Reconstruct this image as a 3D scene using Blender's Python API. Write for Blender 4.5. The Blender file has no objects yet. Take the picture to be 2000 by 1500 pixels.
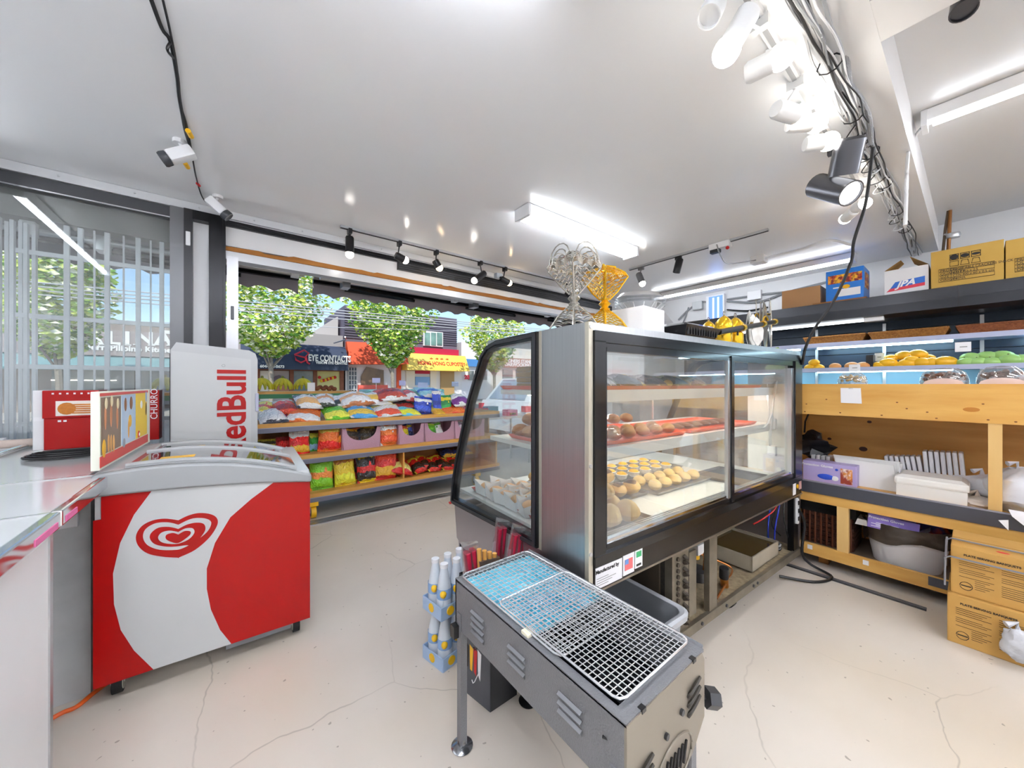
import bpy, bmesh, math, random
from mathutils import Vector, Matrix, noise
R = math.radians
rnd = random.Random(7)
SC = bpy.context.scene
COL = SC.collection

# ------------------------------------------------------------------ camera
CAM_H = 1.2
FPX = 705.5                                  # focal length for a 2000 px wide frame
YAW = math.atan2(550, FPX)                   # room axes: X along the shop front, Y towards the street
cam_d = bpy.data.cameras.new('camera'); cam = bpy.data.objects.new('camera', cam_d); COL.objects.link(cam)
cam.location = (0, 0, CAM_H); cam.rotation_euler = (R(90), 0, -YAW)
cam_d.sensor_width = 36; cam_d.lens = 36 * FPX / 2000; cam_d.clip_start = .02; cam_d.clip_end = 500
SC.camera = cam

# ------------------------------------------------------------------ world, sun, exposure
SC.view_settings.view_transform = 'Standard'; SC.view_settings.look = 'None'
SC.view_settings.exposure = 0.9; SC.view_settings.gamma = 1.0; SC.view_settings.use_curve_mapping = False
W = bpy.data.worlds.new('sky'); SC.world = W; W.use_nodes = True
nt = W.node_tree; bg = nt.nodes['Background']
sky = nt.nodes.new('ShaderNodeTexSky'); sky.sky_type = 'NISHITA'; sky.sun_disc = False
sky.sun_elevation = R(48); sky.sun_rotation = R(200); sky.air_density = 1.0; sky.dust_density = .6; sky.ozone_density = 2.0
nt.links.new(sky.outputs[0], bg.inputs[0]); bg.inputs[1].default_value = .12
sun_d = bpy.data.lights.new('sun', 'SUN'); sun_d.energy = 2.5; sun_d.angle = R(1.0); sun_d.color = (1, .95, .87)
sun = bpy.data.objects.new('sun', sun_d); COL.objects.link(sun)
sun.rotation_euler = (R(42), 0, R(-24)); sun.location = (0, -10, 20)
TUBE_E = 13.0                                # emission of the shop's fluorescent tubes
ADDED_E = 42.0                                # brighter tubes of the added unseen lamps that light the room
SPOT_E = 10.0                                # emission of the spot bulbs

# ------------------------------------------------------------------ measuring helpers (photo pixel + known plane -> place in the room)
_s, _c = math.sin(YAW), math.cos(YAW)
def ray(x, y):
    u = (x - 1000) / FPX; v = (750 - y) / FPX
    return (_s + u * _c, _c - u * _s, v)
def onZ(x, y, z):
    a = ray(x, y); t = (z - CAM_H) / a[2]; return Vector((a[0] * t, a[1] * t, z))
def onX(x, y, X):
    a = ray(x, y); t = X / a[0]; return Vector((X, a[1] * t, CAM_H + a[2] * t))
def onY(x, y, Y):
    a = ray(x, y); t = Y / a[1]; return Vector((a[0] * t, Y, CAM_H + a[2] * t))

# ------------------------------------------------------------------ materials
_M = {}
def lin(c):
    if isinstance(c, str):
        c = tuple(int(c[i:i + 2], 16) / 255 for i in (0, 2, 4))
        c = tuple(x / 12.92 if x <= .04045 else ((x + .055) / 1.055) ** 2.4 for x in c)
    return (*c[:3], 1)
def mat(name, col='cccccc', rough=.5, metal=0, spec=.5, n=None, n2=None, bump=0, bscale=60, emit=None, estr=0, alpha=None, coat=0, coords='Object', stretch=None, trans=0):
    """n=(scale, second colour, contrast): noise-mixed second colour; n2 the same once more; bump = fine relief."""
    if name in _M: return _M[name]
    m = bpy.data.materials.new(name); m.use_nodes = True; _M[name] = m
    t = m.node_tree; b = t.nodes['Principled BSDF']; L = t.links.new
    b.inputs['Base Color'].default_value = lin(col); b.inputs['Roughness'].default_value = rough
    b.inputs['Metallic'].default_value = metal; b.inputs['Specular IOR Level'].default_value = spec
    b.inputs['Coat Weight'].default_value = coat; b.inputs['Coat Roughness'].default_value = .08
    if trans: b.inputs['Transmission Weight'].default_value = trans
    tc = None
    if n or bump or n2:
        tc = t.nodes.new('ShaderNodeTexCoord'); out = tc.outputs[coords]
        if stretch:
            mp = t.nodes.new('ShaderNodeMapping'); mp.inputs['Scale'].default_value = stretch
            L(out, mp.inputs[0]); out = mp.outputs[0]
    prev = None
    for q in (n, n2):
        if not q: continue
        nz = t.nodes.new('ShaderNodeTexNoise'); nz.inputs['Scale'].default_value = q[0]; nz.inputs['Detail'].default_value = 5
        L(out, nz.inputs['Vector'])
        rp = t.nodes.new('ShaderNodeValToRGB'); k = q[2] if len(q) > 2 else .2
        rp.color_ramp.elements[0].position = .5 - k; rp.color_ramp.elements[1].position = .5 + k
        L(nz.outputs['Fac'], rp.inputs[0])
        mx = t.nodes.new('ShaderNodeMix'); mx.data_type = 'RGBA'
        L(rp.outputs[0], mx.inputs['Factor'])
        if prev: L(prev, mx.inputs['A'])
        else: mx.inputs['A'].default_value = lin(col)
        mx.inputs['B'].default_value = lin(q[1]); prev = mx.outputs['Result']
    if prev: L(prev, b.inputs['Base Color'])
    if bump:
        nz = t.nodes.new('ShaderNodeTexNoise'); nz.inputs['Scale'].default_value = bscale; nz.inputs['Detail'].default_value = 3
        L(out, nz.inputs['Vector'])
        bp = t.nodes.new('ShaderNodeBump'); bp.inputs['Strength'].default_value = bump; bp.inputs['Distance'].default_value = .01
        L(nz.outputs['Fac'], bp.inputs['Height']); L(bp.outputs[0], b.inputs['Normal'])
    if emit: b.inputs['Emission Color'].default_value = lin(emit); b.inputs['Emission Strength'].default_value = estr
    if alpha is not None: b.inputs['Alpha'].default_value = alpha
    return m
def glass(name, tint='ffffff', refl=.10, rough=.02, haze=0):
    """thin pane: see-through with a mirror share that grows at grazing angles; haze = whitish veil mixed in."""
    if name in _M: return _M[name]
    m = bpy.data.materials.new(name); m.use_nodes = True; _M[name] = m
    t = m.node_tree; t.nodes.clear(); L = t.links.new
    o = t.nodes.new('ShaderNodeOutputMaterial'); tr = t.nodes.new('ShaderNodeBsdfTransparent'); tr.inputs[0].default_value = lin(tint)
    gl = t.nodes.new('ShaderNodeBsdfGlossy'); gl.inputs['Roughness'].default_value = rough
    lw = t.nodes.new('ShaderNodeLayerWeight'); lw.inputs[0].default_value = .35
    mr = t.nodes.new('ShaderNodeMapRange'); mr.inputs['To Min'].default_value = refl; mr.inputs['To Max'].default_value = min(1, refl * 3 + .1)
    L(lw.outputs['Facing'], mr.inputs['Value'])
    base = tr.outputs[0]
    if haze:
        df = t.nodes.new('ShaderNodeBsdfDiffuse'); df.inputs[0].default_value = (.9, .9, .9, 1)
        hz = t.nodes.new('ShaderNodeMixShader')
        tc = t.nodes.new('ShaderNodeTexCoord'); nz = t.nodes.new('ShaderNodeTexNoise'); nz.inputs['Scale'].default_value = 3.5; nz.inputs['Detail'].default_value = 3
        L(tc.outputs['Object'], nz.inputs['Vector'])
        m2 = t.nodes.new('ShaderNodeMapRange'); m2.inputs['From Min'].default_value = .4; m2.inputs['From Max'].default_value = .75
        m2.inputs['To Min'].default_value = haze * .35; m2.inputs['To Max'].default_value = haze * 1.6
        L(nz.outputs['Fac'], m2.inputs['Value']); L(m2.outputs[0], hz.inputs[0]); L(tr.outputs[0], hz.inputs[1]); L(df.outputs[0], hz.inputs[2]); base = hz.outputs[0]
    mx = t.nodes.new('ShaderNodeMixShader'); L(mr.outputs[0], mx.inputs[0]); L(base, mx.inputs[1]); L(gl.outputs[0], mx.inputs[2]); L(mx.outputs[0], o.inputs[0])
    return m
def emis(name, col, strength):
    if name in _M: return _M[name]
    m = bpy.data.materials.new(name); m.use_nodes = True; _M[name] = m
    t = m.node_tree; t.nodes.clear(); e = t.nodes.new('ShaderNodeEmission'); o = t.nodes.new('ShaderNodeOutputMaterial')
    e.inputs[0].default_value = lin(col); e.inputs[1].default_value = strength; t.links.new(e.outputs[0], o.inputs[0])
    return m

# ------------------------------------------------------------------ mesh builder
class MB:
    def __init__(S): S.v = []; S.f = []; S.mi = []; S.cur = 0
    def add(S, vs, fs):
        k = len(S.v); S.v += [tuple(p) for p in vs]; S.f += [tuple(i + k for i in f) for f in fs]; S.mi += [S.cur] * len(fs); return S
    def box(S, x0, y0, z0, x1, y1, z1):
        if x0 > x1: x0, x1 = x1, x0
        if y0 > y1: y0, y1 = y1, y0
        if z0 > z1: z0, z1 = z1, z0
        return S.add([(x0, y0, z0), (x1, y0, z0), (x1, y1, z0), (x0, y1, z0), (x0, y0, z1), (x1, y0, z1), (x1, y1, z1), (x0, y1, z1)],
                     [(3, 2, 1, 0), (4, 5, 6, 7), (0, 1, 5, 4), (1, 2, 6, 5), (2, 3, 7, 6), (3, 0, 4, 7)])
    def hexa(S, b, t):
        """box from 4 bottom and 4 top corners (counter-clockwise)"""
        return S.add(list(b) + list(t), [(3, 2, 1, 0), (4, 5, 6, 7), (0, 1, 5, 4), (1, 2, 6, 5), (2, 3, 7, 6), (3, 0, 4, 7)])
    def rbox(S, x0, y0, z0, x1, y1, z1, r=.01):
        """box with all edges chamfered"""
        bm = bmesh.new(); bmesh.ops.create_cube(bm, size=1)
        for v in bm.verts: v.co = Vector(((x0 + x1) / 2 + v.co.x * (x1 - x0), (y0 + y1) / 2 + v.co.y * (y1 - y0), (z0 + z1) / 2 + v.co.z * (z1 - z0)))
        bmesh.ops.bevel(bm, geom=bm.edges[:], offset=r, segments=2, affect='EDGES', profile=.6)
        bm.verts.index_update(); S.add([v.co for v in bm.verts], [[v.index for v in f.verts] for f in bm.faces]); bm.free(); return S
    def prism(S, poly, axis, a, b):
        """extrude a 2-D polygon along an axis: axis 'x' takes (y,z), 'y' takes (x,z), 'z' takes (x,y)"""
        def P(p, t): return (t, p[0], p[1]) if axis == 'x' else (p[0], t, p[1]) if axis == 'y' else (p[0], p[1], t)
        n = len(poly); vs = [P(p, a) for p in poly] + [P(p, b) for p in poly]
        return S.add(vs, [tuple(range(n))[::-1], tuple(range(n, 2 * n))] + [(i, (i + 1) % n, n + (i + 1) % n, n + i) for i in range(n)])
    def cyl(S, p0, p1, r0, r1=None, n=12, caps=True):
        r1 = r0 if r1 is None else r1
        p0, p1 = Vector(p0), Vector(p1); d = (p1 - p0)
        q = d.to_track_quat('Z', 'Y') if d.length > 1e-9 else Vector((0, 0, 1)).to_track_quat('Z', 'Y')
        vs = []
        for p, r in ((p0, r0), (p1, r1)):
            for i in range(n):
                a = 2 * math.pi * i / n; vs.append(p + q @ Vector((r * math.cos(a), r * math.sin(a), 0)))
        fs = [(i, (i + 1) % n, n + (i + 1) % n, n + i) for i in range(n)]
        if caps: fs += [tuple(range(n))[::-1], tuple(range(n, 2 * n))]
        return S.add(vs, fs)
    def tube(S, pts, r, n=8, closed=False, rr=None):
        pts = [Vector(p) for p in pts]; m = len(pts); vs = []; up = Vector((.13, .21, 1)).normalized()
        for i, p in enumerate(pts):
            a = pts[(i - 1) % m] if (closed or i) else p; b = pts[(i + 1) % m] if (closed or i < m - 1) else p
            t = (b - a); t = t.normalized() if t.length > 1e-9 else Vector((0, 0, 1))
            s = t.cross(up); s = s.normalized() if s.length > 1e-3 else t.cross(Vector((1, 0, 0))).normalized(); u = s.cross(t)
            rad = rr[i] if rr else r
            for k in range(n):
                an = 2 * math.pi * k / n; vs.append(p + s * rad * math.cos(an) + u * rad * math.sin(an))
        fs = []
        for i in range(m if closed else m - 1):
            j = (i + 1) % m
            for k in range(n): fs.append((i * n + k, i * n + (k + 1) % n, j * n + (k + 1) % n, j * n + k))
        if not closed: fs += [tuple(range(n))[::-1], tuple((m - 1) * n + k for k in range(n))]
        return S.add(vs, fs)
    def lathe(S, prof, c=(0, 0, 0), n=20, sx=1, sy=1, cap=True):
        """profile of (r, z) spun about a vertical axis at c"""
        vs = [(c[0] + r * sx * math.cos(2 * math.pi * k / n), c[1] + r * sy * math.sin(2 * math.pi * k / n), c[2] + z) for r, z in prof for k in range(n)]
        fs = [(i * n + k, i * n + (k + 1) % n, (i + 1) * n + (k + 1) % n, (i + 1) * n + k) for i in range(len(prof) - 1) for k in range(n)]
        if cap: fs += [tuple(range(n))[::-1], tuple((len(prof) - 1) * n + k for k in range(n))]
        return S.add(vs, fs)
    def ell(S, c, rx, ry, rz, n=12, m=8, rot=0, wob=0):
        k0 = len(S.v); vs = []
        for i in range(m + 1):
            ph = math.pi * i / m
            for j in range(n):
                a = 2 * math.pi * j / n; p = Vector((rx * math.sin(ph) * math.cos(a), ry * math.sin(ph) * math.sin(a), -rz * math.cos(ph)))
                if wob: p *= 1 + wob * noise.noise(p * 18 + Vector(c) * 9)
                p = Matrix.Rotation(rot, 3, 'Z') @ p; vs.append(Vector(c) + p)
        fs = [(i * n + j, i * n + (j + 1) % n, (i + 1) * n + (j + 1) % n, (i + 1) * n + j) for i in range(m) for j in range(n)]
        return S.add(vs, fs)
    def grid(S, fn, nu, nv, closed_u=False):
        """surface from fn(u, v) with u, v in 0..1"""
        vs = [fn(i / nu, j / nv) for j in range(nv + 1) for i in range(nu + (0 if closed_u else 1))]; w = nu + (0 if closed_u else 1)
        fs = []
        for j in range(nv):
            for i in range(nu):
                i2 = (i + 1) % w if closed_u else i + 1
                fs.append((j * w + i, j * w + i2, (j + 1) * w + i2, (j + 1) * w + i))
        return S.add(vs, fs)
    def xf(S, M, start=0):
        S.v[start:] = [tuple(M @ Vector(p)) for p in S.v[start:]]; return S
    def mesh(S, name, m, smooth=False):
        me = bpy.data.meshes.new(name); me.from_pydata(S.v, [], S.f)
        for q in (m if isinstance(m, (list, tuple)) else [m]): me.materials.append(q)
        if isinstance(m, (list, tuple)): me.polygons.foreach_set('material_index', S.mi)
        bm = bmesh.new(); bm.from_mesh(me); bmesh.ops.remove_doubles(bm, verts=bm.verts, dist=1e-5); bmesh.ops.recalc_face_normals(bm, faces=bm.faces); bm.to_mesh(me); bm.free()
        if smooth:
            me.polygons.foreach_set('use_smooth', [True] * len(me.polygons))
            try: me.set_sharp_from_angle(angle=R(38))
            except Exception: pass
        me.update(); return me
    def build(S, name, m, parent=None, smooth=False):
        o = bpy.data.objects.new(name, S.mesh(name, m, smooth)); COL.objects.link(o)
        if parent is not None: o.parent = parent
        return o
def tag(o, label=None, cat=None, group=None, kind=None):
    if label: o['label'] = label
    if cat: o['category'] = cat
    if group: o['group'] = group
    if kind: o['kind'] = kind
    return o
def thing(name, label, cat, loc=(0, 0, 0), rz=0, group=None):
    o = bpy.data.objects.new(name, None); COL.objects.link(o); o.location = loc; o.rotation_euler = (0, 0, rz); o.empty_display_size = .05
    return tag(o, label, cat, group)
def struct(name, mb, m, parent=None, smooth=False):
    o = mb.build(name, m, parent, smooth)
    if parent is None: o['kind'] = 'structure'
    return o
def copy_tree(o, parent=None):
    c = o.copy(); COL.objects.link(c); c.parent = parent
    for ch in [x for x in bpy.data.objects if x.parent == o]: copy_tree(ch, c)
    return c
_TXT = {}
def text_mesh(body, size=.1, bold=0.0, depth=.001, align='CENTER', sx=1.0, spacing=1.0):
    cu = bpy.data.curves.new('txt', 'FONT'); cu.body = body; cu.size = size; cu.align_x = align; cu.align_y = 'CENTER'
    cu.offset = bold; cu.extrude = depth; cu.resolution_u = 3; cu.space_character = spacing
    o = bpy.data.objects.new('txt', cu); COL.objects.link(o)
    dg = bpy.context.evaluated_depsgraph_get(); me = bpy.data.meshes.new_from_object(o.evaluated_get(dg))
    bpy.data.objects.remove(o); bpy.data.curves.remove(cu)
    if sx != 1: me.transform(Matrix.Scale(sx, 4, (1, 0, 0)))
    return me
def text(body, size, m, parent, loc, right, up, name='lettering', bold=0.0, depth=.001, align='CENTER', sx=1.0, spacing=1.0):
    """flat raised lettering whose baseline runs along `right` and whose letters stand along `up`"""
    me = text_mesh(body, size, bold, depth, align, sx, spacing); me.materials.clear(); me.materials.append(m)
    r = Vector(right).normalized(); u = Vector(up).normalized(); nn = r.cross(u)
    M = Matrix((r, u, nn)).transposed().to_4x4(); M.translation = Vector(loc); me.transform(M)
    o = bpy.data.objects.new(name, me); COL.objects.link(o)
    if parent is not None: o.parent = parent
    return o
def wiggle(pts, k=8, amp=.01, seed=0):
    """Catmull-Rom through pts"""
    P = [Vector(p) for p in pts]; out = []
    for i in range(len(P) - 1):
        a = P[max(i - 1, 0)]; b = P[i]; c = P[i + 1]; d = P[min(i + 2, len(P) - 1)]
        for j in range(k):
            t = j / k
            out.append(.5 * ((2 * b) + (c - a) * t + (2 * a - 5 * b + 4 * c - d) * t * t + (3 * b - a - 3 * c + d) * t ** 3))
    return out + [P[-1]]
# ------------------------------------------------------------------ shared materials
WHITE = mat('white_paint', 'f0f0f0', .35, n=(1.2, 'e6e6e6', .4)); CEIL = mat('ceiling_gloss_paint', 'f8f9fa', .18, spec=.45, n=(.8, 'f0f2f4', .4))
WALLW = mat('white_wall', 'ececec', .6); GREYP = mat('grey_plastic', 'b9bcbd', .35); WPLA = mat('white_plastic', 'ecedee', .35)
BLK = mat('black_plastic', '141416', .35); BLKM = mat('black_metal', '1b1b1d', .3, .6); DKG = mat('dark_grey_metal', '4a4b4e', .4, .5)
ALU = mat('aluminium', 'c9cbcd', .28, .9); CHROME = mat('chrome', 'e0e2e4', .08, 1); STEEL = mat('brushed_steel', 'c8cacb', .36, 1, n=(6, 'b4b6b8', .35), stretch=(30, 30, .4))
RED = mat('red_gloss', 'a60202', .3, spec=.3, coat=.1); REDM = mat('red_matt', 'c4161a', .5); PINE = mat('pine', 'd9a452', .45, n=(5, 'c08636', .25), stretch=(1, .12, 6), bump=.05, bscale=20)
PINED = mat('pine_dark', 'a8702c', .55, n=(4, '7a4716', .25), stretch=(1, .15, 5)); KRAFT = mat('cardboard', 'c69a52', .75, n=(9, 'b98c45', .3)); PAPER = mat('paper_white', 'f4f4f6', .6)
INK = mat('ink_black', '1c1a18', .6); INKR = mat('ink_red', 'c62a20', .6); RUB = mat('rubber_black', '101012', .7); YEL = mat('yellow_paint', 'f0b818', .4); ORG = mat('orange_plastic', 'e2572a', .35)
CABLE = mat('cable_black', '18181a', .45); CABLEW = mat('cable_white', 'd8dadb', .4); GOLD = mat('gold', 'f6cc3c', .2, .8, n=(30, 'e8b020', .3)); SILV = mat('silver', 'd6d4ce', .22, .9, n=(30, 'a8a49a', .3))
PURP = mat('purple_card', '8c78c8', .5); SKYB = mat('light_blue', '7fa6d8', .5); GRN = mat('green_paint', '2e7a4c', .5); NAVY = mat('navy_canvas', '35415a', .7); CLEAR = glass('clear_plastic', 'f4f6f8', .16, .05, .12)
TUBE = emis('fluorescent_tube', 'f4f8ff', TUBE_E); TUBE_ADDED = emis('fluorescent_tube_added', 'f0f4ff', ADDED_E); BULB = emis('spot_bulb', 'fff8ee', SPOT_E); BULBW = emis('warm_spot_bulb', 'ffdca8', SPOT_E)

# ------------------------------------------------------------------ room shell
XL, XR, YB, YF = -2.6, 5.5, -3.4, 3.52
ZC, ZR = 2.52, 2.76
def floor_material():
    m = bpy.data.materials.new('polished_concrete'); m.use_nodes = True; t = m.node_tree; b = t.nodes['Principled BSDF']; L = t.links.new
    tc = t.nodes.new('ShaderNodeTexCoord')
    def nz(scale, detail=5, dist=0):
        q = t.nodes.new('ShaderNodeTexNoise'); q.inputs['Scale'].default_value = scale; q.inputs['Detail'].default_value = detail; q.inputs['Distortion'].default_value = dist; L(tc.outputs['Object'], q.inputs['Vector']); return q
    def ramp(src, a, c0, bb, c1):
        r = t.nodes.new('ShaderNodeValToRGB'); r.color_ramp.elements[0].position = a; r.color_ramp.elements[0].color = c0; r.color_ramp.elements[1].position = bb; r.color_ramp.elements[1].color = c1; L(src, r.inputs[0]); return r
    base = ramp(nz(1.1, 5, .1).outputs['Fac'], .3, lin('d2c8bb'), .7, lin('e0d7cb'))
    stain = ramp(nz(.8, 3, .2).outputs['Fac'], .5, (0, 0, 0, 1), .8, (1, 1, 1, 1))
    m1 = t.nodes.new('ShaderNodeMix'); m1.data_type = 'RGBA'; m1.inputs['B'].default_value = lin('d2bd98'); L(base.outputs[0], m1.inputs['A'])
    mm = t.nodes.new('ShaderNodeMath'); mm.operation = 'MULTIPLY'; mm.inputs[1].default_value = .5; L(stain.outputs[0], mm.inputs[0]); L(mm.outputs[0], m1.inputs['Factor'])
    # hairline cracks
    wp = t.nodes.new('ShaderNodeMix'); wp.data_type = 'RGBA'; wp.blend_type = 'ADD'; wp.inputs['Factor'].default_value = .18; L(tc.outputs['Object'], wp.inputs['A']); L(nz(2.2, 4).outputs['Color'], wp.inputs['B'])
    vo = t.nodes.new('ShaderNodeTexVoronoi'); vo.feature = 'DISTANCE_TO_EDGE'; vo.inputs['Scale'].default_value = 1.15; L(wp.outputs['Result'], vo.inputs['Vector'])
    ck = ramp(vo.outputs['Distance'], .0008, (.42, .42, .42, 1), .0028, (0, 0, 0, 1))
    gate = ramp(nz(.9, 2).outputs['Fac'], .44, (0, 0, 0, 1), .56, (1, 1, 1, 1))
    cg = t.nodes.new('ShaderNodeMath'); cg.operation = 'MULTIPLY'; L(ck.outputs[0], cg.inputs[0]); L(gate.outputs[0], cg.inputs[1])
    m2 = t.nodes.new('ShaderNodeMix'); m2.data_type = 'RGBA'; m2.inputs['B'].default_value = lin('6d6253'); L(m1.outputs['Result'], m2.inputs['A']); L(cg.outputs[0], m2.inputs['Factor'])
    sp = ramp(nz(38, 1).outputs['Fac'], .745, (0, 0, 0, 1), .77, (.6, .6, .6, 1))
    m3 = t.nodes.new('ShaderNodeMix'); m3.data_type = 'RGBA'; m3.inputs['B'].default_value = lin('7c7062'); L(m2.outputs['Result'], m3.inputs['A']); L(sp.outputs[0], m3.inputs['Factor'])
    L(m3.outputs['Result'], b.inputs['Base Color'])
    rr = ramp(nz(2.5, 4).outputs['Fac'], .3, (.31, .31, .31, 1), .7, (.44, .44, .44, 1)); L(rr.outputs[0], b.inputs['Roughness']); b.inputs['Specular IOR Level'].default_value = .5
    return m
struct('floor', MB().box(XL, YB, -.12, XR, 3.62, 0), floor_material())
c = MB().box(XL, .386, ZC, XR, 3.62, ZC + .25)
struct('ceiling', c, CEIL)
REAR = mat('rear_ceiling_paint', 'dadada', .3)
struct('ceiling_rear', MB().box(XL, YB, ZR, XR, .224, ZR + .12), REAR)
struct('ceiling_beam_long', MB().box(XL, .224, ZC - .001, XR, .386, ZR + .12), WHITE)
struct('ceiling_beam_cross', MB().box(1.74, YB, ZC, 1.98, .224, ZR), WHITE)
struct('wall_left', MB().box(XL - .12, YB, 0, XL, 3.62, 2.9), WALLW)
struct('wall_back', MB().box(XL - .12, YB - .12, 0, XR + .12, YB, 2.9), WALLW)
BRK = mat('white_painted_brick', 'e4e5e6', .55, bump=.15, bscale=9)
struct('wall_right', MB().box(XR, YB, 0, XR + .12, 3.62, 2.9), BRK)
# front wall: solid header over the wide opening, pier at the far end, low kerb under the window
hb = MB().box(-.03, 3.52, 2.26, 4.75, 3.62, ZC + .25).box(XL, 3.52, 2.46, -.03, 3.62, ZC + .25).box(4.75, 3.52, 0, XR, 3.62, ZC + .25).box(XL, 3.52, 0, -1.75, 3.62, 2.46)
WF = struct('wall_front', hb, WALLW)
tr = MB().box(XL, 3.495, 2.462, 4.75, 3.52, 2.518).box(XL, 3.505, 2.518, -.2, 3.52, 2.521)
TRM = struct('trim_1', tr, mat('painted_metal_trim', 'd6d8da', .3))
for k in range(9): MB().cyl((-1.5 + k * .33, 3.488, 2.49), (-1.5 + k * .33, 3.497, 2.49), .006, n=8).build('screw', ALU, TRM)
for i, zz in enumerate((2.437, 2.412)):
    struct('trim_2' if i == 0 else 'trim_3', MB().box(-.03, 3.492, zz - .009, 4.6, 3.52, zz + .009), BLKM)
sg = struct('trim_4', MB().box(1.3, 3.488, 2.33, 4.7, 3.52, 2.41), BLK)
for k in range(3): MB().box(1.31, 3.482, 2.343 + k * .022, 4.69, 3.49, 2.353 + k * .022).build('slot_rail', DKG, sg)
# raw timber edge left where the old facing was broken away: ragged upper edge
rg = []; x = -.03; rr_ = random.Random(3)
while x < 4.7:
    rg.append((x, 2.245 + rr_.uniform(-.006, .016))); x += rr_.uniform(.03, .16)
poly = [(-.03, 2.215)] + rg[:1] + rg[1:] + [(4.7, 2.245), (4.7, 2.215)]
struct('trim_5', MB().prism(poly, 'y', 3.49, 3.56), mat('raw_timber', 'b4762a', .7, n=(7, '8a5216', .3), stretch=(.3, 1, 3)))
struct('trim_6', MB().box(-.03, 3.5, 2.15, 4.75, 3.6, 2.216), mat('soffit_metal', 'c4c5c7', .35, .3))
struct('trim_7', MB().box(.05, 3.44, 0, 4.75, 3.49, .012).box(.05, 3.5, 0, 4.75, 3.515, .016).box(.05, 3.53, 0, 4.75, 3.545, .016), ALU)   # floor track
# the glazed window left of the post
w1 = struct('window_1', MB().box(-1.75, 3.5, 2.372, -.335, 3.56, 2.455).box(-1.75, 3.5, .1, -.335, 3.56, .2), DKG)
MB().box(-.335, 3.47, 0, -.262, 3.57, 2.455).build('stile', mat('stile_grey', '6d6e70', .35, .4), w1)
MB().box(-.262, 3.46, 0, -.215, 3.57, 2.455).build('stile', mat('stile_dark', '2c2c2e', .35, .4), w1)
MB().rbox(-.252, 3.455, 2.19, -.226, 3.461, 2.29, .004).build('sticker', WPLA, w1)
MB().box(-1.75, 3.525, .2, -.335, 3.531, 2.372).build('pane', glass('window_glass', 'f2f6f6', .09, .015, .08), w1)  # whitish haze paints in part of the bright room's reflection
MB().box(-1.75, 3.495, 2.375, -.335, 3.5, 2.383).build('bright_bead', CHROME, w1)
w2 = struct('window_2', MB().box(-.215, 3.53, .1, -.125, 3.55, 2.42), mat('frosted_strip', 'f4f5f6', .5))
struct('trim_8', MB().box(-.125, 3.46, 0, -.028, 3.6, 2.455).box(-.06, 3.44, 0, -.045, 3.46, 2.455), BLKM)      # black post
struct('trim_9', MB().box(-.215, 3.46, 2.39, -.125, 3.57, 2.455), BLKM)
dj = struct('door_1', MB().box(-.022, 3.475, 0, .048, 3.55, 2.17).box(-.005, 3.465, 0, .004, 3.475, 2.17), mat('door_aluminium', 'd0d1d4', .35, .4))
MB().rbox(.002, 3.452, 1.69, .022, 3.477, 1.79, .004).build('handle', DKG, dj)
# white folding security grille outside the window
gr = thing('security_grille', 'white folding metal security grille outside the left window', 'grille', (0, 3.66, 0))
GW = mat('grille_white', 'f6f6fa', .4)
wide = [130.7, 157.6, 209.6, 270, 316]; thin = [184.5, 241.6, 294.5]
for i, px in enumerate(wide):
    xx = onY(px, 600, 3.66).x; MB().box(xx - .012, -.012, .1, xx + .012, .012, 2.3).build('upright', GW, gr)
for px in thin:
    xx = onY(px, 600, 3.66).x; MB().box(xx - .0045, -.0045, .1, xx + .0045, .0045, 2.3).build('slim_bar', GW, gr)
for zz in (2.03, 1.63, 1.31, .95, .55): MB().box(-1.05, -.008, zz - .014, -.3, .008, zz + .014).build('cross_bar', GW, gr)
for k in range(11):
    xx = -1.24 + k * .026; MB().box(xx - .008, -.03 if k % 2 else -.005, .1, xx + .008, .005 if k % 2 else .03, 2.2 + .008 * (k % 3)).build('folded_slat', GW, gr)
for k in range(9):
    xx = -1.6 + k * .04; MB().box(xx - .012, -.03 if k % 2 else -.005, .1, xx + .012, .005 if k % 2 else .03, 2.2).build('folded_slat', GW, gr)

# ------------------------------------------------------------------ street
struct('pavement', MB().box(-30, 3.62, -.15, 60, 5.35, -.005), mat('pavement_concrete', 'b9b3aa', .8, n=(3, 'a59f96', .3)))
struct('road', MB().box(-60, 5.35, -.4, 110, 20.5, -.15), mat('asphalt', '6a6a6c', .85, n=(8, '5a5a5c', .3)))
struct('pavement_far', MB().box(-60, 20.5, -.4, 110, 60, -.03), mat('pavement_concrete'))
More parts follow.
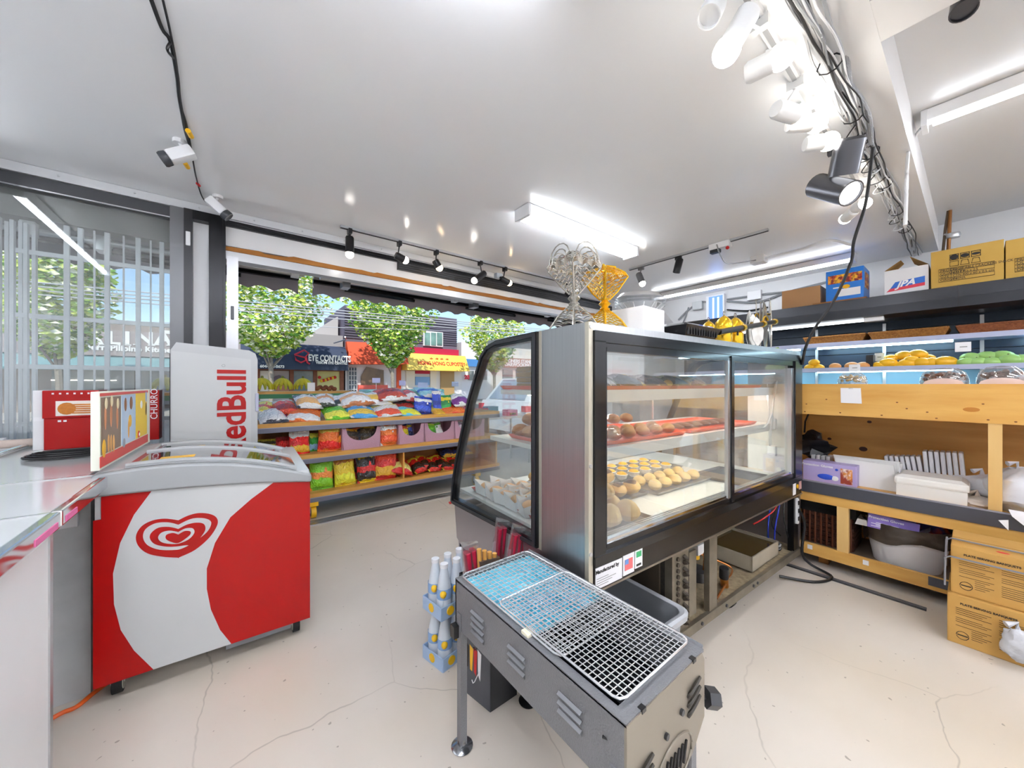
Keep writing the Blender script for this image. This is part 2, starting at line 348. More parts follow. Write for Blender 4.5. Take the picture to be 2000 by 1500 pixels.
# roof awning over the shop front: two canvas awnings on folding arms
CANV = mat('grey_canvas', 'a59fa4', .8); CANT = mat('canvas_top', '8c8a8c', .8)
YV, ZV0, ZV1 = 4.2, 2.10, 2.25
def awning(x0, x1, label, scal, seed):
    t = thing('awning', label, 'awning', (0, 0, 0))
    MB().hexa([(x0, 3.72, 2.36), (x1, 3.72, 2.36), (x1, YV, ZV1), (x0, YV, ZV1)], [(x0, 3.72, 2.38), (x1, 3.72, 2.38), (x1, YV, ZV1 + .02), (x0, YV, ZV1 + .02)]).build('canvas_top', CANT, t)
    def fn(u, v):
        x = x0 + u * (x1 - x0); zb = ZV0 + .045 * abs(math.sin((x - x0) / scal * math.pi)); return (x, YV + .01 * math.sin(x * 9), ZV1 + (zb - ZV1) * v)
    o = MB().grid(fn, int((x1 - x0) / .05), 1).build('valance', CANV, t); sm = o.modifiers.new('thick', 'SOLIDIFY'); sm.thickness = .006
    MB().cyl((x0, 3.8, 2.205), (x1, 3.8, 2.205), .022, n=12).build('roller_tube', ALU, t)
    MB().box(x0, 3.62, 2.235, x1, 3.74, 2.74).build('back_box', mat('awning_box', '6f6e6a', .6), t)
    MB().box(x0, 4.14, 2.235, x1, 4.2, 2.275).build('front_bar', BLKM, t)
    n = max(1, round((x1 - x0) / 1.6))
    for k in range(n):
        xa = x0 + (k + .5) * (x1 - x0) / n
        MB().cyl((xa - .5, 3.86, 2.165), (xa + .25, 3.98, 2.175), .018, n=8).build('folding_arm', BLKM, t)
        MB().cyl((xa + .27, 3.98, 2.16), (xa - .45, 4.12, 2.20), .018, n=8).build('folding_arm', BLKM, t)
        MB().box(xa + .62, 3.69, 2.15, xa + .68, 3.76, 2.28).build('bracket', WPLA, t)
        MB().box(xa - .55, 3.76, 2.14, xa - .48, 3.88, 2.24).build('arm_shoulder', ALU, t)
    return t
gx0 = onY(582, 600, YV).x; gx1 = onY(610, 600, YV).x
awning(-2.4, gx0, 'grey scalloped awning over the left window and opening', .21, 1)
awning(gx1, 6.6, 'long grey scalloped awning over the wide shop opening', .21, 2)

# trees
LEAF = [mat('leaf_bright', 'd0e06a', .45), mat('leaf_mid', 'a0c64c', .45), mat('leaf_dark', '669a3c', .5), mat('leaf_sun_highlight', 'fafade', .45)]  # the near-white leaves paint in sun highlights
BARK = mat('bark', 'a99f90', .85, n=(12, '7c7264', .3))
def tree(label, cx, Y, zb, crown, n, seed, mix, leafsize=.22, ground=-.05):
    """crown: list of (z, radius, x shift) rings"""
    rg = random.Random(seed); t = thing('street_tree', label, 'tree', (cx, Y, ground))
    z0, z1 = crown[0][0], crown[-1][0]
    tb = MB().tube(wiggle([(0, 0, 0), (.05, .03, (zb) * .5), (0, 0, zb + .3)]), .1, 8, rr=None)
    for k in range(9):
        a = k * 2.4; zz = zb + rg.uniform(-.2, .5); r = rg.uniform(.5, 1.1)
        tb.tube([(0, 0, zz - .2), (r * .5 * math.cos(a), r * .5 * math.sin(a), zz + .5), (r * math.cos(a), r * math.sin(a), zz + 1.3)], .04, 5)
    tb.build('trunk', BARK, t, True)
    mb = MB()
    for i in range(n):
        z = z0 + (z1 - z0) * rg.random()
        for j in range(len(crown) - 1):
            if crown[j][0] <= z <= crown[j + 1][0]: break
        f = (z - crown[j][0]) / max(1e-6, crown[j + 1][0] - crown[j][0]); rad = crown[j][1] + f * (crown[j + 1][1] - crown[j][1]); sx = crown[j][2] + f * (crown[j + 1][2] - crown[j][2])
        a = rg.random() * 6.283; r = rad * math.sqrt(rg.uniform(.12, 1)); r *= 1 + .16 * math.sin(a * 5 + z * 3)
        p = Vector((sx + r * math.cos(a), r * math.sin(a), z)); s = leafsize * rg.uniform(.5, 1.2)
        q = Vector((rg.uniform(-1, 1), rg.uniform(-1.4, .3), rg.uniform(-.2, 1))).normalized().to_track_quat('Z', 'Y')
        mb.cur = rg.choices(range(4), mix)[0]
        mb.add([p + q @ Vector(w) for w in ((-s * .5, 0, 0), (0, -s * .32, s * .1), (s * .5, 0, 0), (0, s * .32, s * .1))], [(0, 1, 2, 3)])
    f = mb.build('foliage', LEAF, t); f['kind'] = 'stuff'
    return t
def tpx(px, Y): return onY(px, 700, Y).x
k20 = 20.2
tree('broad bright-leaved street tree left of the navy optician awning', tpx(528, k20), k20, 2.2, [(2.5, .25, .1), (3.1, 1.1, 0), (3.8, 1.9, -.1), (4.9, 2.3, 0), (6.0, 2.2, .1), (7.2, 2.1, .3), (8, 1.2, .3)], 6500, 1, (5, 3, 2, 4), .26)
tree('wedge-shaped street tree between orange and yellow shop fronts', tpx(766, k20), k20, 2.0, [(2.2, .2, 0), (2.8, .75, 0), (3.6, 1.35, 0), (4.6, 2.0, 0), (5.6, 2.5, 0), (6.4, 2.9, 0), (7.2, 2.0, 0)], 6500, 2, (4, 4, 4, 2), .26)
tree('yellow-green street tree in front of the blue and white shop', tpx(965, k20), k20, 1.9, [(2.1, .3, 0), (2.9, 1.0, 0), (3.8, 1.6, -.1), (4.8, 2.1, 0), (5.8, 1.8, .3), (7.0, .9, .2)], 5200, 3, (6, 4, 2, 2), .26)
tree('large leafy street tree seen through the left window grille', tpx(112, k20) , k20, 2.0, [(2.2, .3, 0), (2.8, .9, 0), (3.7, 1.35, -.1), (4.9, 1.4, 0), (5.6, 1.25, .1), (6.4, .6, 0)], 4600, 4, (5, 4, 3, 4), .28)

# shops across the street
YS = 25.0
def P(px, py): return onY(px, py, YS)
def sbox(px0, py0, px1, py1, m, parent, name, y0=YS, dy=.3):
    a = onY(px0, py1, YS); b = onY(px1, py0, YS); c = (px0 + px1) / 2
    return MB().box(a.x, y0, onY(c, py1, YS).z, b.x, y0 + dy, onY(c, py0, YS).z).build(name, m, parent)
BRN = mat('shop_brown', '8d8078', .7); SID = mat('dark_siding', '6a6474', .7); CREAM = mat('shop_cream', 'e9e0d4', .6); WINB = mat('shop_window', '5a6a78', .15, n=(2, '8a8f8c', .3)); BRICK = mat('shop_brick', '96604a', .8, n=(4, '7d4d3a', .3))
ORB = mat('orange_render', 'd8532c', .6); CRIM = mat('crimson_board', 'b91f46', .6); YSG = mat('yellow_sign', 'f6c62a', .5, n=(.4, 'fae07c', .4)); TEALC = mat('teal_canvas', '6f9aa0', .7)
def facade(name, label, px0, px1, top, m, depth=6):
    t = thing(name, label, 'building', (0, 0, 0)); a = onY(px0, 800, YS); b = onY(px1, top, YS)
    MB().box(a.x, YS + .3, -.05, b.x, YS + depth, b.z).build('walls', m, t); return t
# restaurant with white lettering
s = facade('restaurant_front', 'brown restaurant front with white lettering seen through left window', -60, 352, 640, BRN)
sbox(-60, 640, 352, 692, mat('sign_taupe', '9a8f8f', .6), s, 'sign_board', YS, .3)
a = P(180, 692); b = P(352, 692); MB().prism([(YS - .9, a.z - .75), (YS - .9, a.z - .65), (YS + .3, a.z + .05), (YS + .3, a.z - .1)], 'x', P(-60, 692).x, b.x).build('canvas_awning', TEALC, s)
LW = mat('letter_white', 'f6f6f8', .5)
for ch, px in (('A', 184), ('L', 222), ('I', 249), ('N', 282), ('A', 319)):
    text(ch, .86, LW, s, P(px, 662) + Vector((0, -.02, 0)), (1, 0, 0), (0, 0, 1), bold=.03, depth=.02)
    pp = P(px, 673.5)
    for dx in ((-.25, .25) if ch in 'AN' else (0,)): MB().box(pp.x + dx - .13, YS - .04, pp.z - .03, pp.x + dx + .13, YS, pp.z + .02).build('letter_serif', LW, s)
MB().box(P(324, 650).x - .1, YS - .04, P(324, 650).z - .05, P(324, 650).x + .25, YS, P(324, 650).z + .12).build('letter_accent', LW, s)
text('Modern Pilipino Kitchen', .36, LW, s, P(246, 681) + Vector((0, -.02, 0)), (1, 0, 0), (0, 0, 1), bold=.012, depth=.02)
for p0, p1 in ((100, 150), (158, 205), (212, 262), (270, 312), (318, 350)): o = sbox(p0, 724, p1, 790, WINB, s, 'shop_window', YS + .05, .3); 
MB().box(P(100, 742).x, YS - .05, P(0, 743).z, P(228, 742).x, YS, P(0, 741).z).build('light_strip', emis('far_strip', 'fff4e0', 2.0), s)
# optician
s = facade('optician_front', 'optician shop with navy rounded awning and red spectacles sign', 353, 672, 655, mat('grey_parapet', 'a09da0', .7))
xa, xb = P(470, 700).x, P(672, 700).x; zt, zb = P(580, 672).z, P(580, 716).z
prof = [(YS + .3, zt), (YS - .1, zt - .02), (YS - .55, zt - .25), (YS - .95, zt - .75), (YS - 1.1, zb), (YS - 1.1, zb - .22), (YS - 1.05, zb - .22), (YS - 1.0, zb), (YS + .3, zb)]
MB().prism(prof, 'x', xa, xb).build('rounded_awning', NAVY, s)
n_ = Vector((0, -1, 0))
zc_ = P(648, 700).z
text('EYE CONTACTS', .52, LW, s, (onY(645, 700, YS - 1.15).x, YS - 1.16, zc_ - .1), (1, 0, 0), (0, 0, 1), bold=.018, depth=.02, sx=.62)
text('VISION EYE CENTRE', .2, LW, s, (onY(648, 709, YS - 1.15).x, YS - 1.16, zc_ - .36), (1, 0, 0), (0, 0, 1), bold=.01, depth=.02, sx=.95)
text('604-874-5673', .2, LW, s, (onY(532, 713, YS - 1.15).x, YS - 1.16, zb - .08), (1, 0, 0), (0, 0, 1), bold=.01, depth=.02)
RS = mat('sign_red', 'd8364c', .5)
g = [onY(p, q, YS - 1.15) for p, q in ((575, 693), (594, 684), (603, 690), (596, 698), (597, 704), (588, 708), (578, 703), (575, 693), (590, 697), (598, 699), (600, 708), (605, 711))]
MB().tube([Vector((p.x, YS - 1.17, p.z)) for p in g], .05, 6).build('spectacles_emblem', RS, s)
for p0, p1, m in ((505, 525, CREAM), (534, 565, mat('poster_backing', 'b7a9a8', .7)), (574, 612, WINB), (618, 664, mat('lit_shop_window', 'd9d08a', .5))): sbox(p0, 724, p1, 790, m, s, 'shop_window', YS + .12, .3)
for p0 in (500, 526, 566, 612, 664): sbox(p0, 720, p0 + 8, 795, BRICK, s, 'brick_pier', YS + .05, .3)
sbox(500, 718, 672, 724, BRICK, s, 'lintel', YS + .02, .3)
# photograph of a head with swept-back hair in the window
ph = [onY(545 + 21 * math.cos(a), 760 - 27 * math.sin(a), YS) for a in [i * math.pi / 10 for i in range(11)]]
MB().prism([(p.x, p.z) for p in ph], 'y', YS - .02, YS + .1).build('poster_hair', mat('poster_hair', '7d6d74', .7, n=(3, '5b4b52', .25), stretch=(6, 1, 1)), s)
ph = [onY(551 + 13 * math.cos(a), 766 - 17 * math.sin(a), YS) for a in [i * math.pi / 10 for i in range(11)]]
MB().prism([(p.x, p.z) for p in ph], 'y', YS - .06, YS).build('poster_face', mat('poster_skin', 'b5765e', .7), s)
for k in range(9):
    p = onY(624 + (k % 5) * 4 + (18 if k > 4 else 0), 737 + (k * 7) % 8, YS); MB().ell((p.x, YS, p.z), .1, .05, .1, 6, 4).build('window_flower', (REDM, YEL)[k % 2], s)
a = P(608, 650); b = P(669, 612); c_ = P(671, 652)
MB().prism([(a.x, a.z), (b.x, b.z), (c_.x, b.z), (c_.x, a.z - .3)], 'y', YS + 1.5, YS + 7).build('gable_roof', mat('gable_grey', 'b6b3b4', .7), s)
MB().tube([P(652, 670), Vector((P(652, 670).x + .5, YS - .9, P(655, 665).z)), Vector((P(665, 662).x, YS - 1.2, P(665, 662).z))], .04, 6).build('gooseneck_lamp', ALU, s)
# dark building with orange and crimson boards
s = facade('dumpling_shop_front', 'dark sided building with orange board and yellow restaurant sign', 676, 896, 622, SID, 7)
for k in range(12): sbox(674, 615 + k * 4.6, 896, 616 + k * 4.6, mat('siding_lap', '565062', .7), s, 'siding_board', YS + .24, .1)
MB().hexa([P(677, 712) + Vector((0, -.8, 0)), P(790, 712) + Vector((0, -.8, 0)), P(790, 712) + Vector((0, .3, 0)), P(677, 712) + Vector((0, .3, 0))], [P(677, 667), P(790, 672), P(790, 672) + Vector((0, .3, 0)), P(677, 667) + Vector((0, .3, 0))]).build('orange_board', ORB, s)
sbox(790, 680, 896, 697, CRIM, s, 'crimson_board', YS, .3)
ya = P(786, 723); yb = P(905, 696)
MB().hexa([(ya.x, YS - 1, ya.z), (yb.x, YS - 1, ya.z), (yb.x, YS + .3, ya.z), (ya.x, YS + .3, ya.z)], [(ya.x, YS - .3, yb.z), (yb.x, YS - .3, yb.z), (yb.x, YS + .3, yb.z), (ya.x, YS + .3, yb.z)]).build('yellow_sign_awning', YSG, s)
SR = mat('sign_letter_red', 'd23a2a', .5)
up = Vector((0, .7, yb.z - ya.z)).normalized(); mid = Vector(((ya.x + yb.x) / 2, YS - .72, ya.z + (yb.z - ya.z) * .42))
text('HONG HONG CUPOSTEY', .44, SR, s, mid + Vector((.3, 0, 0)), (1, 0, 0), up, bold=.01, depth=.01, sx=.76)
for k in range(4):
    q = mid + Vector((-.5 + k * .42, .2, .36))
    MB().box(q.x - .12, q.y - .02, q.z - .1, q.x + .12, q.y, q.z - .07).box(q.x - .12, q.y - .02, q.z, q.x + .12, q.y, q.z + .03).box(q.x - .02, q.y - .02, q.z - .09, q.x + .02, q.y, q.z + .1).box(q.x + (.07 if k % 2 else -.11), q.y - .02, q.z - .09, q.x + (.1 if k % 2 else -.08), q.y, q.z + .07).build('sign_character', SR, s)
sbox(829, 647, 867, 676, WPLA, s, 'window_frame', YS + .15, .2)
for p0, p1 in ((831, 841.5), (843.5, 853), (855, 865)): sbox(p0, 649.5, p1, 674, mat('far_pane', '8db5b0', .15, n=(1, '3f5a5c', .25)), s, 'pane', YS + .1, .1)
sbox(676, 712, 905, 800, mat('shopfront_white', 'e4e2e4', .6), s, 'shopfront', YS + .2, .2)
sbox(681, 718, 697, 790, mat('dark_pane', '4a5668', .2), s, 'lattice_door', YS + .1, .2)
for k in range(4): sbox(681 + k * 5.3, 718, 682 + k * 5.3, 790, WPLA, s, 'lattice_bar', YS + .05, .1)
for k in range(6): sbox(681, 724 + k * 9, 697, 725 + k * 9, WPLA, s, 'lattice_bar', YS + .05, .1)
pp = [P(706 + 44 * u, 0).x for u in (0, 1)]; ar = [(pp[0], P(706, 790).z), (pp[1], P(706, 790).z), (pp[1], P(706, 722).z), (pp[0] + .35, P(706, 716).z), (pp[0], P(706, 735).z)]
MB().prism(ar, 'y', YS + .05, YS + .3).build('arched_window', mat('dark_window', '4a3838', .2, n=(1.2, '8a6a50', .3)), s)
sbox(700, 752, 757, 795, mat('salmon_panel', 'e86a5c', .6), s, 'panel', YS - .05, .2)
for p0, p1, q0, q1, m in ((776, 784, 712, 795, ORB), (794, 811, 724, 795, CREAM), (812, 840, 722, 730, CRIM), (812, 840, 736, 752, SKYB), (841, 853, 724, 795, CREAM), (862, 888, 724, 795, mat('tan_window', 'a88a5c', .3))): sbox(p0, q0, p1, q1, m, s, 'shop_window', YS + .05, .2)
# shops further right
s = facade('blue_sign_shop', 'white shop with blue sign and red painted lettering', 905, 962, 672, mat('far_white', 'e8e6ea', .6))
sbox(905, 702, 962, 716, mat('blue_sign', '4a86c6', .5), s, 'sign_board', YS + .05, .3)
text('20', .45, RS, s, P(912, 737), (1, 0, 0), (0, 0, 1), bold=.02, depth=.03)
for k in range(3): sbox(918 + k * 13, 724, 927 + k * 13, 742, WINB, s, 'window', YS + .1, .3)
s = facade('brown_sign_shop', 'cream shop with brown lettered sign behind the display case', 962, 1250, 690, mat('far_cream', 'e6ddd6', .6))
sbox(980, 700, 1046, 718, mat('brown_sign', 'a8694c', .6), s, 'sign_board', YS, .35)
text('COMMONERS STANDING', .42, LW, s, P(1012, 706) + Vector((0, -.02, 0)), (1, 0, 0), (0, 0, 1), bold=.012, depth=.02)
text('DARWOOKING', .42, LW, s, P(1012, 713) + Vector((0, -.02, 0)), (1, 0, 0), (0, 0, 1), bold=.012, depth=.02)
for k in range(5): sbox(985 + k * 26, 722, 1003 + k * 26, 745, WINB, s, 'window', YS + .1, .3)
# overhead wires
for i, (y0, y1, yy) in enumerate(((588, 643, 13), (594, 646, 13.2), (600, 650, 13.4), (607, 655, 13.6), (634, 651, 14.5))):
    a = onY(466, y0, yy); b = onY(1060, y1, yy); d_ = (b - a) / (b.x - a.x); a2 = a + d_ * (-14 - a.x); b2 = a + d_ * (34 - a.x)
    tag(MB().cyl(a2, b2, .018 if i < 4 else .012, n=5).build('overhead_wire', mat('wire_grey', 'b9bcc2', .5)), ('topmost overhead wire strung along the street', 'second overhead wire from the top along the street', 'third overhead wire from the top along the street', 'fourth overhead wire from the top along the street', 'thin lowest overhead wire strung apart below the others')[i], 'wire', 'overhead street wires')
# parked car
car = thing('parked_car', 'white hatchback car parked at the kerb outside', 'car', (4.75, 5.6, -.15))
CARW = mat('car_white', 'eef1f4', .2, coat=.6)
def carbody(u, v):
    return (0, 0, 0)
pr_ = [(0, .35), (-.02, .8), (.08, .95), (.18, 1.02), (.55, 1.46), (.9, 1.52), (2.2, 1.5), (3.0, 1.05), (3.9, .95), (4.1, .7), (4.1, .35)]
lo = [(p[0], p[1]) for p in pr_]
MB().prism([(0, .32), (-.03, .75), (.06, .98), (3.05, 1.0), (3.95, .9), (4.1, .65), (4.1, .32)], 'y', 0, 1.72).build('body', CARW, car)
MB().hexa([(.1, .06, .97), (3.0, .06, .97), (3.0, 1.66, .97), (.1, 1.66, .97)], [(.5, .2, 1.48), (2.2, .2, 1.48), (2.2, 1.52, 1.48), (.5, 1.52, 1.48)]).build('roof', CARW, car)
GLS = mat('car_glass', '7fa0b8', .08, metal=.2)
MB().add([(.12, .2, 1.0), (.12, 1.52, 1.0), (.47, 1.42, 1.44), (.47, .3, 1.44)], [(0, 1, 2, 3)]).xf(Matrix.Translation((-.012, 0, .01))).build('rear_window', GLS, car)
for x0, x1 in ((.5, 1.25), (1.32, 2.2)): MB().add([(x0, .09, 1.02), (x1 + .1, .09, 1.02), (x1, .19, 1.43), (x0 + .12, .19, 1.43)], [(0, 1, 2, 3)]).xf(Matrix.Translation((0, -.012, 0))).build('side_window', GLS, car)
TL = mat('tail_lamp', 'd81e3c', .2)
MB().box(-.05, -.01, .78, .32, .12, .9).build('tail_lamp', TL, car); MB().box(-.05, 1.6, .78, .3, 1.73, .9).build('tail_lamp', TL, car)
for x in (.75, 3.3):
    for y in (.02, 1.55): w = MB().cyl((x, y, .31), (x, y + .16, .31), .31, n=20).build('wheel', RUB, car); MB().cyl((x, y - .005, .31), (x, y + .165, .31), .2, n=14).build('hub_cap', ALU, w)
# ------------------------------------------------------------------ lamps and wiring on the ceilings
def tube_lamp(label, cx, cy, length, axis, z, ntube=2, w=.16, group=None, tm=None):
    t = thing('fluorescent_lamp', label, 'ceiling lamp', (cx, cy, z), 0 if axis == 'x' else R(90), group)
    h = length / 2
    MB().add([(-h, -w / 2, -.005), (h, -w / 2, -.005), (h, w / 2, -.005), (-h, w / 2, -.005), (-h, -w * .28, -.055), (h, -w * .28, -.055), (h, w * .28, -.055), (-h, w * .28, -.055)],
             [(3, 2, 1, 0), (4, 5, 6, 7), (0, 1, 5, 4), (1, 2, 6, 5), (2, 3, 7, 6), (3, 0, 4, 7)]).build('housing', WPLA, t)
    for sx in (-1, 1): MB().box(sx * h - .012, -w / 2, -.09, sx * h + .012, w / 2, -.003).build('end_plate', WPLA, t)
    ys = (0,) if ntube == 1 else (-w * .32, w * .32)
    for y in ys: MB().cyl((-h + .03, y, -.07), (h - .03, y, -.07), .014, n=10).build('tube', tm or TUBE, t)
    return t
tube_lamp('twin-tube fluorescent lamp on the ceiling above the lattice vases', 2.40, 2.07, 1.37, 'x', ZC)
tube_lamp('fluorescent lamp over the left window, mirrored in its glass', -1.12, 2.1, 2.2, 'y', ZC, 1, .1)
tube_lamp('added unseen twin-tube ceiling lamp overhead, brightening the room', .1, .72, 1.3, 'x', ZC, 2, .16, None, TUBE_ADDED)  # added lamp above the view, lifts the light on ceiling and goods
tube_lamp('long single-tube lamp above the produce cooler', 4.95, 1.85, 2.2, 'y', ZC, 1, .12)
tube_lamp('single-tube lamp in the raised rear ceiling at right', 3.17, -.62, 1.6, 'y', ZR, 1, .12)
for i, (x, y) in enumerate(((-.6, -2.2), (1.0, -2.2), (2.7, -2.3), (4.4, -2.2))):
    tube_lamp('added unseen twin-tube lamp on the raised rear ceiling', x, y, 2.0, 'y', ZR, 2, .16, 'added unseen rear lamps', TUBE_ADDED)  # unseen lamps added behind the camera to light the room

SPB = mat('spot_black', '2a2a2c', .3, .5); SPW = mat('spot_white', 'e9eaea', .35)
def spot(label, mount, a, b, r, m, bulb, rb, group=None, open_front=False):
    """track spot: mount point on the track, body from a to b, glowing bulb at b"""
    mount, a, b = Vector(mount), Vector(a), Vector(b); t = thing('track_spot', label, 'spotlight', mount, 0, group)
    a -= mount; b -= mount; d = (b - a).normalized(); mid = a + (b - a) * .3
    MB().box(-.014, -.03, -.035, .014, .03, .005).build('track_adapter', m, t)
    MB().tube([(0, 0, -.03), (0, 0, -.03) + (mid) * .5 if False else Vector((0, 0, -.03)) * .5 + mid * .5, mid], .006, 6).build('arm', m, t)
    L_ = (b - a).length
    q = d.to_track_quat('Z', 'Y').to_matrix().to_4x4(); q.translation = a
    MB().lathe([(r * .82, 0), (r, .012), (r, L_), (r * .9, L_), (r * .88, L_ - .012)], n=20, cap=True).xf(q).build('body', m, t, True)
    if bulb is not None:
        if open_front: MB().lathe([(r * .87, L_ - .010), (r * .4, L_ - .008), (.002, L_ - .007)], n=18, cap=False).xf(q).build('lens', bulb, t)
        else: MB().ell((0, 0, L_ + rb * .3), rb, rb, rb * 1.05, 14, 10).xf(q).build('bulb', bulb, t, True)
    return t
def track(label, p0, p1, m, m2):
    t = thing('lighting_track', label, 'light track', p0); v = Vector(p1) - Vector(p0); d = v.normalized(); n_ = Vector((-d.y, d.x, 0)) * .018
    MB().hexa([-n_ + Vector((0, 0, -.02)), v - n_ + Vector((0, 0, -.02)), v + n_ + Vector((0, 0, -.02)), n_ + Vector((0, 0, -.02))], [-n_, v - n_, v + n_, n_]).build('rail', m, t)
    MB().hexa([-n_ * .4 + Vector((0, 0, -.024)), v - n_ * .4 + Vector((0, 0, -.024)), v + n_ * .4 + Vector((0, 0, -.024)), n_ * .4 + Vector((0, 0, -.024))], [-n_ * .4 + Vector((0, 0, -.019)), v - n_ * .4 + Vector((0, 0, -.019)), v + n_ * .4 + Vector((0, 0, -.019)), n_ * .4 + Vector((0, 0, -.019))]).build('groove', m2, t)
    return t
YT = 3.245
track('long black-grooved track along the shop front', (.72, YT, ZC), (3.35, YT, ZC), mat('track_grey', 'b0b2b4', .4), BLK)
def fy(px, py): return onY(px, py, YT)
fs = [('black cylinder spot pointing straight down at the left end', (683, 450), (683, 462), (683, 494), BULB), ('black spot tilted right, second from the left end', (780, 477), (772, 498), (789, 507), BULB),
      ('black spot with warm bulb in the middle of the front track', (852, 494), (849, 508), (857, 521), BULBW), ('black spot tilted left beside the small grey camera', (938, 516), (947, 533), (928, 547), BULB),
      ('black spot with warm bulb right of the small grey camera', (986, 528), (978, 544), (993, 552), BULBW), ('spot half hidden behind the silver lattice vase', (1108, 556), (1106, 572), (1117, 581), BULB)]
for lb, m_, a_, b_, bl in fs:
    mt = fy(*m_); spot(lb, (mt.x, YT, ZC - .02), fy(*a_), fy(*b_), .034, SPB, bl, .034)
tc_ = thing('ceiling_sensor', 'small pale camera box hanging at the front track', 'camera', (fy(975, 525).x, YT + .02, 2.4))
MB().rbox(-.04, -.03, -.03, .04, .03, .03, .01).build('case', mat('sensor_grey', 'aeb6bd', .3), tc_); MB().cyl((.01, -.03, -.02), (.01, -.04, -.03), .014, n=10).build('lens', BLK, tc_)
XT = 3.6
track('black-grooved track over the display case', (XT, 2.43, ZC), (XT, 1.08, ZC), mat('track_grey'), BLK)
def fx(px, py): return onX(px, py, XT)
spot('grey spot with lit bulb at the far end of the side track', (XT, fx(1252, 523).y, ZC - .02), fx(1247, 534), fx(1254, 552), .034, mat('spot_grey', '77787a', .3, .5), BULB, .034)
spot('unlit black cylinder spot on the side track', (XT, fx(1325, 500).y, ZC - .02), fx(1328, 505), fx(1321, 533), .036, SPB, None, .03)
jb = thing('track_junction', 'pale junction box in the middle of the side track', 'junction box', (XT, fx(1400, 472).y, ZC - .03))
MB().rbox(-.035, -.12, -.03, .035, .06, .025, .006).build('case', WPLA, jb); MB().box(-.03, -.03, -.06, .02, .05, -.03).build('power_block', BLK, jb); MB().ell((-.02, -.1, -.045), .016, .016, .016, 10, 6).build('red_cap', REDM, jb)
YW = .475
track('white track beside the cable bundle overhead', (1.2, YW, ZC), (3.6, YW, ZC), WPLA, mat('groove_grey', 'a9abad', .4))
def fz(px, py, z): return onZ(px, py, z)
ws = [('large white spot with bulb nearest the top edge', (1483, 30), (1466, 18, 2.40), (1424, 92, 2.31), BULB, .042), ('white spot with bulb turned towards the beam', (1490, 100), (1456, 146, 2.36), (1516, 116, 2.36), BULB, .042),
      ('unlit white spot at the very top edge', (1420, -60), (1398, 4, 2.42), (1384, 34, 2.36), None, .04), ('white spot whose face looks to the beam, third lit', (1536, 160), (1515, 212, 2.36), (1556, 226, 2.36), BULB, .042),
      ('white spot fourth lit along the white track', (1570, 195), (1540, 242, 2.36), (1588, 240, 2.36), BULB, .042), ('white spot last lit before the black pair', (1596, 235), (1572, 282, 2.36), (1612, 277, 2.36), BULB, .042)]
for lb, m_, a_, b_, bl, rb in ws:
    mt = fz(*m_, ZC); A = fz(*a_); B = fz(*b_); spot(lb, (max(mt.x, 1.22), YW, ZC - .02), A, B, .036, SPW, bl, rb)
spot('small white spot with two bulbs, upper one', (3.34, YW, ZC - .02), fz(1668, 408, 2.38), fz(1686, 399, 2.38), .034, SPW, BULB, .036)
spot('small white spot with two bulbs, lower one', (3.4, YW, ZC - .02), fz(1668, 412, 2.38), fz(1652, 426, 2.38), .034, SPW, BULB, .036)
SPG = mat('spot_gunmetal', '5c5d62', .28, .85); LENS = emis('spot_lens', 'ffffff', 1.6)
spot('big gunmetal cylinder spot pointing down beside the beam', (2.62, YW, ZC - .02), fz(1662, 268, 2.36), fz(1646, 342, 2.22), .058, SPG, LENS, .05, None, True)
spot('big gunmetal cylinder spot lying sideways below its twin', (2.72, YW, ZC - .02), fz(1592, 362, 2.26), fz(1662, 378, 2.12), .058, SPG, LENS, .05, None, True)
spot('gunmetal cylinder spot in the raised ceiling, top right', (2.05, -.02, ZR - .02), fz(1893, -50, 2.72), fz(1882, 22, 2.54), .036, SPG, None, .05)

# cable bundle along the beam
cb = thing('cable_bundle', 'bundle of white grey and black cables along the ceiling beam', 'cables', (0, .36, 2.5))
cr = random.Random(5)
for k in range(15):
    pts = []; x = .9; ph = cr.uniform(0, 6); yo = cr.uniform(-.035, .03); zo = cr.uniform(-.03, .0)
    while x < 5.4:
        pts.append((x, yo + .016 * math.sin(x * 3.1 + ph) + cr.uniform(-.008, .008), zo + .014 * math.cos(x * 2.6 + ph) + cr.uniform(-.006, .004))); x += .16
    MB().tube(wiggle(pts, 3), cr.choice((.0045, .006, .0035)), 6).build('cable', (CABLEW, CABLEW, mat('cable_grey', '8f9294', .4), CABLE)[k % 4], cb, True)
for x in (1.9, 2.35, 2.8, 3.3, 3.9, 4.4): MB().tube([(x, .04 * math.cos(a), -.015 + .035 * math.sin(a)) for a in [i * .7 for i in range(9)]], .003, 5, True).build('cable_tie', CABLE, cb)
for k in range(14):
    x = cr.uniform(2.4, 4.6); MB().tube(wiggle([(x, .0, -.02), (x + .05, .05, -.06), (x + .1, .01, -.05), (x + .14, -.02, -.01)], 4), .003, 5).build('loose_loop', (CABLE, CABLEW)[k % 2], cb)
fc = thing('flexible_conduit', 'ribbed metal conduit looping beside the cable bundle', 'conduit', (0, 0, 0))
FLX = mat('flex_conduit', 'a6a8aa', .35, .8, bump=.8, bscale=260)
MB().tube(wiggle([fz(1575, -20, 2.56), fz(1600, 60, 2.52), fz(1612, 110, 2.5)], 8), .011, 8).build('conduit', FLX, fc, True)
MB().tube(wiggle([fz(1622, -20, 2.6), fz(1645, 70, 2.55), fz(1657, 150, 2.5), fz(1658, 165, 2.49)], 8), .011, 8).build('conduit', FLX, fc, True)
MB().tube(wiggle([fz(1655, 160, 2.5), fz(1682, 195, 2.48), fz(1697, 230, 2.47), fz(1702, 280, 2.45)], 8), .011, 8).build('conduit', FLX, fc, True)
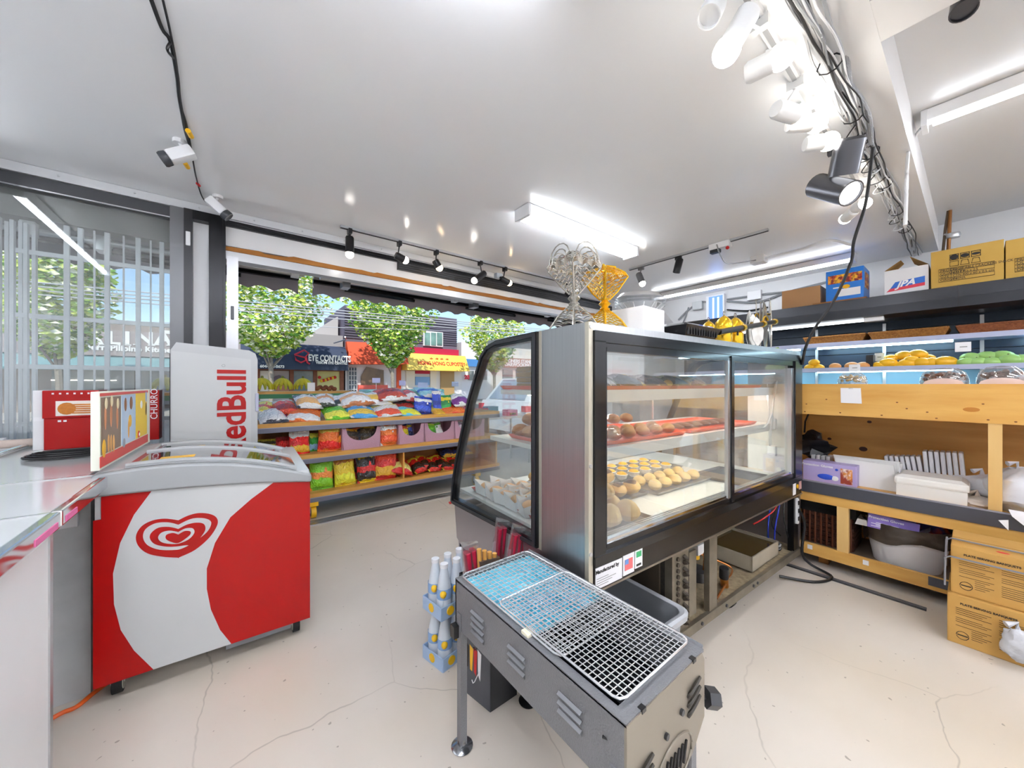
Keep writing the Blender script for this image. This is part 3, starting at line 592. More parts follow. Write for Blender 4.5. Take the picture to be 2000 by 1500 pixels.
hc = thing('hanging_cable', 'black power cable dangling from beam down to the display case', 'cable', (0, 0, 0))
pa = fz(1705, 287, 2.45); pe = Vector((2.93, .71, 1.36))
def hp(px, py, f):   # point on the sight line at a depth between the two cable ends
    a = ray(px, py); d0 = pa.x / ray(1705, 287)[0]; d1 = pe.x / ray(1567, 705)[0]; t = d0 + (d1 - d0) * f; return Vector((a[0] * t, a[1] * t, CAM_H + a[2] * t))
MB().tube(wiggle([pa, hp(1700, 330, .1), hp(1690, 400, .25), hp(1668, 470, .4), hp(1662, 512, .5), hp(1630, 585, .65), hp(1592, 640, .8), hp(1573, 680, .9), hp(1567, 712, 1)], 6), .008, 8).build('cable', CABLE, hc, True)
cl = thing('camera_cable', 'black camera cable stapled across the ceiling at left', 'cable', (0, 0, 0)); zc2 = ZC - .012
pts = [(290, -15), (316, 55), (333, 82), (346, 150), (350, 190), (358, 235), (363, 260), (372, 288)]
MB().tube(wiggle([fz(*p, zc2) for p in pts], 5), .007, 6).build('cable', CABLE, cl, True)
MB().tube(wiggle([fz(*p, zc2) for p in ((318, 0), (332, 60), (345, 130), (352, 200), (366, 250), (378, 320), (384, 350), (395, 385), (410, 402))], 5), .004, 6).build('cable', CABLE, cl, True)
MB().tube(wiggle([fz(333, 82, zc2), fz(327, 98, zc2 - .03), fz(340, 114, zc2)], 6), .005, 6).build('cable_loop', CABLE, cl, True)
for p in ((367, 255), (361, 318)): q = fz(*p, zc2 - .02); MB().cyl(q, q + Vector((.01, .05, 0)), .012, n=8).build('yellow_connector', YEL, cl)
q = fz(385, 358, zc2); MB().cyl(q, q + Vector((.01, .03, 0)), .008, n=8).build('red_connector', REDM, cl)
def seccam(label, px, py, aim):
    p = fz(px, py, ZC - .09); t = thing('security_camera', label, 'camera', p)
    a = Vector(aim).normalized(); q = a.to_track_quat('Z', 'Y').to_matrix().to_4x4()
    MB().rbox(-.032, -.03, -.07, .032, .03, .05, .012).xf(q).build('body', WPLA, t, True)
    MB().lathe([(.036, .05), (.038, .075), (.034, .085), (.02, .08)], n=16).xf(q).build('lens_hood', mat('hood_dark', '3a3d42', .25), t, True)
    MB().cyl(-a * .03, Vector((.0, .02, .075)), .008, n=8).build('bracket_arm', WPLA, t); MB().cyl((0, .02, .07), (0, .02, .09), .03, n=14).build('ceiling_plate', WPLA, t)
seccam('white bullet camera hanging from ceiling over the freezer', 350, 303, (-.75, .1, -.5))
seccam('white bullet camera at the black window post', 425, 405, (.6, -.1, -.55))
cn = thing('ceiling_conduit', 'white conduit with junction box on the ceiling near the cooler', 'conduit', (0, 0, 0))
q = fz(1482, 507, ZC - .03); MB().box(q.x - .06, q.y - .06, ZC - .07, q.x + .06, q.y + .06, ZC).build('junction_box', WPLA, cn)
MB().tube(wiggle([q, fz(1560, 488, ZC - .03), fz(1615, 470, ZC - .03), fz(1660, 478, ZC - .03)], 6), .012, 8).build('conduit_pipe', WPLA, cn, True)
q2 = fz(1400, 478, ZC - .05); MB().tube(wiggle([q2, fz(1408, 500, ZC - .2), fz(1425, 515, ZC - .16), q], 6), .006, 6).build('slack_cable', mat('cable_grey'), cn, True)
q = onX(1790, 255, 4.2); rc = thing('wall_conduit', 'thin white conduit pipe running down beside the beam', 'conduit', (0, 0, 0))
MB().tube(wiggle([fz(1800, 250, 2.7), fz(1778, 280, 2.68), onY(1772, 320, .22), onY(1770, 380, .22), onY(1768, 440, .22)], 6), .008, 8).build('conduit_pipe', WPLA, rc, True)
# ------------------------------------------------------------------ measuring frame of a turned thing
class Fr:
    def __init__(S, ox, oy, ang): S.o = Vector((ox, oy, 0)); S.a = R(ang); S.M = Matrix.Rotation(-S.a, 3, 'Z')
    def lray(S, x, y): return S.M @ (Vector((0, 0, CAM_H)) - S.o), S.M @ Vector(ray(x, y))
    def onx(S, x, y, X): o, v = S.lray(x, y); return o + v * ((X - o.x) / v.x)
    def ony(S, x, y, Y): o, v = S.lray(x, y); return o + v * ((Y - o.y) / v.y)
    def onz(S, x, y, Z): o, v = S.lray(x, y); return o + v * ((Z - o.z) / v.z)
    def world(S, p): return S.o + S.M.transposed() @ Vector(p)

# ------------------------------------------------------------------ service counter at left
co = thing('service_counter', 'white glossy service counter with metal-edged top at the left', 'counter', (0, 0, 0))
CTOP = mat('counter_gloss', 'dadcde', .08, spec=.6, coat=.5); CFR = mat('counter_white_panel', 'eeefef', .35, n=(2, 'e4e5e5', .3)); CMAR = mat('counter_marble_panel', 'b9bcbc', .45, n=(2.2, '8e9292', .16), n2=(5, 'd8dada', .3))
ys = [.2, 1.5, 2.03, 3.36]
for i in range(3):
    MB().box(-1.7, ys[i] + .003, .826, -.375 if i < 2 else -.42, ys[i + 1] - .003, .858).build('worktop_panel', CTOP, co)
    if i: MB().box(-1.7, ys[i] - .004, .84, -.375, ys[i] + .004, .861).build('joint_strip', CHROME, co)
for y0, y1 in ((.2, 1.495), (1.505, 1.96)): MB().rbox(-.378, y0, .818, -.355, y1, .862, .005).build('edge_trim', CHROME, co)
PNK = mat('pink_tape', 'd8689c', .5)
for y0, y1 in ((1.33, 1.47), (1.53, 1.62)): MB().box(-.356, y0, .824, -.3535, y1, .84).build('pink_tape', PNK, co)
MB().box(-1.68, .2, 0, -.40, 1.60, .822).build('front_cabinet', CFR, co)
MB().box(-.41, 1.585, 0, -.396, 1.606, .82).build('corner_strip', ALU, co)
MB().box(-1.68, 2.1, 0, -.425, 3.34, .822).build('rear_cabinet', CMAR, co)
ou = MB().rbox(-.535, 2.085, .66, -.455, 2.101, .775, .004).build('outlet_plate', WPLA, co)
MB().cyl((-.485, 2.084, .745), (-.485, 2.09, .745), .018, n=14).build('socket', mat('socket_grey', 'c8cacb', .4), ou)
MB().box(-.489, 2.081, .742, -.481, 2.085, .748).build('slot', BLK, ou)
oc = thing('extension_cord', 'orange extension cord on the floor below the counter', 'cord', (0, 0, 0))
MB().tube(wiggle([onZ(85, 1412, .008), onZ(122, 1392, .008), onZ(150, 1380, .008), onZ(185, 1352, .008), onZ(230, 1320, .008)], 6), .008, 8).build('cord', mat('cord_orange', 'e0601c', .5), oc, True)
# things on the counter
ya = 2.95
def cy(px, py): return onY(px, py, ya)
rb = thing('red_display_box', 'tall red snack box with churro picture on the counter', 'box', (cy(85, 860).x, ya, .858)); w_ = cy(192, 800).x - cy(85, 800).x
hz = cy(85, 763).z - .858; hm = cy(85, 818).z - .858
MB().rbox(0, 0, 0, w_, .16, hm, .004).build('lower_box', RED, rb); MB().rbox(-.004, -.006, hm, w_ + .004, .166, hz, .004).build('upper_box', RED, rb)
pl = MB().box(w_ * .22, -.0085, hm + .012, w_ * .93, -.006, hm + (hz - hm) * .62).build('picture_label', mat('label_white', 'eae4dc', .5), rb)
CH = mat('churro_orange', 'd98a2a', .5, n=(40, 'a85a14', .3))
MB().ell((w_ * .42, -.0085, hm + (hz - hm) * .34), w_ * .17, .002, .032, 14, 8).build('churro_head', CH, pl)
for k in range(5): MB().box(w_ * .52, -.0105, hm + .022 + k * .011, w_ * .9, -.0085, hm + .029 + k * .011).build('churro_stick', CH, pl)
for k in range(6): MB().box(w_ * (.15 + .13 * k), -.008, hz - .02, w_ * (.19 + .13 * k), -.006, hz - .012).build('white_print', PAPER, rb)
for k in range(2): MB().box(w_ * (.25 + .1 * k), -.002, hm - .02, w_ * (.31 + .1 * k), -.0005, hm - .01).build('white_print', PAPER, rb)
q = cy(60, 860); wb = thing('white_carton', 'plain white carton left of the red snack box', 'box', (q.x, ya + .02, .858)); MB().rbox(0, 0, 0, cy(84, 860).x - q.x, .14, cy(60, 763).z - .858, .003).build('carton', WPLA, wb); MB().box(.004, -.001, .15, .07, 0, .17).build('tape', PAPER, wb)
q = onY(289, 835, 3.1); rb2 = thing('small_red_box', 'small red box with white print behind the ice cream board', 'box', (q.x, 3.1, .858))
MB().rbox(-.03, 0, 0, .05, .12, onY(300, 762, 3.1).z - .858, .003).build('carton', RED, rb2); text('CHURRO', .045, PAPER, rb2, (.028, -.002, .22), (0, 0, 1), (-1, 0, 0), depth=.0006); MB().box(-.03, -.002, .13, .05, 0, .137).build('fold_line', mat('red_shade', '8e0a0a', .5), rb2)
ck = thing('cable_coil', 'coil of black cable lying on the counter', 'cable', (-.60, 2.62, .865))
for k in range(3): MB().tube([((.11 - .012 * k) * math.cos(a) * 1.2, (.09 - .01 * k) * math.sin(a), .004 + .007 * k) for a in [i * .4 for i in range(16)]], .006, 6, True).build('loop', CABLE, ck, True)
bar = thing('chrome_roll_bar', 'chrome bar lying at the back left of the counter', 'bar', (0, 0, 0)); MB().cyl(onZ(-20, 893, .872), onZ(69, 864, .872), .012, n=12).build('bar', CHROME, bar, True); MB().cyl(onZ(-24, 894, .872), onZ(-14, 891, .872), .016, n=12).build('end_cap', WPLA, bar)
pd = thing('paper_pad', 'stack of pale paper pads behind the chrome bar', 'paper', onZ(5, 872, .86)); pd.rotation_euler = (0, 0, .2)
for k in range(3): MB().box(-.25, -.02, .0 + k * .012, .03 - k * .015, .14, .011 + k * .012).build('pad', PAPER, pd)
rp = thing('paper_roll', 'beige paper roll behind the chrome bar', 'roll', onZ(40, 866, .885)); MB().cyl((-.09, 0, .0), (.08, .02, .0), .022, n=14).build('roll', mat('roll_beige', 'd2c0b4', .6), rp, True); MB().cyl((.08, .02, 0), (.084, .0205, 0), .01, n=10).build('core', KRAFT, rp)

# ------------------------------------------------------------------ ice cream freezer
FZ = Fr(-.396, 1.984, -2.0)
fz_ = thing('ice_cream_freezer', 'red and white chest freezer with heart emblem and curved glass lid', 'freezer', FZ.o, FZ.a)
FW, FD = .697, .80
WB = mat('freezer_white', 'c6c8c8', .3, coat=.15); LIDG = mat('lid_grey', '9da0a1', .4); LIDL = mat('lid_light', 'bec0c0', .4)
MB().rbox(0, .004, .08, FW, FD, .79, .012).build('body', WB, fz_, True)
def fl(lst): return [(FZ.ony(x, y, 0).x, FZ.ony(x, y, 0).z) for x, y in lst]
c1 = fl([(300, 1307), (262, 1270), (236, 1230), (223, 1180), (221, 1120), (235, 1060), (262, 1005), (297, 958)]); c2 = fl([(452, 1257), (430, 1230), (412, 1190), (404, 1150), (404, 1110), (420, 1060), (450, 1010), (490, 975), (537, 940)])
dr = thing  # (alias kept short)
def decal(poly, m, name, parent, y=-.002, th=.002): return MB().prism(poly, 'y', y, y + th).build(name, m, parent)
decal([(.0, .082)] + c1 + [(.02, .784), (.02, .70), (.0, .70)], RED, 'red_side_field', fz_)
decal(c2 + [(.697, .745), (.697, .082)], RED, 'red_sweep_field', fz_)
decal(c1[::-1] + c2[0:1] + c2[1:], WB, 'white_sweep', fz_)
def heart(pts, m, y, name): 
    P_ = [(FZ.ony(a / 3.2258, 640 + b / 3.2258, 0).x, FZ.ony(a / 3.2258, 640 + b / 3.2258, 0).z) for a, b in pts]
    W_ = wiggle([(p[0], 0, p[1]) for p in P_], 5); return decal([(p.x, p.z) for p in W_[:-1]] + [(W_[-1].x, W_[-1].z)], m, name, em, y, .001)
em = MB().prism(fl([(300, 1040), (340, 1030), (390, 1030), (400, 1050), (346, 1075), (300, 1065)]), 'y', -.0024, -.002).build('heart_emblem', WB, fz_)
heart([(1125, 1212), (1040, 1202), (960, 1214), (893, 1250), (858, 1310), (872, 1372), (930, 1420), (1025, 1441), (1122, 1447), (1130, 1445), (1230, 1398), (1320, 1320), (1370, 1240), (1364, 1195), (1320, 1172), (1250, 1167), (1185, 1183), (1128, 1210)], RED, -.0032, 'outer_ring')
heart([(1125, 1240), (1060, 1225), (980, 1231), (918, 1268), (903, 1320), (932, 1368), (1005, 1396), (1100, 1398), (1150, 1388), (1222, 1350), (1300, 1290), (1330, 1240), (1322, 1212), (1275, 1198), (1205, 1203), (1128, 1238)], WB, -.0040, 'outer_gap')
heart([(1125, 1266), (1065, 1253), (1000, 1258), (955, 1290), (946, 1325), (975, 1360), (1040, 1376), (1110, 1376), (1170, 1368), (1216, 1366), (1262, 1322), (1294, 1272), (1285, 1235), (1240, 1226), (1180, 1238), (1128, 1264)], RED, -.0048, 'inner_ring')
heart([(1125, 1285), (1070, 1276), (1020, 1288), (998, 1318), (1015, 1345), (1060, 1358), (1125, 1357), (1190, 1330), (1225, 1290), (1215, 1262), (1170, 1262), (1128, 1283)], WB, -.0056, 'inner_gap')
heart([(1125, 1300), (1090, 1290), (1050, 1302), (1048, 1328), (1080, 1346), (1122, 1354), (1165, 1330), (1200, 1300), (1200, 1280), (1165, 1278), (1128, 1298)], RED, -.0064, 'centre_heart')
def zt_(x): f = x / FW; return .868 + .022 * math.sin(math.pi * f) - .098 * f * f
def zb_(x): f = x / FW; return .785 - .052 * f * f
N_ = 14
def rim(x0, x1, y0, y1, name, m, ztop=zt_, zbot=zb_):
    xs = [x0 + (x1 - x0) * i / N_ for i in range(N_ + 1)]; o = MB().prism([(x, zbot(x)) for x in xs] + [(x, ztop(x)) for x in xs[::-1]], 'y', y0, y1).build(name, m, fz_, True); bv = o.modifiers.new('round', 'BEVEL'); bv.width = .008; bv.segments = 2; bv.limit_method = 'ANGLE'; return o
rim(-.004, FW + .006, -.014, .032, 'lid_front_rim', LIDG); rim(-.004, FW + .006, .76, FD + .01, 'lid_back_rim', LIDG)
rim(-.004, .075, .032, .76, 'lid_side_rim', LIDL, lambda x: zt_(x)); rim(.645, FW + .006, .032, .76, 'lid_side_rim', LIDL)
for x in (.085, .63): rim(x, x + .012, .032, .76, 'slide_rail', ALU, lambda q: zt_(q) - .004, lambda q: zt_(q) - .03)
LG = glass('lid_glass', 'eef2f4', .30, .04, .06)
def pane(y0, y1, dz, fr):
    xs = [.075 + .57 * i / N_ for i in range(N_ + 1)]
    g_ = MB().prism([(x, zt_(x) + dz) for x in xs] + [(x, zt_(x) + dz + .005) for x in xs[::-1]], 'y', y0, y1).build('sliding_glass', LG, fz_, True)
    for yy in fr: MB().prism([(x, zt_(x) + dz - .004) for x in xs] + [(x, zt_(x) + dz + .014) for x in xs[::-1]], 'y', yy - .012, yy + .012).build('glass_frame', GREYP, g_, True)
pane(.034, .41, .004, (.046, .40)); pane(.40, .76, -.012, (.75,))
MB().box(.08, .035, .50, .64, .755, .51).build('inner_floor', mat('freezer_inside', 'c4ccd0', .5), fz_)
icr = random.Random(8); IC = [mat('ice_yellow', 'e8b53a', .5), mat('ice_pink', 'cf7a96', .5), mat('ice_white', 'e8e8ea', .5), mat('ice_blue', '8aa6c4', .5), mat('ice_brown', '8a6848', .5)]
for k in range(20):
    x = .12 + (k % 4) * .125; y = .09 + (k // 4) * .13; MB().rbox(x, y, .52, x + .11, y + .115, .66 + icr.uniform(-.05, .03), .01).build('ice_cream_pack', icr.choice(IC), fz_)
for y in (.1, .52): MB().box(.16, y, zt_(.2) + .0105 - (0 if y < .4 else .016), .27, y + .05, zt_(.2) + .012 - (0 if y < .4 else .016)).build('yellow_sticker', YEL, fz_)
# price board standing on the lid's left rim
bd = MB().rbox(.0, -.03, .885, .024, .775, 1.172, .003).build('price_board', mat('board_cream', 'e6e8d8', .5), fz_)
def bx(px, py): p = FZ.onx(px, py, .026); return p.y, p.z
def bquad(px0, px1, zlo, zhi, m, name, parent, x=.0245, th=.0015):
    y0 = bx(px0, 800)[0]; y1 = bx(px1, 800)[0]; return MB().box(x, y0, zlo, x + th, y1, zhi).build(name, m, parent)
bquad(196, 289, .895, .935, mat('strip_red', 'd8443c', .4), 'red_strip', bd); bquad(196, 289, 1.155, 1.166, mat('strip_red'), 'red_strip', bd)
po = bquad(198, 236, .94, 1.15, mat('poster_brown', '8f7864', .4, n=(4, '7a6450', .3)), 'brown_poster', bd); pw = bquad(238, 265, .94, 1.152, mat('poster_blue', 'd8e2ee', .4, n=(4, '9cc4e8', .3)), 'pale_poster', bd); py_ = bquad(266, 287, .94, 1.155, mat('poster_yellow', 'f2cc1e', .4), 'yellow_poster', bd)
def blob(px, py, rx, rz, m, par, nm, x=.0265):
    y, z = bx(px, py); MB().ell((x, y, z), .002, rx, rz, 10, 8).build(nm, m, par)
BISC = mat('wafer_biscuit', 'c98a62', .5); CRM = mat('cream_ice', 'eee0b8', .5); CHO = mat('choc', '8a5a34', .5)
for px, py in ((206, 788), (217, 783), (229, 788)): blob(px, py + 26, .012, .05, BISC, po, 'wafer_stick'); blob(px, py, .016, .022, CRM, po, 'ice_lolly', .028)
for px in (212, 217, 222): blob(px, 866, .011, .035, mat('finger_biscuit', 'd8a464', .5), po, 'biscuit_finger')
blob(203, 876, .02, .034, YEL, po, 'gold_seal')
blob(245, 790, .018, .03, CHO, pw, 'choc_bar'); blob(256, 787, .024, .03, CHO, pw, 'choc_bar'); blob(254, 822, .026, .028, YEL, pw, 'cookie'); blob(251, 838, .01, .04, mat('cone_tan', 'd8a050', .5), pw, 'cone'); blob(242, 865, .02, .02, mat('line_grey', '9aa4b0', .5), pw, 'line_drawing')
blob(276, 790, .02, .02, PAPER, py_, 'white_scoop'); blob(285, 775, .012, .03, SKYB, py_, 'blue_drop'); blob(285, 798, .008, .035, INK, py_, 'dark_lettering'); blob(271, 848, .02, .018, REDM, py_, 'red_badge'); blob(271, 848, .012, .008, PAPER, py_, 'badge_white', .028)
WH = mat('wheel_hub', 'c9c6b4', .3, .5)
for x, y in ((.05, .075), (.645, .075), (.05, .72), (.645, .72)):
    wl = MB().cyl((x - .014, y, .04), (x + .014, y, .04), .04, n=18).build('caster', RUB, fz_, True); MB().cyl((x - .016, y, .04), (x + .016, y, .04), .03, n=16).build('caster_hub', WH, wl); MB().box(x - .02, y - .015, .04, x + .02, y + .015, .082).build('caster_fork', ALU, wl)
MB().box(.38, .03, .045, .62, .3, .082).build('compressor_tray', mat('tray_grey', '7c8084', .5), fz_)

# ------------------------------------------------------------------ energy drink cooler
yr = 2.9
rbx = thing('drink_cooler', 'pale grey drinks cooler with red vertical lettering behind the freezer', 'cooler', (-.277, yr, 0)); wR = .418
PG = mat('cooler_pale_grey', 'b8babb', .35, coat=.1)
MB().prism([(0, .06), (wR, .06), (wR, 1.36), (wR - .012, 1.40), (wR - .045, 1.418), (.025, 1.447), (0, 1.40)], 'y', 0, .34).build('cabinet', PG, rbx); bpy.data.objects[-1] if False else None
MB().prism([(.006, .1), (wR - .035, .1), (wR - .035, 1.36), (.006, 1.395)], 'y', -.004, 0).build('side_panel', mat('cooler_panel', 'c0c2c2', .35), rbx)
MB().box(-.006, .02, .0, .0, .3, 1.38).build('dark_gasket', BLK, rbx); MB().rbox(wR - .012, -.012, 1.02, wR + .006, .02, 1.14, .004).build('handle', mat('handle_lilac', 'a8aabf', .4), rbx)
MB().box(.01, .03, 0, wR - .01, .3, .06).build('plinth', BLK, rbx)
text('RedBull', .2, RED, rbx, (.292, -.006, 1.297), (0, 0, 1), (-1, 0, 0), bold=.0045, depth=.001, align='RIGHT', sx=.90, spacing=1.0)
MB().tube([(.243 + .008 * math.cos(a), -.006, 1.315 + .008 * math.sin(a)) for a in [i * .6 for i in range(10)]], .001, 4, True).build('registered_mark', mat('mark_grey', '808484', .5), rbx)
# ------------------------------------------------------------------ rolling snack shelf in the opening
YSH = 3.62
sh = thing('snack_shelf', 'three-tier pine snack shelf on yellow casters in the shop opening', 'shelf', (0, YSH, 0))
RAIL = mat('price_rail_grey', '6f7080', .35, .2)
X0, X1 = -.26, 2.62
for i, z in enumerate((.868, .575, .225)):
    MB().box(X0, -.008, z - .034, X1, .44, z).build('shelf_board', PINE, sh); MB().box(X0, -.012, z - .078, X1, .006, z - .034).build('price_rail', RAIL, sh); MB().box(X0, -.014, z - .04, X1, -.011, z - .034).build('rail_lip', mat('rail_lip', '9a9bae', .3), sh)
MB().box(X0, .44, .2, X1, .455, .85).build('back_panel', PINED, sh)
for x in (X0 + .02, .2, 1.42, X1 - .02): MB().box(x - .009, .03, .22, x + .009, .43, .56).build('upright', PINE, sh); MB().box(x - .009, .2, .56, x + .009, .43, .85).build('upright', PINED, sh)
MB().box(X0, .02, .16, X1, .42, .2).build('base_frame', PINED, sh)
for x in (-.15, .585, 2.3):
    w = MB().cyl((x - .02, .03, .055), (x + .02, .03, .055), .055, n=20).build('caster', YEL, sh, True); MB().cyl((x - .024, .03, .055), (x + .024, .03, .055), .036, n=16).build('caster_hub', DKG, w); MB().box(x - .035, -.02, .115, x + .035, .08, .15).build('caster_plate', YEL, w); MB().box(x - .028, .01, .05, x - .022, .05, .12).build('caster_fork', ALU, w)
_bagm = {}
def foil(cols):
    """glossy printed film: brand band above, product picture below, on a ground colour"""
    if cols in _bagm: return _bagm[cols]
    def lin(c): return tuple(min(.95, q * 1.55) for q in globals()['lin'](c)[:3]) + (1,)
    m = bpy.data.materials.new('foil_' + '_'.join(cols)); m.use_nodes = True; t = m.node_tree; b = t.nodes['Principled BSDF']; L = t.links.new
    b.inputs['Roughness'].default_value = .2; b.inputs['Specular IOR Level'].default_value = .8; b.inputs['Coat Weight'].default_value = .6; b.inputs['Coat Roughness'].default_value = .1
    tc = t.nodes.new('ShaderNodeTexCoord'); nz = t.nodes.new('ShaderNodeTexNoise'); nz.inputs['Scale'].default_value = 3.2; nz.inputs['Detail'].default_value = 2; L(tc.outputs['Generated'], nz.inputs['Vector'])
    mx = t.nodes.new('ShaderNodeMix'); mx.data_type = 'RGBA'; mx.blend_type = 'ADD'; mx.inputs['Factor'].default_value = .28; L(tc.outputs['Generated'], mx.inputs['A']); L(nz.outputs['Color'], mx.inputs['B'])
    sp = t.nodes.new('ShaderNodeSeparateXYZ'); L(mx.outputs['Result'], sp.inputs[0])
    rp = t.nodes.new('ShaderNodeValToRGB'); cr = rp.color_ramp; cr.interpolation = 'CONSTANT'; k = len(cols[0]) and (int(cols[0], 16) + int(cols[1], 16)) % 3
    seq = ([(0, 0), (.30, 2), (.58, 0), (.84, 1), (1.04, 0)], [(0, 1), (.26, 0), (.5, 2), (.7, 0), (.98, 1)], [(0, 0), (.24, 1), (.52, 0), (.9, 2)])[k]
    cr.elements[0].position = 0; cr.elements[0].color = lin(cols[seq[0][1]]); cr.elements[1].position = min(1, seq[1][0]); cr.elements[1].color = lin(cols[seq[1][1]])
    for p, c in seq[2:]: e = cr.elements.new(min(1, p)); e.color = lin(cols[c])
    L(sp.outputs['Z'], rp.inputs[0])
    vo = t.nodes.new('ShaderNodeTexVoronoi'); vo.inputs['Scale'].default_value = 2.3; L(mx.outputs['Result'], vo.inputs['Vector'])
    r2 = t.nodes.new('ShaderNodeValToRGB'); r2.color_ramp.elements[0].position = .2; r2.color_ramp.elements[0].color = (1, 1, 1, 1); r2.color_ramp.elements[1].position = .24; r2.color_ramp.elements[1].color = (0, 0, 0, 1); L(vo.outputs['Distance'], r2.inputs[0])
    m2 = t.nodes.new('ShaderNodeMix'); m2.data_type = 'RGBA'; L(r2.outputs[0], m2.inputs['Factor']); L(rp.outputs[0], m2.inputs['A']); m2.inputs['B'].default_value = lin(cols[(k + 1) % 3]); L(m2.outputs['Result'], b.inputs['Base Color'])
    n2 = t.nodes.new('ShaderNodeTexNoise'); n2.inputs['Scale'].default_value = 5; n2.inputs['Detail'].default_value = 2; n2.inputs['Distortion'].default_value = 1.5; L(tc.outputs['Generated'], n2.inputs['Vector'])
    bp = t.nodes.new('ShaderNodeBump'); bp.inputs['Strength'].default_value = .9; bp.inputs['Distance'].default_value = .03; L(n2.outputs['Fac'], bp.inputs['Height']); L(bp.outputs[0], b.inputs['Normal']); L(bp.outputs[0], b.inputs['Coat Normal'])
    _bagm[cols] = m; return m
def bag_mesh(w, h, th, seed, cols):
    mb = MB(); rg = random.Random(seed); off = Vector((rg.uniform(0, 50), rg.uniform(0, 50), 0))
    for side in (-1, 1):
        def fn(u, v, side=side):
            a = u * 2 - 1; b = v * 2 - 1
            t = max(0, 1 - a * a) ** .55 * max(0, 1 - abs(b) ** 3.5) ** .7
            wr = noise.noise(Vector((a * 2.2, b * 2.6, side)) + off) * .16 + noise.noise(Vector((a * 6, b * 3, side)) + off) * .07
            pin = 1 - .05 * (1 - abs(b) ** 2) * abs(a)
            return (a * w / 2 * pin, side * th / 2 * t * (1 + wr), b * h / 2 + .012 * wr * h)
        mb.grid(fn, 12, 12)
    for s in (-1, 1): mb.box(-w / 2 * .97, -.0015, s * h / 2 * .985, w / 2 * .97, .0015, s * (h / 2 + .014))
    return mb
_bk = [0]
def bag(label, px0, px1, py0, py1, Y, cols, lie=False, name='chip_bag', group=None, yaw=0, dz=0, roll=0, th=None, base=None, cat='chip bag'):
    c = onY((px0 + px1) / 2, (py0 + py1) / 2, Y); a = onY(px0, py1, Y); b = onY(px1, py1, Y); w = b.x - a.x; top = onY((px0 + px1) / 2, py0, Y).z; bot = onY((px0 + px1) / 2, py1, Y).z
    _bk[0] += 1
    if lie:
        h = .26; T = max(.05, (top - bot) * .75); o = bag_mesh(w, h, T, _bk[0], cols).build(name, foil(cols)); o.rotation_euler = (R(-68), R(roll), yaw); z = (base + T * .5 + .03) if base is not None else (top + bot) / 2 + dz; o.location = (c.x, Y + .1, z)
    else:
        h = (top - bot); T = th or min(.14, w * .55); o = bag_mesh(w * .98, h * .97, T, _bk[0], cols).build(name, foil(cols)); o.rotation_euler = (R(-9), R(roll), yaw); o.location = (c.x, Y + .06, (base + h * .5 + .004) if base is not None else (top + bot) / 2 + dz)
    for p in o.data.polygons: p.use_smooth = True
    return tag(o, label, cat, group)
T1, T2, T3 = .868, .575, .225
top = [('white and black chip bag lying at the left end of the top shelf', 503, 561, 803, 826, 3.66, ('e8e8ea', '3a3c46', 'c8ccd8')), ('orange-red and white chip bag lying at front of top shelf', 563, 632, 802, 823, 3.66, ('d8672a', 'f2ece4', 'c43a1c')),
       ('bright green chip bag lying at front of top shelf', 634, 686, 796, 820, 3.66, ('5aa820', 'e8d040', '3f8a1a')), ('blue and white chip bag with yellow spots on top shelf', 681, 741, 794, 817, 3.66, ('4a94c8', 'e6eef4', 'e0b040')),
       ('white chip bag with red print at front of top shelf', 735, 787, 794, 812, 3.66, ('ece4e0', 'd84a2c', 'e8c070')), ('small blue and yellow snack bag at front of top shelf', 781, 826, 795, 810, 3.66, ('58b4dc', 'e8d838', '3a78c0')),
       ('orange-red snack bag lying at right end of top shelf', 868, 916, 792, 806, 3.66, ('d8421e', 'e86a2a', 'a82a14')), ('yellow and white chip bag in second row at left end', 500, 534, 789, 806, 3.8, ('ecc24a', 'f0e8d8', 'c8502c')),
       ('red and white chip bag in second row beside the yellow one', 533, 582, 784, 808, 3.8, ('c84228', 'f0ece8', '8a2a1c')), ('white and black chip bag high in second row', 578, 631, 770, 802, 3.82, ('e8e8ea', '33363a', 'd0a060')),
       ('white chip bag with dark lower half behind green bag', 616, 658, 770, 796, 3.84, ('eceaea', '3c4238', 'c88a48')), ('white and dark green chip bag behind the green bag', 650, 684, 775, 795, 3.86, ('e4e8e4', '2c3a34', '8cb0a4')),
       ('white and brown chip bag above the blue bag', 664, 732, 764, 800, 3.82, ('ece6de', '9a5a2c', 'd0a070')), ('white and teal green chip bag behind blue bag', 708, 772, 765, 796, 3.86, ('d8e8e4', '2e7a56', 'e0a840')),
       ('large red-brown chip bag on top of the pile', 738, 800, 757, 786, 3.84, ('a8402c', 'e8e0dc', '7a2a20')), ('crumpled red and silver chip bag right of the red-brown one', 790, 824, 762, 786, 3.84, ('b04a44', 'e4d8d4', '8a3030')),
       ('dark chip bag squeezed below the red-brown bag', 752, 815, 784, 800, 3.78, ('2c2a30', '8a2a24', '4a4a54')), ('pale blue snack bag behind the blue pouches', 820, 876, 757, 778, 3.86, ('8cc0e4', 'e8f0f4', '3a6ab8')),
       ('purple and lime snack bag at right end of top shelf', 884, 922, 768, 798, 3.72, ('e8ece4', '6a2c7a', 'a8c83a'))]
for i, (lb, a, b, c, d, Y, cl) in enumerate(top): bag(lb, a, b, c, d, Y, cl, True, roll=(-6, 5, -3, 4)[i % 4], yaw=(.1, -.15, .05)[i % 3])
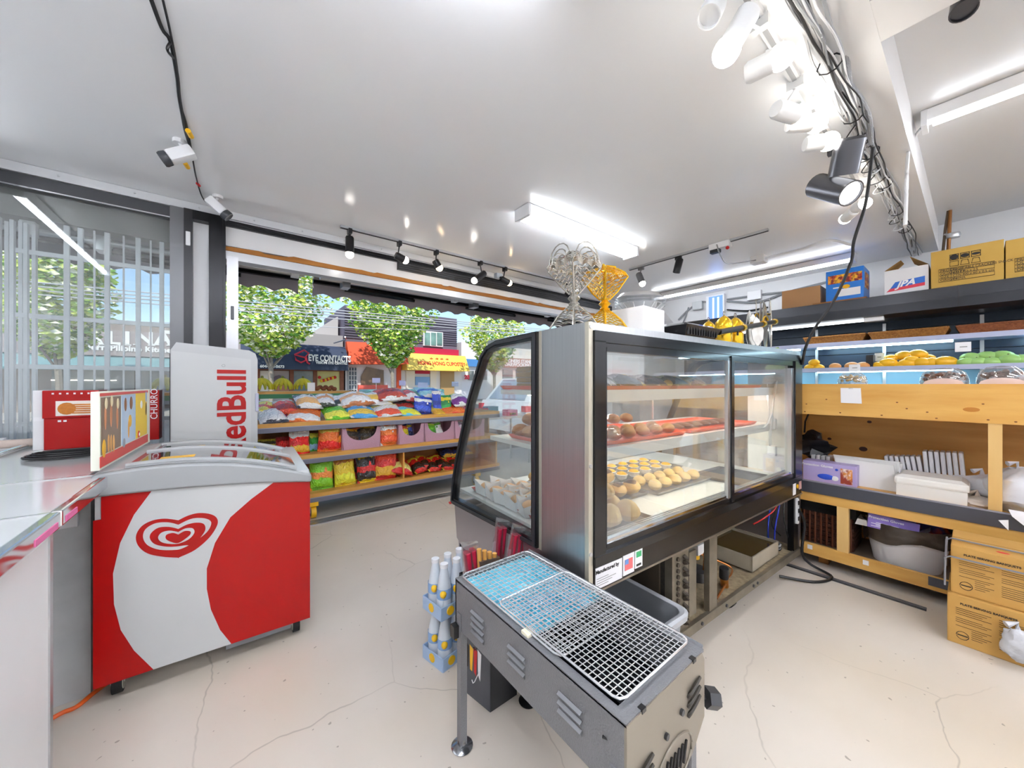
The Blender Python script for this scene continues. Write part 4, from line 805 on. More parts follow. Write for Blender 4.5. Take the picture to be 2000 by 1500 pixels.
bag('royal blue cookie pouch standing on the top shelf', 812, 849, 777, 808, 3.7, ('1c3aa8', 'e8ecf4', '2a50c8'), base=T1, roll=8, cat='snack pouch', name='snack_pouch'); bag('tall narrow blue snack pouch standing on top shelf', 849, 867, 763, 805, 3.7, ('1e40b0', 'dfe6f4', '16308a'), base=T1, cat='snack pouch', name='snack_pouch')
bag('green pouch with yellow top standing on the top shelf', 864, 887, 766, 798, 3.72, ('1f7a3c', 'e8b828', '2a9a4c'), base=T1, cat='snack pouch', name='snack_pouch'); bag('small yellow packet lying at the blue pouches', 848, 872, 796, 808, 3.64, ('e8b42a', 'd89a18', 'f0cc60'), True, cat='snack packet', name='snack_packet')
mid = [('dark yellow snack bag at the left end of middle shelf', 500, 542, 843, 872, ('8a7a18', '2c2a14', 'b8a428')), ('red chip bag half hidden behind the freezer', 540, 572, 845, 876, ('b81c1a', 'e8e0dc', '8a1414')), ('red and yellow chip bag standing left on middle shelf', 566, 608, 848, 889, ('cc1818', 'e8a02a', 'e8e0d8')),
       ('small green and blue chip bag between two red ones', 606, 626, 856, 888, ('3a9a3c', '8ab4d8', 'e8c83a')), ('red-topped golden chip bag on the middle shelf', 623, 667, 839, 885, ('d8641e', 'd01c14', 'e0b040')), ('orange chip bag leaning on the first pink basket', 660, 679, 840, 875, ('e07a1a', 'c02a14', '4a3a20')), ('white-topped orange chip bag between the pink baskets', 744, 782, 832, 872, ('e06a2a', 'ece8e4', 'd84a1c'))]
for i, (lb, a, b, c, d, cl) in enumerate(mid): bag(lb, a, b, c, d, 3.66 if i not in (0, 1, 3) else 3.74, cl, base=T2, roll=(3, -2, 0, 4)[i % 4], yaw=(.15, -.1, .05)[i % 3])
low = [('lime green chip bag standing on the bottom shelf', 606, 655, 903, 961, ('72b41e', '5a9a18', 'e07a2a')), ('yellow chip bag standing on the bottom shelf', 654, 697, 898, 955, ('d8b41e', 'e8d030', 'a86a18')), ('dark red and yellow chip bag squeezed behind the black one', 683, 702, 896, 946, ('7a1414', 'd8b82a', '2a1414')), ('black yellow and red chip bag on the bottom shelf', 699, 739, 893, 947, ('1c1a22', 'd8b41e', 'b81a1a')), ('red chip bag standing on the bottom shelf', 735, 780, 888, 940, ('b41414', 'd0361c', 'c89a2a'))]
for i, (lb, a, b, c, d, cl) in enumerate(low): bag(lb, a, b, c, d, 3.68 if i != 2 else 3.76, cl, base=T3, roll=(2, -3, 5, -2, 4)[i])
bag('red chip bag fallen over on the bottom shelf', 766, 810, 902, 934, 3.68, ('b81818', 'c8323a', 'e8c070'), True, base=T3, roll=18)
for i in range(6): bag('small red and yellow snack packet piled on the bottom shelf', 808 + i * 14, 832 + i * 14, 903 - (i % 2) * 4, 926 - i * 3, 3.7 + .05 * (i % 2), ('b82018', 'e0b830', '2a1a14'), True, 'snack_packet', 'small snack packets on the bottom shelf', base=T3 + .0, roll=(-10, 8, 4)[i % 3], cat='snack packet')
for i in range(3): bag('dark blue snack packet piled at right of bottom shelf', 862 + i * 16, 890 + i * 16, 880 + (i % 2) * 4, 900, 3.9, ('1e2a5a', 'd8a030', '14141e'), True, 'snack_packet', 'dark snack packets on the bottom shelf', base=T3 + .08, cat='snack packet')
# pink plastic baskets
PK = mat('pink_plastic', 'b88ea0', .4, bump=.5, bscale=120)
def basket(label, px0, px1, fill):
    a = onY(px0, 870, 3.66).x; b = onY(px1, 870, 3.66).x; w = b - a; t = thing('pink_basket', label, 'basket', (a, 3.655, T2)); h = .2; D = .26
    sc = [(0.012, 0), (w - .012, 0), (w, h), (w - .035, h)] + [(w / 2 + (w / 2 - .04) * math.cos(q), h - .02 - .10 * math.sin(q)) for q in [math.pi * i / 10 for i in range(11)]] + [(.035, h), (0, h)]
    MB().prism(sc, 'y', 0, .006).build('scooped_front', PK, t); MB().box(.006, D, 0, w - .006, D + .006, h).build('back', PK, t)
    for x in (0, w - .006): MB().box(x, .006, 0, x + .006, D, h).build('side', PK, t)
    MB().box(.006, .006, 0, w - .006, D, .006).build('bottom', PK, t); MB().tube([(0, 0, h), (.035, 0, h)], .005, 6).tube([(w - .035, 0, h), (w, 0, h)], .005, 6).tube([(0, 0, h), (0, D, h), (w, D, h), (w, 0, h)], .005, 6).build('rim', PK, t)
    for i, cl in enumerate(fill):
        o = bag_mesh(w * .42, .15, .06, 90 + i + px0, cl).build('snack_packet', foil(cl)); o.location = (a + w * (.3 + .2 * i), 3.72 + .05 * (i % 2), T2 + .1 + .01 * i); o.rotation_euler = (R(-20), R((12, -14, 6)[i]), R((20, -15, 5)[i]))
        for p in o.data.polygons: p.use_smooth = True
        tag(o, 'colourful snack packet inside the %s' % label.split(' with ')[0], 'snack packet', 'packets in the pink baskets')
basket('largest pink basket with black and gold packets', 668, 743, (('2a2420', 'c8902a', '4a2a18'), ('1e2438', 'c86a4a', '141420'), ('3a2c18', 'd8a02a', '1e1a14')))
basket('second pink basket with yellow packets', 778, 828, (('e0b828', '1e3a8a', 'c8502a'), ('2a3a8a', 'd8b030', '18204a')))
basket('third pink basket with a lime packet', 829, 887, (('62b022', 'a8d040', '3a8a1a'), ('d8e0d0', '4a9a2a', 'e8e8e0')))
basket('rightmost pink basket half hidden by the display case', 888, 946, (('b8b0b8', '7a6a7a', 'd0c8d0'),))
# banana stand outside
bs = thing('banana_stand', 'green-edged wooden banana stand on the pavement', 'stand', (0, 4.45, 0))
MB().box(-1.1, 0, 1.09, 1.15, .5, 1.12).build('board', PINE, bs); MB().box(-1.1, -.015, 1.05, 1.15, .0, 1.095).build('green_edge', GRN, bs)
for x in (-1.05, .02, 1.1): MB().box(x - .02, .02, 0, x + .02, .06, 1.09).box(x - .02, .44, 0, x + .02, .48, 1.09).build('leg', GRN, bs)
MB().box(-1.1, .02, .55, 1.15, .48, .57).build('lower_board', PINED, bs)
for i, (x, m) in enumerate(((.14, '2a3ac0'), (.28, '2a48d0'), (.42, 'd82a78'), (.56, 'a8a0d8'), (.70, 'e8e0ec'), (-.2, '2e7a4c'))):
    o = MB().rbox(x, 4.46, .57, x + .12, 4.6, 1.0, .02).build('plastic_crate_liner', mat('liner_%d' % i, m, .4)); tag(o, ['royal blue carton under the banana board', 'bright blue carton under the banana board', 'magenta carton under the banana board', 'lilac carton under the banana board', 'pale pink carton under the banana board', 'green carton under the banana board, behind the cooler'][i], 'carton'); o.name = 'carton'
BAN = mat('banana', 'cdb81e', .45, n=(9, '98a626', .3)); BST = mat('banana_stem', '6a6a24', .6)
def bananas(label, px):
    c = onY(px, 752, 4.6); t = thing('banana_bunch', label, 'bananas', (c.x, 4.6, 1.12))
    for k in range(6):
        a = R(-80 + 32 * k); d = Vector((math.sin(a), -math.cos(a) * .7, 0)); pts = [Vector((0, 0, .135)), d * .04 + Vector((0, 0, .112)), d * .078 + Vector((0, 0, .066)), d * .085 + Vector((0, 0, .02))]
        W_ = wiggle(pts, 4); n = len(W_); MB().tube(W_, .02, 7, rr=[.007 + .014 * math.sin(math.pi * min(1, (i + 1.5) / n)) for i in range(n)]).build('banana', BAN, t, True)
    MB().cyl((0, 0, .12), (0, .01, .165), .018, .012, 8).build('stem', BST, t); return t
for px, lb in ((512, 'banana bunch nearest the drinks cooler'), (552, 'banana bunch in the middle of the board'), (592, 'banana bunch beside the white price card'), (322, 'banana bunch seen through the window grille')): bananas(lb, px)
def card(label, px, py, w, h, Y, zbase, m=PAPER):
    c = onY(px, py, Y); t = thing('price_card', label, 'price card', (c.x, Y, zbase)); t.rotation_euler = (0, 0, .1)
    MB().box(-w / 2, 0, c.z - zbase - h / 2, w / 2, .004, c.z - zbase + h / 2).build('card', m, t); MB().cyl((0, .004, 0), (0, .004, c.z - zbase), .003, n=6).build('stick', ALU, t)
LIL = mat('card_lilac', 'b4b8e0', .5)
card('white price card beside the bananas', 608, 757, .075, .11, 4.5, 1.12); card('lilac price card above the red-brown chip bag', 735, 743, .09, .055, 4.1, .87, LIL); card('lilac price card above the teal chip bag', 786, 748, .08, .06, 4.1, .87, LIL)
card('pale blue price card right of the blue pouches', 889, 750, .1, .06, 4.0, .87, mat('card_blue', 'a4b4d4', .5)); card('pale blue price card behind the pile', 826, 752, .13, .06, 3.98, .87, mat('card_blue'))
o = thing('taro_heap', 'small heap of brown roots on the banana board', 'roots', (onY(637, 760, 4.6).x, 4.6, 1.12))
for k in range(7): MB().ell((-.09 + .03 * k, .02 * (k % 2), .025 + .018 * (k % 2)), .03, .025, .025, 8, 6, wob=.3).build('root', mat('root_brown', '7a4426', .8), o, True)
o = tag(MB().rbox(1.22, 4.25, -.005, 2.2, 4.6, 1.135, .02).build('teal_bin', mat('teal_plastic', '8ed4d4', .4)), 'pale teal plastic bin behind the chip bags', 'bin')
# ------------------------------------------------------------------ refrigerated display case
CF = Fr(.9598, .8085, -3.0); CL = 1.99
dc = thing('display_case', 'stainless pastry display case with black framed sliding glass doors', 'display case', CF.o, CF.a)
CGL = glass('case_glass', 'f4f8f8', .07, .02, .10); SGL = glass('side_glass', 'f4f8f8', .06, .02, .05)
INW = mat('case_inside_white', 'e6e6e2', .35); FRB = mat('frame_black', '17181b', .22, .3, coat=.3); BANDB = mat('band_brown_black', '231d19', .3, .4); CRMS = mat('corner_strip_cream', 'c8c2b0', .35, .5)
PANS = mat('lower_steel', 'c2bcc2', .3, .9)
prof = [(.265, 1.41), (.57, 1.403), (.655, 1.385), (.71, 1.345), (.847, 1.117), (.94, .90), (.997, .76), (1.036, .62), (1.05, .53), (1.03, .515), (.265, .545)]
def offset(poly, d):
    c = Vector((sum(p[0] for p in poly) / len(poly), sum(p[1] for p in poly) / len(poly))); out = []; n = len(poly)
    for i in range(n):
        a, b, e = Vector(poly[i - 1]), Vector(poly[i]), Vector(poly[(i + 1) % n]); n1 = Vector((-(b - a).y, (b - a).x)).normalized(); n2 = Vector((-(e - b).y, (e - b).x)).normalized()
        if (c - b).dot(n1) < 0: n1 = -n1
        if (c - b).dot(n2) < 0: n2 = -n2
        m = (n1 + n2).normalized(); out.append(tuple(b + m * (d / max(.35, m.dot(n1)))))
    return out
inn = offset(prof, .034)
def ring(x0, x1, po, pi_, name, m):
    n = len(po); mb = MB(); mb.add([(x0, *p) for p in po] + [(x0, *p) for p in pi_] + [(x1, *p) for p in po] + [(x1, *p) for p in pi_], [f for i in range(n) for j in [(i + 1) % n] for f in ((i, j, n + j, n + i), (2 * n + i, 2 * n + j, 3 * n + j, 3 * n + i), (i, j, 2 * n + j, 2 * n + i), (n + i, n + j, 3 * n + j, 3 * n + i))]); return mb.build(name, m, dc)
ring(-.014, .022, prof, inn, 'side_frame', FRB); ring(-.020, -.012, offset(prof, .006), offset(prof, .02), 'side_gasket', mat('gasket', '2c2d31', .35)); ring(CL - .022, CL + .014, prof, inn, 'side_frame', FRB)
for x in (.004, CL - .006): MB().prism(inn, 'x', x - .003, x + .003).build('side_pane', SGL, dc)
MB().box(0, .012, .485, .022, .265, 1.385).build('side_panel', STEEL, dc); MB().box(-.003, -.004, .485, .018, .014, 1.412).build('corner_strip', CRMS, dc); MB().box(-.001, .25, .54, .012, .268, 1.41).build('corner_strip', CRMS, dc)
for z in (1.395, .92, .62, .505): MB().cyl((.006, -.008, z), (.006, -.003, z), .007, n=10).build('screw', ALU, dc)
MB().prism([(.0, .49), (.265, .545), (1.03, .515), (1.0, .33), (.93, .30), (.0, .30)], 'x', .0, .02).build('lower_side_panel', PANS, dc); MB().prism([(.0, .49), (.265, .545), (1.03, .515), (1.0, .33), (.93, .12), (.0, .12)], 'x', CL - .02, CL).build('lower_side_panel', PANS, dc)
MB().box(0, 0, 1.384, CL, .66, 1.412).build('top_panel', STEEL, dc)
MB().box(CL - .03, .02, .58, CL - .02, .30, 1.384).build('end_lining', INW, dc)
cg = [(.655, 1.388)] + prof[3:9]
def curve_pt(v):
    k = v * (len(cg) - 1); i = min(int(k), len(cg) - 2); f = k - i; return cg[i][0] + f * (cg[i + 1][0] - cg[i][0]), cg[i][1] + f * (cg[i + 1][1] - cg[i][1])
MB().grid(lambda u, v: (.025 + u * (CL - .05), curve_pt(v)[0] - .008, curve_pt(v)[1]), 1, 24).build('curved_front_glass', CGL, dc, True)
MB().prism([(1.03, .52), (1.045, .52), (1.0, .12), (.985, .12)], 'x', .02, CL - .02).build('front_panel', PANS, dc)
# rear frame and sliding doors (towards the camera)
for z0, z1, y in ((1.345, 1.384, -.012), (1.315, 1.35, -.004)): MB().box(.02, y, z0, 1.98, .03, z1).build('frame_rail', FRB, dc)
for z0, z1, y in ((.575, .607, -.014), (.6, .634, -.004)): MB().box(.02, y, z0, 1.98, .03, z1).build('frame_rail', FRB, dc)
for x0, x1 in ((.02, .075), (1.865, 1.98)): MB().box(x0, -.012, .6, x1, .03, 1.35).build('frame_stile', FRB, dc)
MB().box(.074, -.004, .62, .09, .03, 1.33).build('door_gasket', BLK, dc); MB().box(.018, .0, .48, .024, .01, 1.385).build('frame_edge', BLK, dc)
MB().box(1.012, -.01, .61, 1.04, .012, 1.34).build('door_stile', FRB, dc); MB().box(.985, -.004, .63, 1.013, .012, 1.33).build('door_edge', ALU, dc)
MB().box(.09, .002, .632, 1.0, .007, 1.325).build('sliding_door', CGL, dc); MB().box(1.0, .016, .632, 1.86, .021, 1.325).build('sliding_door', CGL, dc)
MB().box(1.825, -.002, .63, 1.868, .03, 1.30).build('door_edge', ALU, dc)
MB().box(.085, .0, .633, 1.865, .05, .646).build('door_track', CHROME, dc)
for k in range(3): MB().box(.085, .012 + .012 * k, .646, 1.865, .016 + .012 * k, .652).build('track_rib', ALU, dc)
MB().box(.02, -.008, .488, 1.98, .03, .578).build('lower_band', BANDB, dc); MB().box(.02, -.012, .484, 1.98, .034, .492).build('band_lip', mat('lip_steel', '8c8478', .3, .8), dc)
for x0, x1, z0, z1, m in ((.025, .165, .495, .568, PAPER), (.17, .235, .498, .575, PAPER), (.24, .285, .505, .573, PAPER), (1.83, 1.875, .50, .57, PAPER), (1.935, 1.973, .52, .575, mat('pink_sticker', 'd4a8a0', .5))):
    s_ = MB().box(x0, -.010, z0, x1, -.008, z1).build('sticker', m, dc)
    if abs(x0 - .025) < .001: text('Manufactured by', .018, INK, s_, (.085, -.0105, .553), (1, 0, 0), (0, 0, 1), bold=.0006, depth=.0003); [MB().box(.03, -.0106, .505 + k * .008, .03 + .06 + .02 * (k % 3), -.010, .507 + k * .008).build('fine_print', mat('print_grey', '9a9a98', .6), s_) for k in range(4)]
    if abs(x0 - .17) < .001: MB().box(.18, -.011, .515, .225, -.010, .555).build('red_print', mat('flag_red', 'd86a6a', .5), s_); MB().box(.18, -.0115, .537, .2, -.0108, .555).build('blue_print', mat('flag_blue', '6a94d4', .5), s_)
    if abs(x0 - .24) < .001: MB().box(.248, -.011, .545, .278, -.010, .566).build('green_print', mat('label_green', '3aa86a', .5), s_); MB().box(.248, -.011, .512, .276, -.010, .52).build('dark_print', INK, s_)
MB().cyl((1.905, -.012, .545), (1.905, -.008, .545), .014, n=14).build('yellow_indicator', YEL, dc)
# inside: deck, shelves, light strips
MB().box(.03, .045, .585, CL - .03, 1.02, .60).build('deck', INW, dc); MB().box(.03, .04, .585, CL - .03, .075, .625).build('deck_lip', mat('lip_white', 'dcd8cc', .35), dc)
LEDC = emis('led_strip', 'fff6e8', 22.0)
for z, y1 in ((1.172, .62), (.936, .72)):
    s_ = MB().box(.05, .13, z - .02, CL - .04, y1, z).build('shelf', mat('shelf_white', 'e8e6e0', .3), dc); MB().box(.05, .122, z - .045, CL - .04, .132, z + .004).build('shelf_edge', mat('shelf_white'), s_)
    MB().box(.55, .14, z - .034, CL - .12, .152, z - .022).build('light_strip', LEDC, s_); MB().box(.2, y1 - .03, z - .03, CL - .12, y1 - .02, z - .022).build('light_strip', LEDC, s_)
    for x in (.3, 1.2): MB().cyl((x, y1 - .06, z - .2), (x, y1 - .06, z - .02), .008, n=8).build('shelf_support', ALU, s_)
# machinery space under the case
DUST = mat('dusty_pan', '8a7a60', .9, n=(9, '5a4c38', .25), n2=(40, 'a89878', .3)); RUSTY = mat('machine_dark', '2c2620', .6, n=(8, '453a2c', .3)); COPP = mat('copper_pipe', 'b0703a', .3, .8); GALV = mat('galvanised', '8c8474', .4, .6, n=(12, '6a6254', .3))
MB().box(.45, .0, .118, CL - .02, .95, .135).build('base_pan', DUST, dc); MB().box(.45, -.012, .098, CL - .02, .006, .14).build('base_rail', GALV, dc)
for x in (.72, .95, 1.25, 1.3): MB().cyl((x, -.018, .12), (x, -.011, .12), .008, n=8).build('bolt', DKG, dc)
MB().box(.02, .96, .12, CL - .02, .98, .5).build('rear_cover', RUSTY, dc); MB().box(.485, .05, .136, .497, .9, .488).build('condenser_side', RUSTY, dc)
hx = MB().box(.497, -.004, .14, .622, .03, .488).build('condenser_plate', GALV, dc)
for i in range(13): MB().cyl((.535, -.012, .158 + i * .025), (.535, -.003, .158 + i * .025), .0095, n=10).build('tube_end', RUSTY, hx)
for i in range(6): MB().tube([(.585, -.004, .17 + i * .052), (.585, -.02, .178 + i * .052), (.585, -.02, .19 + i * .052), (.585, -.004, .198 + i * .052)], .01, 8).build('return_bend', RUSTY, hx, True)
MB().box(.50, .03, .14, .62, .8, .48).build('condenser_core', mat('fins_dark', '1c1a16', .7, n=(60, '3a342a', .3), stretch=(40, 1, 1)), dc)
MB().box(.635, .0, .17, .695, .012, .455).build('bracket_plate', GALV, dc); MB().box(.80, -.006, .135, .872, .02, .49).build('support_post', GALV, dc); MB().box(1.86, -.004, .1, 1.93, .03, .49).build('end_post', BLKM, dc)
MB().box(.70, .1, .136, .80, .6, .2).build('motor_bracket', RUSTY, dc)
cp = MB().lathe([(.085, 0), (.09, .02), (.09, .14), (.075, .19), (.02, .205)], (1.12, .33, .145), 18).build('compressor', RUB, dc, True)
MB().tube(wiggle([(1.12, .33, .34), (1.05, .2, .36), (.96, .1, .33), (.94, .09, .25), (1.0, .12, .16)], 6), .008, 8).build('copper_pipe', COPP, cp, True); MB().tube(wiggle([(.65, .08, .43), (.74, .1, .45), (.79, .14, .44)], 6), .008, 8).build('copper_pipe', COPP, cp, True); MB().tube(wiggle([(.66, .05, .16), (.74, .04, .18), (.8, .06, .22)], 5), .006, 8).build('copper_pipe', COPP, cp, True)
MB().box(.9, .1, .33, .97, .16, .38).build('relay_box', WPLA, cp); MB().cyl((.93, .13, .3), (.93, .13, .36), .02, n=10).build('yellow_cap', YEL, cp); MB().lathe([(.05, 0), (.055, .03), (.055, .05), (.02, .055)], (.93, .12, .2), 14).build('motor', DKG, cp, True)
vl = MB().cyl((1.09, .06, .14), (1.06, .05, .2), .02, n=12).build('valve', mat('valve_brass', 'a86c2a', .35, .6), dc, True); MB().cyl((1.06, .05, .195), (1.05, .045, .25), .022, n=12).build('valve_cap', RUB, vl, True); MB().tube(wiggle([(1.09, .06, .16), (1.19, .07, .17), (1.22, .1, .19), (1.1, .2, .25)], 5), .005, 6).build('valve_pipe', COPP, vl, True); MB().tube([(1.09, .05, .16), (.9, .01, .16)], .006, 6).build('valve_pipe', COPP, vl)
pn = MB().box(1.345, .03, .145, 1.715, .036, .228).box(1.345, .30, .145, 1.715, .306, .228).box(1.345, .03, .145, 1.351, .306, .228).box(1.709, .03, .145, 1.715, .306, .228).box(1.345, .03, .145, 1.715, .306, .151).build('drip_tray', mat('tray_dirty_steel', 'c0b8a6', .45, .2, n=(5, '9a907c', .3)), dc); MB().box(1.352, .037, .15, 1.708, .299, .212).build('murky_water', mat('murky_water', '5c4a26', .12, n=(6, '40341a', .3)), pn)
for i, (m, pts) in enumerate(((mat('wire_blue', '2438b8', .4), [(1.8, .05, .46), (1.74, .04, .40), (1.72, .05, .3), (1.74, .06, .22)]), (mat('wire_blue'), [(1.78, .08, .48), (1.70, .07, .42), (1.70, .08, .32), (1.76, .1, .2)]), (mat('wire_red', 'c02020', .4), [(1.8, .06, .48), (1.72, .05, .42), (1.62, .08, .37), (1.54, .1, .35)]), (CABLE, [(1.84, .04, .47), (1.80, .03, .36), (1.85, .03, .25), (1.88, .02, .16)]), (CABLE, [(1.86, .06, .44), (1.8, .07, .4), (1.82, .1, .28), (1.9, .08, .2)]), (mat('wire_teal', '1c6a8a', .4), [(1.82, .1, .45), (1.77, .1, .35), (1.8, .12, .2)]))): MB().tube(wiggle(pts, 5), .004, 6).build('wire', m, dc, True)
for k in range(4): MB().tube([(1.8 + .07 * math.cos(a), .14 + .09 * math.sin(a), .145 + .008 * k) for a in [i * .42 for i in range(15)]], .006, 6, True).build('cable_coil', (CABLE, mat('cable_grey'))[k % 2], dc, True)
ps = MB().box(1.885, -.016, .31, 1.912, -.004, .47).build('power_strip', WPLA, dc)
for k in range(3): MB().box(1.890, -.019, .33 + .05 * k, 1.907, -.016, .355 + .05 * k).build('socket', BLK, ps)
MB().tube(wiggle([(1.90, -.02, .4), (1.96, -.03, .3), (1.95, -.02, .12), (2.02, -.04, .03), (1.98, -.16, .01), (1.82, -.12, .01), (1.70, .02, .02)], 8), .008, 8).build('power_cord', CABLE, dc, True)
for x, y in ((.66, .12), (1.15, .08), (1.78, .1), (.62, .85), (1.78, .85)):
    w = MB().cyl((x - .018, y, .048), (x + .018, y, .048), .048, n=18).build('caster', RUB, dc, True); MB().cyl((x, y, .05), (x, y, .12), .02, n=10).build('caster_fork', DKG, w)
MB().box(.02, .80, .0, .06, .84, .3).build('front_leg', DKG, dc)
# white cords on the inner end wall
for pts in ([(1.90, .1, 1.22), (1.86, .1, 1.15), (1.86, .12, .95), (1.84, .12, .80), (1.80, .11, .86), (1.82, .1, 1.0), (1.75, .12, .92), (1.6, .13, .93)], [(1.9, .16, 1.2), (1.88, .14, 1.0), (1.9, .14, .85), (1.88, .12, .72)]): MB().tube(wiggle(pts, 6), .006, 6).build('white_cord', CABLEW, dc, True)
for z in (.9, .72): MB().rbox(1.87, .1, z, 1.905, .15, z + .07, .008).build('white_plug', WPLA, dc)
# ------------------------------------------------------------------ goods in the case
def inc(p): return CF.world(p)
def put(o, p, rz=0): o.location = inc(p); o.rotation_euler[2] += CF.a + rz; return o
def tray(label, x0, y0, x1, y1, z, m, lip=.018, fl=.012):
    t = thing('serving_tray', label, 'tray', inc((x0, y0, z)), CF.a); w, d = x1 - x0, y1 - y0
    MB().box(fl, fl, 0, w - fl, d - fl, .004).build('base', m, t)
    for b, tp in (([(fl, fl, 0), (w - fl, fl, 0), (w - fl, fl + .003, 0), (fl, fl + .003, 0)], [(0, 0, lip), (w, 0, lip), (w, .004, lip), (0, .004, lip)]), ([(fl, d - fl - .003, 0), (w - fl, d - fl - .003, 0), (w - fl, d - fl, 0), (fl, d - fl, 0)], [(0, d - .004, lip), (w, d - .004, lip), (w, d, lip), (0, d, lip)]),
                  ([(fl, fl, 0), (fl + .003, fl, 0), (fl + .003, d - fl, 0), (fl, d - fl, 0)], [(0, 0, lip), (.004, 0, lip), (.004, d, lip), (0, d, lip)]), ([(w - fl - .003, fl, 0), (w - fl, fl, 0), (w - fl, d - fl, 0), (w - fl - .003, d - fl, 0)], [(w - .004, 0, lip), (w, 0, lip), (w, d, lip), (w - .004, d, lip)])):
        MB().hexa(b, tp).build('lip', m, t)
    return t
TBK = mat('tray_black', '3a3a3c', .35); TOR = mat('tray_orange', 'e0532a', .35); TRD = mat('tray_red', 'c0282c', .35); TGR = mat('tray_grey_metal', '8e8e8c', .3, .7)
DK = .602
for lb, a in (('black tray of tall buns at the near left of the deck', (.10, .08, .50, .29, DK, TBK)), ('black tray of chocolate-topped buns on the deck', (.36, .31, .80, .52, DK, TBK)), ('grey tray of sugared rolls on the deck', (.82, .27, 1.38, .49, DK, TGR)), ('long grey tray of yellow tarts on the deck', (.52, .55, 1.55, .85, DK, TGR)), ('red tray of paper-wrapped cones at the case side', (.06, .40, .34, .94, DK, TRD)),
              ('dark empty tray at the right end of deck', (1.38, .1, 1.75, .4, DK, TBK)), ('orange tray on the middle shelf, left', (.08, .16, .9, .6, .938, TOR)), ('orange tray on the middle shelf, right', (.95, .16, 1.75, .55, .938, TOR)), ('orange tray on the top shelf, left', (.07, .15, .75, .66, 1.174, TOR)), ('red tray on the top shelf, right', (.8, .15, 1.8, .55, 1.174, mat('tray_red_bright', 'd83a2e', .35)))): tray(lb, *a)
BUN = mat('bun_golden', 'd6a04a', .5, n=(8, 'b87a2a', .3), n2=(3, 'e8c47c', .3)); BUNP = mat('bun_pale', 'e6c98e', .6, n=(7, 'd0a860', .3)); CHT = mat('bun_chocolate', '4a2a18', .35); TRT = mat('tart_yellow', 'ffc41c', .3, n=(12, 'f0a812', .3)); TRC = mat('tart_case', 'efe8e0', .6); BRD = mat('cookie_brown', 'a87838', .6, n=(10, '7c5422', .3)); WRAP = glass('bread_wrap', 'f8f8f6', .10, .12, .04)
def bun(label, p, rx, ry, rz, m, group, rot=0, choc=False, wrap=False, name='bread_bun', cat='bun'):
    o = thing(name, label, cat, inc(p), CF.a, group); MB().ell((0, 0, rz), rx, ry, rz, 12, 8, rot, .25).build('dough', m, o, True)
    if choc: MB().ell((0, 0, rz * 1.28), rx * .86, ry * .86, rz * .8, 12, 6, rot, .2).build('chocolate_top', CHT, o, True)
    if wrap: MB().ell((0, 0, rz * 1.02), rx * 1.1, ry * 1.12, rz * 1.12, 10, 6, rot, .5).build('plastic_wrap', WRAP, o)
    return o
gr_ = random.Random(21)
for i in range(6): bun('large golden loaf on the near deck tray', (.17 + (i % 3) * .11, .14 + (i // 3) * .09, DK + .005), .075, .05, .046, mat('loaf_golden', 'dcb04e', .5, n=(6, 'eacb86', .2), n2=(14, 'c48e30', .2)), 'bagged buns on the near tray', .5 + .2 * (i % 3))
for i in range(3): bun('golden bun stacked against the case door', (.16 + .09 * i, .18 + .02 * i, DK + .085), .06, .045, .038, BUN, 'stacked golden buns by the door', .4 * i)
for i in range(7): bun('golden bun with chocolate top on the deck', (.42 + (i % 4) * .1, .37 + (i // 4) * .09, DK + .005 + (.05 if i == 6 else 0)), .055, .042, .04, BUN, 'chocolate-topped buns', .5 * i, choc=True)
for i in range(10): bun('pale sugared roll on the grey deck tray', (.89 + (i % 5) * .1, .335 + (i // 5) * .1, DK + .005), .055, .036, .032, BUNP, 'sugared rolls on the grey tray', .8, name='sugared_roll', cat='roll')
for i in range(24):
    x, y = .58 + (i % 8) * .12, .60 + (i // 8) * .09; o = thing('custard_tart', 'yellow custard tart in white paper on the deck', 'tart', inc((x, y, DK + .005)), CF.a, 'custard tarts'); MB().lathe([(.026, 0), (.038, .03)], n=10).build('paper_case', TRC, o); MB().ell((0, 0, .03), .034, .034, .016, 10, 6, 0, .4).build('custard', TRT, o, True)
for i in range(14):
    x, y = .10 + (i % 3) * .085, .45 + (i // 3) * .095; o = thing('paper_cone', 'folded white paper cone holding a pastry, by the side glass', 'pastry', inc((x, y, DK + .005)), CF.a + gr_.uniform(-.4, .4), 'paper-wrapped pastry cones')
    MB().add([(-.045, -.045, .0), (.045, -.045, 0), (.045, .045, 0), (-.045, .045, 0), (-.055, -.05, .045), (.05, -.055, .07), (.055, .05, .04), (-.05, .055, .075)], [(0, 3, 2, 1), (0, 1, 5, 4), (1, 2, 6, 5), (2, 3, 7, 6), (3, 0, 4, 7)]).build('paper_wrap', PAPER, o); MB().ell((0, 0, .035), .04, .04, .025, 10, 6, 0, .3).build('pastry', mat('pastry_tan', 'd8a878', .6), o, True)
for i in range(3): bun('round brown roll lying in front of the paper cones', (.09 + .09 * i, .385, DK + .006), .036, .03, .032, mat('pastry_tan'), 'brown rolls by the side glass', name='brown_roll', cat='roll')
for i in range(10): bun('small folded yellow pastry in a heap by the side glass', (.38 + (i % 3) * .06, .72 + (i // 3 % 2) * .06, DK + .004 + .035 * (i // 6)), .035, .03, .026, mat('pastry_yellow', 'e0b23c', .5, n=(9, 'c08a1e', .3)), 'folded yellow pastries', .7 * i, name='yellow_pastry', cat='pastry')
for i in range(14): bun('long brown loaf in clear wrap on the middle shelf', (.42 + (i % 5) * .11, .24 + (i // 5) * .09, .943 + .045 * (i // 10)), .05, .033, .026, BRD, 'wrapped brown loaves on middle shelf', .2, wrap=(i % 3 == 0), name='brown_loaf', cat='loaf')
